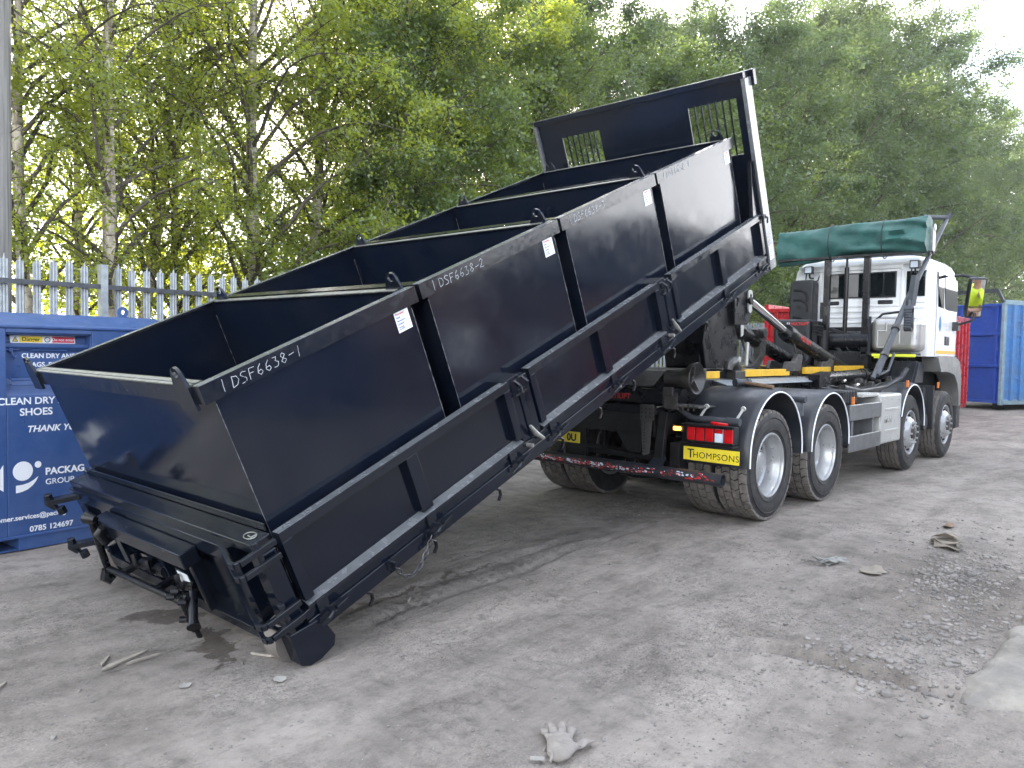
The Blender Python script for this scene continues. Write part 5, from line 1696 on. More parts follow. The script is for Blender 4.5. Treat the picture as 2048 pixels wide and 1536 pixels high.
    for i in range(ns + 1):
        f = i / ns
        y = 1.00 - f * 2.22
        k3 = max(0.0, min(1.0, (f - 0.30) / 0.6))
        zb = 3.02 + 0.09 * min(1, f * 2.2); zt = 3.57 + 0.05 * f
        lap = zb + 0.06 + 0.24 * k3                       # lower edge of the loose flap climbs to the right
        rg = []
        for k in range(nr):
            a = 2 * math.pi * k / nr
            c_, s_ = math.cos(a), math.sin(a)
            cz = (zb + zt) / 2; rz = (zt - zb) / 2
            z = cz + rz * math.copysign(abs(s_) ** 0.72, s_)
            rx = 0.075 + 0.075 * k3
            x = 5.20 + rx * math.copysign(abs(c_) ** 0.8, c_)
            if c_ < 0:
                up_ = 1 / (1 + math.exp(-(z - lap) / 0.012))
                lower = math.sqrt(max(0.0, 1 - ((z - (zb + 0.15)) / 0.17) ** 2)) if abs(z - (zb + 0.15)) < 0.17 else 0
                x -= k3 * (0.055 * up_ + 0.085 * lower * (1 - up_) - 0.045 * math.exp(-((z - lap + 0.02) / 0.03) ** 2))
                x -= 0.030 * (1 - k3) * math.sin((z - zb) * 5.5) 
            x += 0.016 * math.sin(13 * f + 17 * z) + 0.010 * math.sin(34 * f - 23 * z) + 0.020 * k3 * math.sin(26 * f + 45 * (z - lap))
            z += 0.008 * math.sin(9 * f + 2 * a) - (0.018 * math.sin(f * math.pi * 2.4) if s_ < -0.8 else 0)
            rg.append((x, y, z))
        rings.append(rg)
    m = MB(); m.loft(rings)
    sh = m.build('rolled_sheet', M['tarp'], T, smooth=60)
    m = MB()
    for y in (0.15, -0.62):
        m.tube([(5.19 + 0.20 * math.cos(a), y, 3.335 + 0.285 * math.sin(a)) for a in [2 * math.pi * i / 24 for i in range(25)]], 0.008, 6, caps=False)
    m.build('sheet_strap', M['dark_plastic'], sh)
    # work lamps
    for y in (0.585, -0.985):
        m = MB()
        m.box(5.36, 5.44, y - 0.065, y + 0.065, 2.90, 3.02)
        m.tube([(5.42, y, 2.90), (5.44, y, 2.84), (5.54, y - 0.02, 2.84)], 0.014, 8)
        m.tube([(5.40, y + 0.04, 2.90), (5.42, y + 0.06, 2.80), (5.46, y - 0.02, 2.76), (5.52, y - 0.10, 2.80), (5.54, y - 0.12, 2.88)], 0.011, 8)
        wl_ = m.build('work_lamp', M['dark_plastic'], T, bevel=0.008)
        b_ = MB(); b_.box(5.352, 5.361, y - 0.05, y + 0.05, 2.915, 3.005)
        b_.build('lamp_glass', M['lamp_white'], wl_, bevel=0.004)
    return T
M['mirror'] = mat('mirror', (0.75, 0.77, 0.78), 0.02, metal=1.0)
make_lorry()

# club hammer left lying on the rear mudguard
def hammer():
    t = empty('lump_hammer', (0.05, -0.90, 1.262))
    tag(t, 'lump hammer with brown wooden handle lying on top of the rearmost right mudguard', 'hammer')
    m = MB()
    m.tube([(-0.085, 0.035, 0.042), (-0.05, 0.02, 0.042), (-0.045, 0.018, 0.042), (0.045, -0.018, 0.042), (0.05, -0.02, 0.042), (0.085, -0.035, 0.042)], [0.040, 0.042, 0.034, 0.034, 0.042, 0.040], 12)
    m.build('hammer_head', M['galv_dark'], t, smooth=40)
    m = MB(); m.tube([(0.0, 0.03, 0.045), (-0.01, -0.12, 0.035), (-0.03, -0.33, 0.012)], [0.014, 0.017, 0.020], 10)
    m.build('handle', M['wood_old'], t, smooth=40)
hammer()

# man in a yellow vest standing clear of the lorry with its remote control (seen in the door mirror)
def operator():
    x0, y0 = 5.24, -4.2
    t = empty('person', (x0, y0, 0), (0, 0, R(120)))      # local +x is the way he faces
    tag(t, 'person in a yellow high visibility vest reflected in the cab door mirror, arms bent', 'person')
    def skin(name, chains, m, root=0):
        V = []; E = []; RD = []; names = {}
        for ch in chains:
            prev = None
            for it in ch:
                if isinstance(it, str): prev = names[it]; continue
                key, x, y, z, rx, ry = it
                V.append((x, y, z)); RD.append((rx, ry)); i = len(V) - 1
                if key: names[key] = i
                if prev is not None: E.append((prev, i))
                prev = i
        me = bpy.data.meshes.new(name); me.from_pydata(V, E, [])
        o = bpy.data.objects.new(name, me); COL.objects.link(o)
        o.modifiers.new('skin', 'SKIN')
        if not me.skin_vertices: me.skin_vertices  # layer is made by the modifier
        for i, r_ in enumerate(RD): me.skin_vertices[0].data[i].radius = r_
        me.skin_vertices[0].data[root].use_root = True
        su = o.modifiers.new('sub', 'SUBSURF'); su.levels = 2; su.render_levels = 2
        dg = bpy.context.evaluated_depsgraph_get()
        m2 = bpy.data.meshes.new_from_object(o.evaluated_get(dg)); bpy.data.objects.remove(o)
        m2.materials.clear(); m2.materials.append(m)
        m2.polygons.foreach_set('use_smooth', [True] * len(m2.polygons))
        m2.name = name
        o = bpy.data.objects.new(name, m2); COL.objects.link(o); o.parent = t
        return o
    skinm = mat('skin_tone', (0.42, 0.24, 0.17), 0.5, var=0.08)
    vest = mat('hi_vis_yellow', (0.62, 0.80, 0.03), 0.6, var=0.06)
    trousers = mat('navy_trousers', (0.02, 0.025, 0.05), 0.85, var=0.2)
    hair = mat('dark_hair', (0.015, 0.011, 0.009), 0.7)
    ch = [[('pel', 0, 0, 0.95, .12, .16), ('ab', 0.01, 0, 1.10, .115, .15), ('ch', 0.01, 0, 1.28, .125, .17), ('nb', 0, 0, 1.45, .075, .09), ('nk', 0.015, 0, 1.53, .055, .055), ('hd', 0.035, 0, 1.61, .085, .075), ('tp', 0.025, 0, 1.70, .080, .072)]]
    for s in (-1, 1):
        ch.append(['pel', (None, 0.0, s * .10, 0.86, .09, .09), (None, 0.02, s * .11, 0.50, .06, .06), (None, 0.0, s * .12, 0.12, .045, .045), (None, 0.02, s * .12, 0.05, .045, .05), (None, 0.15, s * .135, 0.035, .035, .045)])
        ch.append(['ch', (None, 0.0, s * .17, 1.40, .06, .06), (None, -0.01, s * .23, 1.33, .052, .052), (None, -0.02, s * .26, 1.10, .042, .042), (None, 0.14, s * .18, 1.06, .036, .036), (None, 0.22, s * .11, 1.08, .028, .030), ('h%d' % s, 0.27, s * .085, 1.09, .030, .042)])
        for k, (dy, dz, ln) in enumerate(((.025, .03, .07), (.012, .012, .08), (0, -.006, .075), (-.012, -.024, .06))):
            ch.append(['h%d' % s, (None, 0.31, s * (.085 - .01) , 1.09 + dz, .010, .010), (None, 0.31 + ln * .5, s * .055, 1.09 + dz, .009, .009), (None, 0.30 + ln * .6, s * .03, 1.09 + dz, .008, .008)])
        ch.append(['h%d' % s, (None, 0.28, s * .05, 1.125, .011, .011), (None, 0.31, s * .03, 1.135, .010, .010)])
    skin('body', ch, skinm)
    skin('vest', [[('p', 0, 0, 0.93, .135, .175), (None, 0.01, 0, 1.10, .132, .168), ('c', 0.01, 0, 1.28, .142, .188), (None, 0, 0, 1.43, .095, .12)],
                  ['c', (None, 0.0, .175, 1.405, .07, .07), (None, -0.01, .235, 1.33, .06, .06), (None, -0.018, .258, 1.20, .055, .055)], ['c', (None, 0.0, -.175, 1.405, .07, .07), (None, -0.01, -.235, 1.33, .06, .06), (None, -0.018, -.258, 1.20, .055, .055)]], vest)
    skin('trousers', [[('p', 0, 0, 0.95, .128, .168), (None, 0.0, .10, 0.84, .10, .10), (None, 0.02, .11, 0.50, .075, .075), (None, 0.0, .12, 0.10, .06, .06)], ['p', (None, 0.0, -.10, 0.84, .10, .10), (None, 0.02, -.11, 0.50, .075, .075), (None, 0.0, -.12, 0.10, .06, .06)]], trousers)
    skin('hair', [[('a', 0.0, 0, 1.66, .085, .08), (None, 0.01, 0, 1.72, .082, .076)]], hair)
    m = MB()
    m.box(0.095, 0.112, -0.045, -0.02, 1.635, 1.645); m.box(0.095, 0.112, 0.02, 0.045, 1.635, 1.645); m.box(0.09, 0.108, -0.025, 0.025, 1.565, 1.573)
    m.build('eye_and_mouth', hair, t, bevel=0.002)
    m = MB(); m.tube([(0.10, 0, 1.645), (0.128, 0, 1.605), (0.108, 0, 1.595)], [0.009, 0.014, 0.008], 8)
    for s in (-1, 1): m.tube([(0.03, s * .082, 1.65), (0.025, s * .090, 1.62), (0.03, s * .082, 1.59)], [0.010, 0.014, 0.008], 8)
    m.build('nose_and_ears', skinm, t, smooth=60)
    m = MB()
    for z in (1.02, 1.16): m.lathe([(z, 0.0), (z, 0.001), (z + 0.05, 0.001)], n=4)
    m = MB(); m.box(0.24, 0.34, -0.06, 0.06, 1.085, 1.12)
    o = m.build('remote_control', M['dark_plastic'], None, bevel=0.01)
    o.matrix_world = Matrix.Translation((x0, y0, 0)) @ Matrix.Rotation(R(120), 4, 'Z')
    tag(o, 'small dark control box held by the person in the yellow vest', 'remote control')
operator()
# ------------------------------------------------------------------ clothes bank at the left
def clothes_bank():
    ang = R(5.3)
    t = empty('clothes_bank', (-5.431, 2.262, 0), (0, 0, ang))
    tag(t, 'blue steel clothes bank with white lettering and a deposit hatch by the fence', 'clothes bank')
    # local x along the front, local y going back
    S0, S1, Dp = -0.62, 1.34, 1.25
    m = MB()
    H0, H1 = 1.675, 1.80
    ox0, ox1, oz0, oz1 = 0.055, 0.665, 1.165, 1.64
    def fr(a, b_, c, d): m.box(a, b_, 0.0, 0.02, c, d)
    fr(S0, ox0, 0.11, H0); fr(ox1, S1, 0.11, H0); fr(ox0, ox1, 0.11, oz0); fr(ox0, ox1, oz1, H0)
    m.box(S0, S0 + 0.02, 0.02, Dp, 0.11, H0); m.box(S1 - 0.02, S1, 0.02, Dp, 0.11, H0)
    m.box(S0 + .02, S1 - .02, Dp - 0.02, Dp, 0.11, H0)
    m.box(S0 + .02, S1 - .02, 0.02, Dp - .02, 0.11, 0.13)
    body = m.build('bank_body', M['bin_blue'], t, bevel=0.006)
    m = MB()
    m.prism([(-0.012, H0 - 0.0), (-0.012, H0 + 0.03), (0.30, H1), (0.95, H1), (Dp + .01, H0 + 0.03), (Dp + .01, H0)], S0 - 0.005, S1 + 0.005, axes='yz')
    rf = m.build('roof', M['bin_blue'], t, bevel=0.01)
    # hatch: recessed drum with a sloping lip
    m = MB()
    m.box(ox0, ox1, 0.10, 0.115, 1.30, oz1)
    m.box(ox0, ox1, 0.02, 0.10, oz1 - .012, oz1 + 0.0)
    m.prism([(0.02, oz0), (0.10, 1.30), (0.115, 1.30), (0.04, oz0)], ox0, ox1, axes='yz')
    m.prism([(0.10, 1.50), (0.06, 1.535), (0.06, 1.56), (0.10, 1.57)], ox0 + .005, ox1 - .005, axes='yz')
    m.box(ox0 - 0.004, ox0 + 0.006, 0.02, 0.12, oz0, oz1); m.box(ox1 - 0.006, ox1 + 0.004, 0.02, 0.12, oz0, oz1)
    h = m.build('deposit_hatch', M['bin_blue'], t, bevel=0.004)
    m = MB()
    m.tube([(0.26, 0.098, 1.505), (0.26, 0.07, 1.51), (0.50, 0.07, 1.51), (0.50, 0.098, 1.505)], 0.007, 6)
    m.tube([(0.10, 0.06, 1.30), (0.10, 0.02, 1.285), (0.44, 0.02, 1.285), (0.44, 0.06, 1.30)], 0.009, 6)
    m.tube([(0.10, 0.05, 1.255), (0.10, 0.02, 1.25), (0.44, 0.02, 1.25)], 0.006, 6)
    m.build('grab_handle', M['bin_blue'], h)
    m = MB()
    m.cyl((0.06, 0.085, 1.515), (0.17, 0.085, 1.515), 0.010, 8)
    m.tube([(0.12, 0.08, 1.50), (0.12, 0.06, 1.47), (0.135, 0.06, 1.455), (0.145, 0.07, 1.475)], 0.008, 6)
    m.box(0.10, 0.125, 0.07, 0.10, 1.50, 1.54)
    m.build('bolt', M['bin_blue'], h)
    # warning label
    m = MB()
    m.prism([(0.115, 1.563), (0.575, 1.563), (0.568, 1.625), (0.108, 1.625)], 0.088, 0.092)
    lb = m.build('warning_label', M['sticker'], h)
    m = MB(); m.prism([(0.175, 1.572), (0.335, 1.572), (0.333, 1.617), (0.173, 1.617)], 0.0865, 0.0882)
    m.build('yellow_panel', M['sticker_yellow'], lb)
    m = MB(); m.prism([(0.405, 1.572), (0.567, 1.572), (0.563, 1.617), (0.403, 1.617)], 0.0865, 0.0882)
    m.build('red_panel', M['sticker_red'], lb)
    m = MB()
    m.prism([(0.125, 1.575), (0.168, 1.575), (0.1465, 1.614)], 0.0872, 0.0882)
    m.prism([(0.133, 1.5795), (0.160, 1.5795), (0.1465, 1.604)], 0.0864, 0.0872, mi=1)
    m.box(0.1445, 0.1485, 0.0858, 0.0864, 1.583, 1.598, mi=0)
    m.lathe([(0, 0.0215), (0.0014, 0.0215), (0.0014, 0.016), (0, 0.016)], origin=(0.370, 0.0882, 1.594), axis=(0, -1, 0), n=24)
    m.bar((0.357, 0.0875, 1.607), (0.383, 0.0875, 1.581), 0.0012, 0.005, up=(0, 1, 0))
    m.build('warning_symbol', [M['ink_black'], M['sticker_yellow']], lb)
    text('lettering', 'Danger', 0.042, (0.254, 0.0864, 1.581), (1, 0, 0), (0, 0, 1), M['ink_black'], lb, 0.0006, align='CENTER', bold=0.0006)
    text('lettering', 'Do not enter', 0.030, (0.484, 0.0864, 1.585), (1, 0, 0), (0, 0, 1), M['sticker'], lb, 0.0006, align='CENTER', bold=0.0004)
    W_ = M['white_vinyl']
    kx = dict(xdir=(1, 0, 0), ydir=(0, 0, 1), m=W_, depth=0.0012)
    text('lettering', 'CLEAN DRY AND', 0.050, (0.192, 0.0995, 1.452), parent=h, bold=0.0012, **kx)
    text('lettering', '(BAGS, BELTS', 0.050, (0.218, 0.0995, 1.385), parent=h, bold=0.0012, **kx)
    text('lettering', 'CLEAN DRY PAIRED', 0.073, (-0.008, -0.0005, 1.105), parent=body, bold=0.0016, **kx)
    text('lettering', 'SHOES', 0.077, (0.140, -0.0005, 1.020), parent=body, bold=0.0016, **kx)
    text('lettering', 'THANK YOU', 0.068, (0.186, -0.0005, 0.892), parent=body, bold=0.0014, shear=0.25, **kx)
    text('lettering', 'PACKAG', 0.074, (0.312, -0.0005, 0.555), parent=body, bold=0.0022, space=0.98, **kx)
    text('lettering', 'GROUP', 0.062, (0.312, -0.0005, 0.478), parent=body, **kx)
    text('lettering', 'customer.services@packag', 0.051, (-0.105, -0.0005, 0.232), parent=body, bold=0.0010, **kx)
    text('lettering', '0785 124697', 0.059, (0.200, -0.0005, 0.130), parent=body, bold=0.0012, **kx)
    m = MB()
    def disc(cx, cz, rx, rz):
        m.prism([(cx + rx * math.cos(a), cz + rz * math.sin(a)) for a in [i * math.pi / 20 for i in range(40)]], -0.0018, -0.0004)
    disc(0.158, 0.600, 0.068, 0.073); disc(0.262, 0.640, 0.023, 0.025)
    out = []
    for i in range(13):
        a = R(-78 + 62 * i / 12); out.append((0.100 + 0.175 * math.cos(a), 0.612 + 0.175 * math.sin(a)))
    inn = [(0.262, 0.545), (0.235, 0.510), (0.205, 0.495), (0.17, 0.488), (0.110, 0.488)]
    m.prism([(0.110, 0.437), (0.150, 0.443), (0.190, 0.458), (0.225, 0.485), (0.248, 0.515), (0.264, 0.550), (0.235, 0.527), (0.200, 0.508), (0.160, 0.497), (0.110, 0.494)], -0.0018, -0.0004)
    m.prism([(-0.02, 0.50), (0.028, 0.46), (0.028, 0.66), (-0.02, 0.58), (-0.10, 0.66), (-0.10, 0.50)], -0.0018, -0.0004)
    m.build('emblem', W_, body)
    # base skid with fork pockets, lifting eyes
    m = MB()
    m.box(S0, -0.30, -0.012, Dp, 0.0, 0.105); m.box(0.125, 0.80, -0.012, Dp, 0.0, 0.105); m.box(1.22, S1, -0.012, Dp, 0.0, 0.105)
    m.box(S0, S1, -0.02, 0.0, 0.095, 0.115)
    m.box(-0.30, 0.125, 0.0, Dp, 0.0, 0.012); m.box(0.80, 1.22, 0.0, Dp, 0.0, 0.012)
    m.build('base_skid', M['bin_blue'], t, bevel=0.004)
    for s_ in (-0.45, 1.20):
        m = MB()
        n = 14
        c = (s_, 1.80)
        o = [(c[0] + 0.05 * math.cos(a), c[1] + 0.055 + 0.05 * math.sin(a)) for a in [i * 2 * math.pi / n for i in range(n)]]
        ih = [(c[0] + 0.02 * math.cos(a), c[1] + 0.055 + 0.02 * math.sin(a)) for a in [i * 2 * math.pi / n for i in range(n)]]
        vs = [(x, yy, z) for yy in (0.60, 0.615) for x, z in o + ih]
        fs = []
        for i in range(n):
            j = (i + 1) % n
            fs += [(i, j, n + j, n + i), (2 * n + i, 3 * n + i, 3 * n + j, 2 * n + j), (i, 2 * n + i, 2 * n + j, j), (n + i, n + j, 3 * n + j, 3 * n + i)]
        m.add(vs, fs)
        m.box(s_ - 0.05, s_ + 0.05, 0.6005, 0.6145, 1.795, 1.82)
        m.build('lifting_eye', M['bin_blue'], t)
clothes_bank()

# ------------------------------------------------------------------ palisade fence
FY = 4.6
def fence():
    t = empty('palisade_fence', (0, FY, 0))
    tag(t, 'galvanised steel palisade fence with pointed pales running along the trees', 'fence')
    bay, p0, nb = 2.74, -9.37, 12
    pm = MB(); pm.box(-0.035, 0.035, -0.055, 0.055, -0.1, 2.42)
    post = pm.mesh('post', M['galv'])
    rails = []
    for z in (0.45, 2.155):
        rm = MB()
        rm.box(0.035, bay - 0.035, -0.035, -0.029, z, z + 0.05)
        rm.box(0.035, bay - 0.035, -0.029, 0.004, z + 0.044, z + 0.05)
        for k in range(17): rm.cyl((0.17 + k * 0.15, -0.040, z + 0.022), (0.17 + k * 0.15, -0.034, z + 0.022), 0.009, 6)
        rails.append(rm.mesh('rail', M['galv_dark']))
    q = MB()
    xs = [-0.039, -0.030, -0.014, 0.0, 0.014, 0.030, 0.039]
    dy = [0.018, 0.004, 0.012, 0.0, 0.012, 0.004, 0.018]
    tops = [2.375, 2.40, 2.395, 2.455, 2.395, 2.40, 2.375]
    for k in range(17):
        x0 = 0.17 + k * 0.15 + rng.uniform(-.006, .006); tl = rng.uniform(-.004, .004); dz = rng.uniform(-.012, .012)
        vs = []
        for off in (0.0, 0.0035):
            for x, d in zip(xs, dy): vs.append((x0 + x, 0.008 + d + off, 0.08))
            for x, d, z in zip(xs, dy, tops): vs.append((x0 + x + tl, 0.008 + d + off, z + dz))
        n = 7; fs = []
        for i in range(n - 1):
            fs += [(i, i + 1, n + i + 1, n + i), (2 * n + i, 3 * n + i, 3 * n + i + 1, 2 * n + i + 1), (n + i, n + i + 1, 3 * n + i + 1, 3 * n + i), (i, 2 * n + i, 2 * n + i + 1, i + 1)]
        fs += [(0, n, 3 * n, 2 * n), (n - 1, 3 * n - 1, 4 * n - 1, 2 * n - 1)]
        q.add(vs, fs)
    pales = q.mesh('pales', M['galv'])
    for i in range(nb):
        for me, nm in ((post, 'post'), (rails[0], 'rail'), (rails[1], 'rail'), (pales, 'pales')):
            o = bpy.data.objects.new(nm, me); COL.objects.link(o); o.parent = t
            o.location = (p0 + i * bay, 0, 0)
fence()

# ------------------------------------------------------------------ timber pole and overhead wires
def utility_pole():
    m = MB()
    base = Vector((-4.76, 5.25, -0.1))
    m.tube([base, base + Vector((0.04, 0.0, 4)), base + Vector((0.08, 0, 8)), base + Vector((0.11, 0, 11))], [0.165, 0.15, 0.14, 0.13], 28)
    o = m.build('utility_pole', M['pole_wood'], None, smooth=50)
    tag(o, 'thick weathered grey timber utility pole behind the fence at the far left', 'pole')
utility_pole()

def cable(p, q, sag, label):
    m = MB(); p, q = Vector(p), Vector(q)
    m.tube([p.lerp(q, i / 40) - Vector((0, 0, sag * 4 * (i / 40) * (1 - i / 40))) for i in range(41)], 0.012, 6)
    o = m.build('overhead_cable', M['dark_plastic'], None)
    tag(o, label, 'cable', 'overhead cables among the trees')

# ------------------------------------------------------------------ far containers
def container(name, loc, yaw, L, Wd, H, mats, label, rails, grp):
    """Roll-on container: end panel at local x=0 facing -x, right side at y=0, running to +x and +y."""
    t = empty(name, loc, (0, 0, yaw)); tag(t, label, 'container', grp)
    z0 = 0.22
    m = MB()
    m.box(0.06, L, 0.06, Wd - 0.06, z0, H)
    b_ = m.build('container_body', mats[0], t)
    m = MB()
    for z in (z0, z0 + (H - z0) * 0.36, z0 + (H - z0) * 0.68, H - 0.08): m.box(-0.01, 0.06, 0.08, Wd - 0.08, z, z + 0.08)
    for y in (0.22, Wd - 0.30, Wd * 0.55): m.box(-0.005, 0.06, y, y + 0.08, z0, H)
    m.build('end_door', mats[0], t, bevel=0.01)
    m = MB()
    for y in (0.0, Wd - 0.10): m.box(-0.02, 0.10, y, y + 0.10, z0 - 0.05, H + 0.02)
    m.box(0.0, L, -0.01, 0.08, H - 0.04, H + 0.10); m.box(0.0, L, Wd - 0.08, Wd + 0.01, H - 0.04, H + 0.10)
    m.box(0.0, L, 0.0, 0.09, z0 - 0.03, z0 + 0.12)
    m.build('corner_frame', mats[2], t, bevel=0.01)
    m = MB()
    k = 0.35
    while k < L - 0.2:
        m.box(k, k + 0.13, -0.055, 0.062, z0 + .1, H - .04); k += 0.42
    m.build('side_rib', mats[1], t, bevel=0.008)
    m = MB(); k = 0.35
    while k < L - 0.2:
        for i in range(6):
            zz = z0 + 0.3 + i * (H - z0 - 0.4) / 6
            m.box(k + 0.13, min(L, k + 0.42), 0.0, 0.062, zz, zz + 0.06)
        k += 0.42
    m.box(0.1, L, 0.03, 0.0615, z0 + .1, H - .04)
    m.build('side_sheet', mats[1], t)
    if rails:
        m = MB()
        m.prism([(0.05, H), (Wd - 0.05, H), (Wd - 0.05, H + 0.42), (0.28, H + 0.42), (0.22, H + 0.38), (0.05, H + 0.05)], -0.02, 0.03, axes='yz')
        m = MB()
        m.bar((0, 0.05, H + 0.02), (0, 0.25, H + 0.40), 0.07, 0.09); m.bar((0, 0.22, H + 0.40), (0, Wd - 0.05, H + 0.40), 0.08, 0.12); m.bar((0, Wd - .05, H), (0, Wd - .05, H + 0.4), 0.07, 0.09)
        m.build('head_rail', M['galv_dark'], t, bevel=0.008)
    for x in (0.5, L - 0.9):
        for y in (0.45, Wd - 0.6):
            m = MB(); m.box(x, x + 0.35, y, y + 0.16, 0.0, z0)
            m.build('skid', M['chassis'], t)
container('roll_container', (20.2, 0.40, 0), R(-24), 7.0, 2.5, 3.28, (M['blue_paint'], M['pale_blue'], M['grey_green']), 'tall blue container with pale blue ribbed side at the far right beyond the cab', True, None)
container('waste_container', (9.75, 0.70, 0), R(1.2), 8.25, 2.55, 2.62, (M['red_paint'], M['red_paint'], M['red_paint']), 'red steel container standing behind the lorry cab', False, None)

# ------------------------------------------------------------------ trees
def tree_meshes(seed, h, r0, crown0, spread, nleaf, leaf, droop, up, nlimb, stems=1, gap=0.0, tip=0.75):
    """Returns (wood mesh data, leaf mesh data): trunk with limbs and twigs; leaves set along the twigs."""
    r_ = random.Random(seed); g = np.random.default_rng(seed)
    m = MB(); twigs = []
    for st in range(stems):
        off = Vector((r_.uniform(-.25, .25), r_.uniform(-.25, .25), 0)) if stems > 1 else Vector((0, 0, 0))
        lean = Vector((r_.uniform(-.05, .05), r_.uniform(-.05, .05), 0)) + (off * 0.12 if stems > 1 else Vector((0, 0, 0)))
        hh = h * r_.uniform(0.86, 1.0)
        pts = []; rs = []
        wob = [r_.uniform(0, 6) for _ in range(4)]
        for i in range(15):
            f = i / 14
            p = off + Vector((lean.x * f * hh + 0.10 * math.sin(3.1 * f + wob[0]) * f + 0.05 * math.sin(9 * f + wob[2]), lean.y * f * hh + 0.10 * math.sin(2.7 * f + wob[1]) * f + 0.05 * math.sin(8 * f + wob[3]), f * hh - 0.15))
            pts.append(p); rs.append(max(0.012, r0 * (1 - f) ** 0.8 * (1.15 if i == 0 else 1)))
        m.tube(pts, rs, 9)
        def trunk(f):
            k = min(13, int(f * 14)); return pts[k].lerp(pts[k + 1], f * 14 - k)
        n_l = nlimb // stems
        for i in range(n_l):
            f = crown0 + (0.97 - crown0) * ((i + r_.random()) / n_l)
            an = i * 2.4 + r_.uniform(-.5, .5)
            rel = (f - crown0) / (1 - crown0)
            Ln = spread * (0.55 + 0.75 * math.sin(math.pi * min(1, rel * 0.80 + 0.16))) * r_.uniform(0.6, 1.15)
            d = Vector((math.cos(an), math.sin(an), up * r_.uniform(0.6, 1.3))).normalized()
            p = trunk(f); lp = [p]; seg = 6
            for s_ in range(seg):
                d = (d + Vector((r_.uniform(-.22, .22), r_.uniform(-.22, .22), r_.uniform(-.16, .2) - droop * 0.11 * s_))).normalized()
                p = p + d * (Ln / seg); lp.append(p)
            rb = max(0.012, r0 * (1 - f) * 0.42 + 0.008)
            m.tube(lp, [rb * (1 - j / seg * 0.85) for j in range(seg + 1)], 6, mi=1)
            for j in range(1, seg + 1):
                for q in range(2 if j < seg else 3):
                    td = (d * 0.6 + Vector((r_.uniform(-1, 1), r_.uniform(-1, 1), r_.uniform(-.5, .8)))).normalized()
                    tl = Ln * r_.uniform(0.16, 0.40) * (1.15 - 0.4 * j / seg) + 0.12
                    tp = [lp[j]]; pp = lp[j]
                    for k in range(4):
                        td = (td + Vector((r_.uniform(-.2, .2), r_.uniform(-.2, .2), r_.uniform(-.15, .12) - droop * 0.22))).normalized()
                        pp = pp + td * tl / 4; tp.append(pp)
                    m.tube(tp, [0.007, 0.006, 0.005, 0.004, 0.003], 4, mi=1, caps=False)
                    if r_.random() >= gap: twigs.append(tp)
    tw = np.array([[v[:] for v in tp] for tp in twigs])           # (T,5,3)
    T = len(tw)
    wts = g.gamma(0.9, 1.0, T); wts /= wts.sum()
    idx = g.choice(T, nleaf, p=wts)
    f = g.beta(1.6, 1.1, nleaf) * 3.999
    k = f.astype(int); fr = (f - k)[:, None]
    pos = tw[idx, k] * (1 - fr) + tw[idx, k + 1] * fr
    pos = pos + g.normal(0, leaf * 2.0, (nleaf, 3)) * np.array([1, 1, 0.85])
    nrm = g.normal(size=(nleaf, 3)); nrm[:, 2] = np.abs(nrm[:, 2]) + 0.15; nrm /= np.linalg.norm(nrm, axis=1, keepdims=True)
    ax = g.normal(size=(nleaf, 3)); ax[:, 2] -= 0.7 * droop
    ax -= nrm * (ax * nrm).sum(1, keepdims=True); ax /= np.linalg.norm(ax, axis=1, keepdims=True)
    bx = np.cross(nrm, ax)
    L_ = (leaf * g.uniform(0.65, 1.35, nleaf))[:, None]; Wd = L_ * g.uniform(0.62, 0.85, nleaf)[:, None]
    v = np.stack([pos - ax * L_ * 0.5, pos + bx * Wd * 0.5 - ax * L_ * 0.08 + nrm * L_ * 0.08, pos + ax * L_ * 0.6, pos - bx * Wd * 0.5 - ax * L_ * 0.08 + nrm * L_ * 0.08], 1).reshape(-1, 3)
    fc = np.arange(nleaf * 4).reshape(nleaf, 4)
    return m, v, fc

PROTO = {}
def proto(key, bark, leafm, **kw):
    m, v, fc = tree_meshes(**kw)
    tm = m.mesh('trunk', [M[bark], M['dark_bark']], 60)
    PROTO[key] = (tm, fast_mesh('crown', v, fc, M[leafm]))

proto('birch_a', 'birch_bark', 'leaf_birch', seed=3, h=9.8, r0=0.10, crown0=0.22, spread=1.7, nleaf=22000, leaf=0.048, droop=0.45, up=1.3, nlimb=48, gap=0.25)
proto('birch_b', 'birch_bark', 'leaf_birch', seed=8, h=10.2, r0=0.10, crown0=0.22, spread=1.8, nleaf=23000, leaf=0.048, droop=0.45, up=1.2, nlimb=54, stems=2, gap=0.25)
proto('birch_c', 'birch_bark', 'leaf_birch', seed=21, h=10.8, r0=0.135, crown0=0.20, spread=2.2, nleaf=44000, leaf=0.050, droop=0.4, up=1.2, nlimb=60, gap=0.15)
proto('birch_d', 'birch_bark', 'leaf_birch', seed=23, h=10.4, r0=0.12, crown0=0.10, spread=2.2, nleaf=72000, leaf=0.053, droop=0.7, up=0.9, nlimb=60, gap=0.05)
proto('broad_a', 'dark_bark', 'leaf_bright', seed=33, h=9.5, r0=0.13, crown0=0.08, spread=2.4, nleaf=80000, leaf=0.070, droop=0.35, up=0.8, nlimb=64)
proto('broad_b', 'dark_bark', 'leaf_dark', seed=44, h=10.5, r0=0.15, crown0=0.06, spread=2.5, nleaf=95000, leaf=0.068, droop=0.3, up=0.9, nlimb=72)
proto('shrub', 'dark_bark', 'leaf_birch', seed=55, h=3.0, r0=0.04, crown0=0.06, spread=1.1, nleaf=8000, leaf=0.065, droop=0.4, up=0.8, nlimb=24, stems=3, gap=0.1)

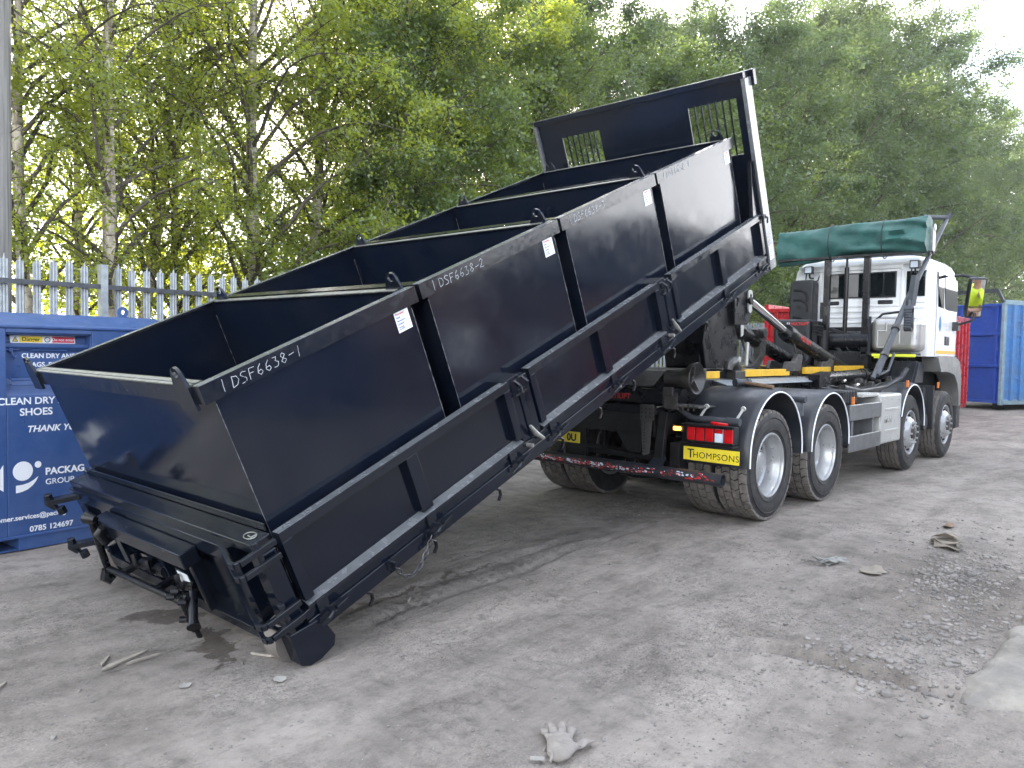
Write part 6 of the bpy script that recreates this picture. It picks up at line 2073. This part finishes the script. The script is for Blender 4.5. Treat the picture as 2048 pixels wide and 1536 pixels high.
def tree(key, x, y, sc, rot, label, cat='tree', name='tree', lean=(0, 0), grp='trees behind the fence'):
    t = empty(name, (x, y, float(gheight(np.array([x]), np.array([y]))[0]) if abs(x) < 30 else 0.0), (lean[0], lean[1], rot))
    t.scale = (sc, sc, sc)
    tag(t, label, cat, grp)
    for nm, me in (('trunk', PROTO[key][0]), ('crown', PROTO[key][1])):
        o = bpy.data.objects.new(nm, me); COL.objects.link(o); o.parent = t
    return t

def ray_at(px, y):
    """World x where the vertical plane through photo column px meets depth y (used to plant trunks)."""
    d = fwd + rr * ((px - 1024) / FPX) + uu * ((768 - 520) / FPX)
    s = (y - cam.location.y) / d.y
    return cam.location.x + d.x * s
cam.location = cm.translation
TREES = [
    ('birch_a', ray_at(58, 6.6), 6.6, 1.0, 0.3, 'slim birch just right of the timber pole', (0, 0.01)),
    ('birch_b', ray_at(235, 6.3), 6.3, 0.95, 1.9, 'twin stemmed birch behind the fence post left of the skips', (0, -0.03)),
    ('birch_a', ray_at(268, 7.6), 7.6, 1.05, 2.6, 'leaning birch close behind the twin stemmed one', (0, -0.05)),
    ('birch_a', ray_at(335, 6.9), 6.9, 0.8, 4.0, 'small reddish birch leaning left in the gap before the tallest pair', (0, -0.09)),
    ('birch_c', ray_at(527, 6.6), 6.6, 1.0, 0.9, 'stout pale trunked birch above the rearmost skip', (0, 0.0)),
    ('birch_c', ray_at(604, 7.4), 7.4, 1.0, 3.6, 'second pale trunked birch, right of the stout one', (0, -0.02)),
    ('birch_d', ray_at(755, 7.0), 7.0, 1.0, 5.2, 'birch whose drooping crown hangs over the second skip', (0, 0.01)),
    ('broad_a', ray_at(860, 6.4), 6.4, 0.82, 1.1, 'bright green broadleaf behind the third skip', (0, 0)),
    ('birch_d', ray_at(940, 8.4), 8.4, 1.05, 2.2, 'tall birch rising behind the left barred window', (0, 0)),
    ('broad_a', ray_at(1060, 7.2), 7.2, 0.95, 4.4, 'bright broadleaf crown right behind the headboard', (0, 0)),
    ('broad_b', ray_at(1185, 9.6), 9.6, 1.05, 0.2, 'dark leafy tree towering over the middle of the headboard', (0, 0)),
    ('broad_a', ray_at(1335, 8.2), 8.2, 1.1, 2.9, 'leafy tree behind the right barred window', (0, 0)),
    ('broad_b', ray_at(1460, 7.8), 7.8, 1.20, 3.3, 'wide crowned tree just right of the headboard', (0, 0)),
    ('broad_b', ray_at(1575, 9.2), 9.2, 1.45, 5.0, 'dense tree above the green rolled sheet', (0, 0)),
    ('broad_b', ray_at(1665, 9.8), 9.8, 1.71, 1.4, 'dense dark tree behind the cab roof', (0, 0)),
    ('broad_b', ray_at(1730, 11.5), 11.5, 2.10, 0.5, 'hazy tall tree just right of the rolled sheet', (0, 0)),
    ('broad_b', ray_at(1790, 11.0), 11.0, 2.08, 3.0, 'tall tree forming the stepped skyline right of the cab', (0, 0)),
    ('broad_b', ray_at(1842, 11.5), 11.5, 1.87, 2.0, 'bushy tree above the cab mirror', (0, 0)),
    ('broad_b', ray_at(1905, 11.5), 11.5, 1.88, 4.1, 'far bushy tree above the blue container', (0, 0)),
    ('broad_b', ray_at(1955, 11.0), 11.0, 2.09, 1.2, 'far tall tree at the right end of the row, left of its lowest neighbour', (0, 0)),
    ('broad_b', ray_at(2010, 11.0), 11.0, 2.01, 5.6, 'farthest tree in the row at the right edge', (0, 0)),
    ('broad_b', ray_at(2075, 11.0), 11.0, 2.50, 2.6, 'tree beyond the far container at the very right edge', (0, 0)),
    # second rank, seen through the gaps
    ('birch_a', ray_at(150, 10.0), 10.0, 1.0, 3.9, 'birch in the second rank seen between the pole and the twin birch', (0, 0)),
    ('birch_a', ray_at(410, 11.0), 11.0, 1.05, 0.2, 'thin birch in the second rank between the small birch and the stout one', (0, 0)),
    ('birch_a', ray_at(680, 12.5), 12.5, 1.05, 2.7, 'second rank birch glimpsed right of the pale trunked pair', (0, 0)),
    ('broad_b', ray_at(820, 13.0), 13.0, 1.15, 0.7, 'dark second rank tree under the bright sun spot', (0, 0)),
    ('broad_b', ray_at(1110, 15.0), 15.0, 1.56, 4.8, 'tall second rank tree filling the top centre of the photo', (0, 0)),
    ('broad_b', ray_at(1300, 16.0), 16.0, 1.62, 1.9, 'tall second rank tree above the right end of the headboard', (0, 0)),
    ('broad_b', ray_at(1510, 17.0), 17.0, 1.62, 3.5, 'tall second rank tree high above the rolled sheet', (0, 0)),
    ('broad_a', ray_at(1625, 18.0), 18.0, 2.34, 0.4, 'tall second rank tree at the left end of the open sky', (0, 0)),
    ('birch_a', -8.4, 6.5, 1.0, 1.0, 'birch hidden in part behind the timber pole', (0, 0)),
    ('birch_c', -6.6, 10.5, 1.05, 1.6, 'birch seen over the left edge of the clothes bank', (0, 0)),
]
for k, x, y, sc, rot, lab, ln in TREES:
    tree(k, x, y, sc, rot, lab, name='birch_tree' if k.startswith('birch') else 'broadleaf_tree', lean=ln)
SHR = [(420, 9.5), (690, 5.8), (800, 8.0), (1010, 5.9), (1260, 6.0), (1400, 6.4), (1530, 6.0), (1600, 8.0)]
SLAB = ['left of the stout pale birch', 'over the second skip', 'behind the third skip', 'left of the headboard', 'seen under the raised bed', 'seen beside the hook arm', 'between the hook arm and the red container', 'above the red container']
for i, (px, y) in enumerate(SHR):
    tree('shrub', ray_at(px, y), y, 0.85 + 0.4 * rng.random(), rng.uniform(0, 6), 'leafy shrub ' + SLAB[i], cat='shrub', name='shrub', grp='shrubs behind the fence')

def woodland():
    """Far undergrowth and leaves behind the ranks that reads as one mass."""
    g = np.random.default_rng(5)
    n = 55000
    x = g.uniform(-22, 60, n); y = 15 + g.normal(0, 1.6, n) + 0.0 * x
    z = np.abs(g.beta(1.1, 1.7, n)) * (5.6 + 3.4 * fnoise(x, y * 0, 77, 3, 0.3)) + 0.05
    pos = np.stack([x, y, z], -1)
    nrm = g.normal(size=(n, 3)); nrm /= np.linalg.norm(nrm, axis=1, keepdims=True)
    ax = np.cross(nrm, g.normal(size=(n, 3))); ax /= np.linalg.norm(ax, axis=1, keepdims=True); bx = np.cross(nrm, ax)
    L_ = g.uniform(0.05, 0.12, n)[:, None]
    v = np.stack([pos - ax * L_, pos + bx * L_ * .7, pos + ax * L_, pos - bx * L_ * .7], 1).reshape(-1, 3)
    o = bpy.data.objects.new('undergrowth', fast_mesh('undergrowth', v, np.arange(n * 4).reshape(n, 4), M['leaf_birch']))
    COL.objects.link(o); tag(o, 'tangled sunlit undergrowth far behind the tree trunks', 'undergrowth', kind='stuff')
woodland()

def pix(px, py, y=None, x=None):
    d = fwd + rr * ((px - 1024) / FPX) - uu * ((py - 768) / FPX)
    s = (y - cam.location.y) / d.y if y is not None else (x - cam.location.x) / d.x
    return cam.location + d * s
cable(pix(900, -60, y=6.0), pix(1175, 200, y=9.0), 0.1, 'upper left of two thin black overhead cables crossing the tree tops')
cable(pix(990, -40, y=6.0), pix(1230, 140, y=9.0), 0.1, 'right hand one of two thin black overhead cables crossing the tree tops')

# ------------------------------------------------------------------ low works building across the yard, added behind the camera for panel reflections
def backdrop():
    t = empty('backdrop_building', (0, -13.0, 0))
    tag(t, 'low brick and blue clad works building across the yard, added out of view to be mirrored in the black paint', 'building')
    br = mat('brick_wall', (0.13, 0.072, 0.060), 0.9, var=0.25, vscale=6, dirt=(0.12, 0.09, 0.08), dirt_amt=0.5, dscale=1.2)
    cl = mat('blue_cladding', (0.030, 0.055, 0.15), 0.5, var=0.15, vscale=2)
    m = MB(); m.box(5.0, 17.5, -6, 0, 0, 3.9)
    m.build('brick_wall', br, t)
    m = MB()
    m.box(-16, 4.995, -6, 0.02, 0, 3.6)
    for k in range(84): m.box(-16 + k * 0.25, -15.93 + k * 0.25, 0.02, 0.05, 0, 3.58)
    m.build('clad_wall', cl, t)
    m = MB(); m.box(18.2, 100.0, -8, 0, 0, 6.8)  # hall added out of view to block bright sky in the reflections
    m.build('added_hall_wall', mat('slate_cladding', (0.045, 0.062, 0.085), 0.5, var=0.15, vscale=2), t)
    m = MB(); m.prism([(0.4, 3.9), (-3.0, 4.6), (-6.4, 3.9), (-6.4, 3.78), (0.4, 3.78)], 4.9, 17.7, axes='yz')
    m.build('roof', M['chassis'], t)
    for (x0, x1, z0, z1) in ((7.5, 9.0, 1.0, 2.2), (11.0, 12.5, 1.0, 2.2), (14.2, 15.2, 0.0, 2.1)):
        m = MB(); m.box(x0, x1, 0.0, 0.05, z0, z1)
        o = m.build('window' if z0 > 0 else 'door', M['lamp_white'] if z0 > 0 else M['red_paint'], t)
backdrop()

# ------------------------------------------------------------------ litter on the yard
def gz(x, y): return float(gheight(np.array([x]), np.array([y]))[0])

def glove():
    """Work glove lying flat, five empty fingers, open cuff with a cloth label."""
    x, y = -4.655, -2.465
    t = empty('work_glove', (x, y, gz(x, y) + 0.010), (0, 0, R(-44)))
    t.scale = (1.0, 1.0, 1.0)
    tag(t, 'dirty pale leather work glove lying palm up on the yard in the foreground', 'glove')
    # local +y points away from the camera (fingers), +x to the right (thumb)
    me = bpy.data.meshes.new('glove_shell')
    b = bmesh.new()
    V = []; E = []; RAD = []
    def chain(pts, start=None):
        prev = start
        for (px_, py_, pz_, r_) in pts:
            V.append((px_, py_, pz_)); RAD.append(r_); i = len(V) - 1
            if prev is not None: E.append((prev, i))
            prev = i
        return prev
    chain([(-0.035, -0.115, 0.012, 0.048), (-0.03, -0.06, 0.014, 0.052), (-0.02, 0.0, 0.016, 0.056), (-0.018, 0.045, 0.016, 0.052)])
    root = 2; kn = 3
    for pts in ([(-0.066, 0.075, 0.016, 0.017), (-0.072, 0.110, 0.020, 0.016), (-0.072, 0.135, 0.014, 0.014)],
                [(-0.034, 0.085, 0.018, 0.018), (-0.036, 0.128, 0.024, 0.017), (-0.036, 0.158, 0.016, 0.014)],
                [(0.000, 0.085, 0.018, 0.018), (0.004, 0.130, 0.028, 0.018), (0.010, 0.162, 0.020, 0.015)],
                [(0.030, 0.070, 0.018, 0.018), (0.046, 0.108, 0.022, 0.018), (0.058, 0.136, 0.014, 0.015)]):
        chain(pts, kn)
    chain([(0.045, -0.02, 0.016, 0.026), (0.085, 0.012, 0.018, 0.020), (0.125, 0.035, 0.014, 0.014)], root)
    for v in V: b.verts.new(v)
    b.verts.ensure_lookup_table()
    for a, c in E: b.edges.new((b.verts[a], b.verts[c]))
    b.to_mesh(me); b.free()
    o = bpy.data.objects.new('glove_shell', me); COL.objects.link(o)
    sk = o.modifiers.new('skin', 'SKIN')
    for i, r_ in enumerate(RAD): me.skin_vertices[0].data[i].radius = (r_, r_)
    me.skin_vertices[0].data[0].use_root = True
    su = o.modifiers.new('sub', 'SUBSURF'); su.levels = 2; su.render_levels = 2
    dg = bpy.context.evaluated_depsgraph_get()
    m2 = bpy.data.meshes.new_from_object(o.evaluated_get(dg))
    bpy.data.objects.remove(o)
    for v in m2.vertices:                               # flatten into empty leather, with creases
        c = v.co
        c.z = max(0.0, 0.016 + (c.z - 0.016) * 0.42 + 0.004 * math.sin(c.x * 90 + c.y * 40) + 0.003 * math.sin(c.y * 130))
    m2.materials.clear(); m2.materials.append(M['leather'])
    m2.polygons.foreach_set('use_smooth', [True] * len(m2.polygons))
    m2.name = 'glove_shell'
    o = bpy.data.objects.new('glove_shell', m2); COL.objects.link(o); o.parent = t
    m = MB(); m.box(-0.135, -0.08, -0.112, -0.088, 0.006, 0.009)
    m.build('cloth_label', M['paper'], t, rot=(0, 0, R(-6)))
    m = MB()
    m.tube([(-0.075 + 0.012 * math.sin(f * 3), -0.148 + f * 0.07, 0.026 + 0.012 * math.sin(f * 3.1)) for f in [i / 8 for i in range(9)]], 0.006, 6)
    m.tube([(-0.068, -0.02, 0.030), (-0.02, -0.028, 0.036), (0.03, -0.03, 0.034), (0.06, -0.035, 0.026)], 0.004, 6)
    m.build('seam', M['leather'], t)
glove()

def flake(name, cat, label, x, y, pts, m, th=0.003, rot=0.0, curl=0.0, grp=None, lift=0.006):
    """A torn flat scrap with its own ragged outline, slightly curled."""
    t = MB()
    r_ = random.Random(int(1000 * abs(x + y)))
    n = len(pts)
    c = (sum(p[0] for p in pts) / n, sum(p[1] for p in pts) / n)
    def z(p): return curl * ((p[0] - c[0]) ** 2 + 0.6 * (p[1] - c[1]) ** 2) * 8 + r_.uniform(0, 0.003)
    vs = [(c[0], c[1], 0.0)] + [(p[0], p[1], z(p)) for p in pts]
    vs += [(v[0], v[1], v[2] + th) for v in vs]
    fs = []
    for i in range(n):
        j = (i + 1) % n
        fs += [(0, 1 + j, 1 + i), (n + 1, n + 2 + i, n + 2 + j), (1 + i, 1 + j, n + 2 + j, n + 2 + i)]
    t.add(vs, fs)
    o = t.build(name, m, None, loc=(x, y, gz(x, y) + lift), rot=(0, 0, rot))
    tag(o, label, cat, grp)
    return o
def ragged(w, h, seed, n=14):
    r_ = random.Random(seed)
    return [(w * math.cos(2 * math.pi * i / n) * r_.uniform(.7, 1.1), h * math.sin(2 * math.pi * i / n) * r_.uniform(.6, 1.15)) for i in range(n)]
def cardboard():
    x, y = 0.10, -2.72
    t = empty('cardboard_piece', (x, y, gz(x, y) + 0.02), (0, 0, R(40)))
    tag(t, 'crumpled brown cardboard scrap lying on the yard above the loose gravel', 'cardboard')
    for k, (dz, w, h, rx) in enumerate(((0.0, 0.19, 0.11, 0.05), (0.035, 0.17, 0.10, -0.10), (0.07, 0.11, 0.09, 0.12))):
        m = MB()
        pts = ragged(w, h, 3 + k, 10)
        n = len(pts)
        vs = [(p[0], p[1], 0.02 * math.sin(p[0] * 30 + k)) for p in pts]; vs += [(v[0], v[1], v[2] + 0.006) for v in vs]
        m.add(vs, [tuple(range(n - 1, -1, -1)), tuple(range(n, 2 * n))] + [(i, (i + 1) % n, n + (i + 1) % n, n + i) for i in range(n)])
        m.build('torn_layer', M['card'], t, loc=(0.02 * k, -0.01 * k, dz), rot=(rx, 0.06 * k, 0.4 * k))
cardboard()
def rag():
    x, y = -1.15, -2.16
    t = empty('torn_rag', (x, y, gz(x, y) + 0.008), (0, 0, R(-30)))
    tag(t, 'torn grey cloth strips tangled flat on the yard beyond the rear wheels', 'rag')
    r_ = random.Random(9)
    for k in range(8):
        a = r_.uniform(-0.5, 0.5) + (math.pi if k % 3 == 0 else 0)
        L_ = r_.uniform(0.10, 0.26); w_ = r_.uniform(0.012, 0.03)
        rings = []
        for i in range(9):
            f = i / 8
            px_ = f * L_; py_ = 0.03 * math.sin(5 * f + k); pz_ = 0.012 + 0.016 * math.sin(7 * f + 2 * k) * (1 - f)
            ww = w_ * (1 - 0.6 * f)
            rings.append([(px_, py_ - ww, pz_), (px_, py_ + ww, pz_ + 0.008), (px_, py_ + ww, pz_ + 0.011), (px_, py_ - ww, pz_ + 0.003)])
        m = MB(); m.loft(rings)
        m.build('cloth_strip', M['rag'], t, rot=(0, 0, a), loc=(r_.uniform(-.05, .05), r_.uniform(-.04, .04), 0))
rag()
def splinter(x, y, L_, w_, ang, label, m='wood_pale'):
    q = MB()
    q.prism([(-L_ / 2, 0), (-L_ * .3, w_), (L_ * .2, w_ * .8), (L_ / 2, w_ * .1), (L_ * .3, -w_ * .3), (-L_ * .35, -w_ * .5)], 0, 0.012, axes='xy')
    o = q.build('wood_splinter', M[m], None, loc=(x, y, gz(x, y) + 0.002), rot=(R(3), R(2), ang), bevel=0.002)
    tag(o, label, 'wood splinter', 'wood splinters around the tail of the flat bed')
splinter(-5.53, -0.36, 0.30, 0.022, R(24), 'longest pale wood splinter left of the tail of the flat bed')
splinter(-5.45, -0.40, 0.20, 0.012, R(8), 'thin pale wood splinter lying across the longest one')
splinter(-5.60, -0.30, 0.14, 0.012, R(55), 'short splinter crossing under the longest pale one')
splinter(-5.02, -0.80, 0.16, 0.016, R(118), 'grey upright looking splinter right beside the ground roller')
splinter(-4.95, -0.72, 0.15, 0.010, R(70), 'second splinter beside the roller, half under the bed')
splinter(-6.06, -0.30, 0.16, 0.014, R(50), 'broken splinter lying at the left edge of the photo')
splinter(-3.95, -0.66, 0.10, 0.008, R(40), 'small pale splinter under the hanging chain')
flake('paper_scrap', 'paper scrap', 'small pale paper scrap left of the ground roller, the larger one', -5.45, -0.85, ragged(.035, .026, 4), M['paper'], curl=0.6, grp='paper scraps on the yard')
flake('paper_scrap', 'paper scrap', 'small pale scrap in front of the ground roller', -5.12, -1.12, ragged(.03, .035, 6), M['paper'], curl=0.5, grp='paper scraps on the yard')
flake('flat_scrap', 'scrap', 'flat torn brown scrap beside the cloth strips and gravel', -1.10, -2.52, ragged(.16, .09, 12, 18), M['card'], curl=0.1)
flake('bark_scrap', 'scrap', 'dark scrap lying right of the cardboard near the far gravel', 0.95, -2.55, ragged(.11, .05, 17), M['wood_old'], curl=0.25)

# ------------------------------------------------------------------ thin haze over the yard, added to imitate lens veil
def haze():
    m = bpy.data.materials.new('veil_haze'); m.use_nodes = True
    nt = m.node_tree; nt.nodes.clear()
    out = nt.nodes.new('ShaderNodeOutputMaterial'); pv = nt.nodes.new('ShaderNodeVolumePrincipled')
    pv.inputs['Color'].default_value = (0.92, 0.95, 0.97, 1)
    pv.inputs['Density'].default_value = HAZE
    pv.inputs['Anisotropy'].default_value = 0.55
    nt.links.new(pv.outputs[0], out.inputs['Volume'])
    b_ = MB(); b_.box(-805, 905, -805, 805, -1.2, 24)
    o = b_.build('haze', m); tag(o, kind='stuff')
HAZE = 0.0006
haze()
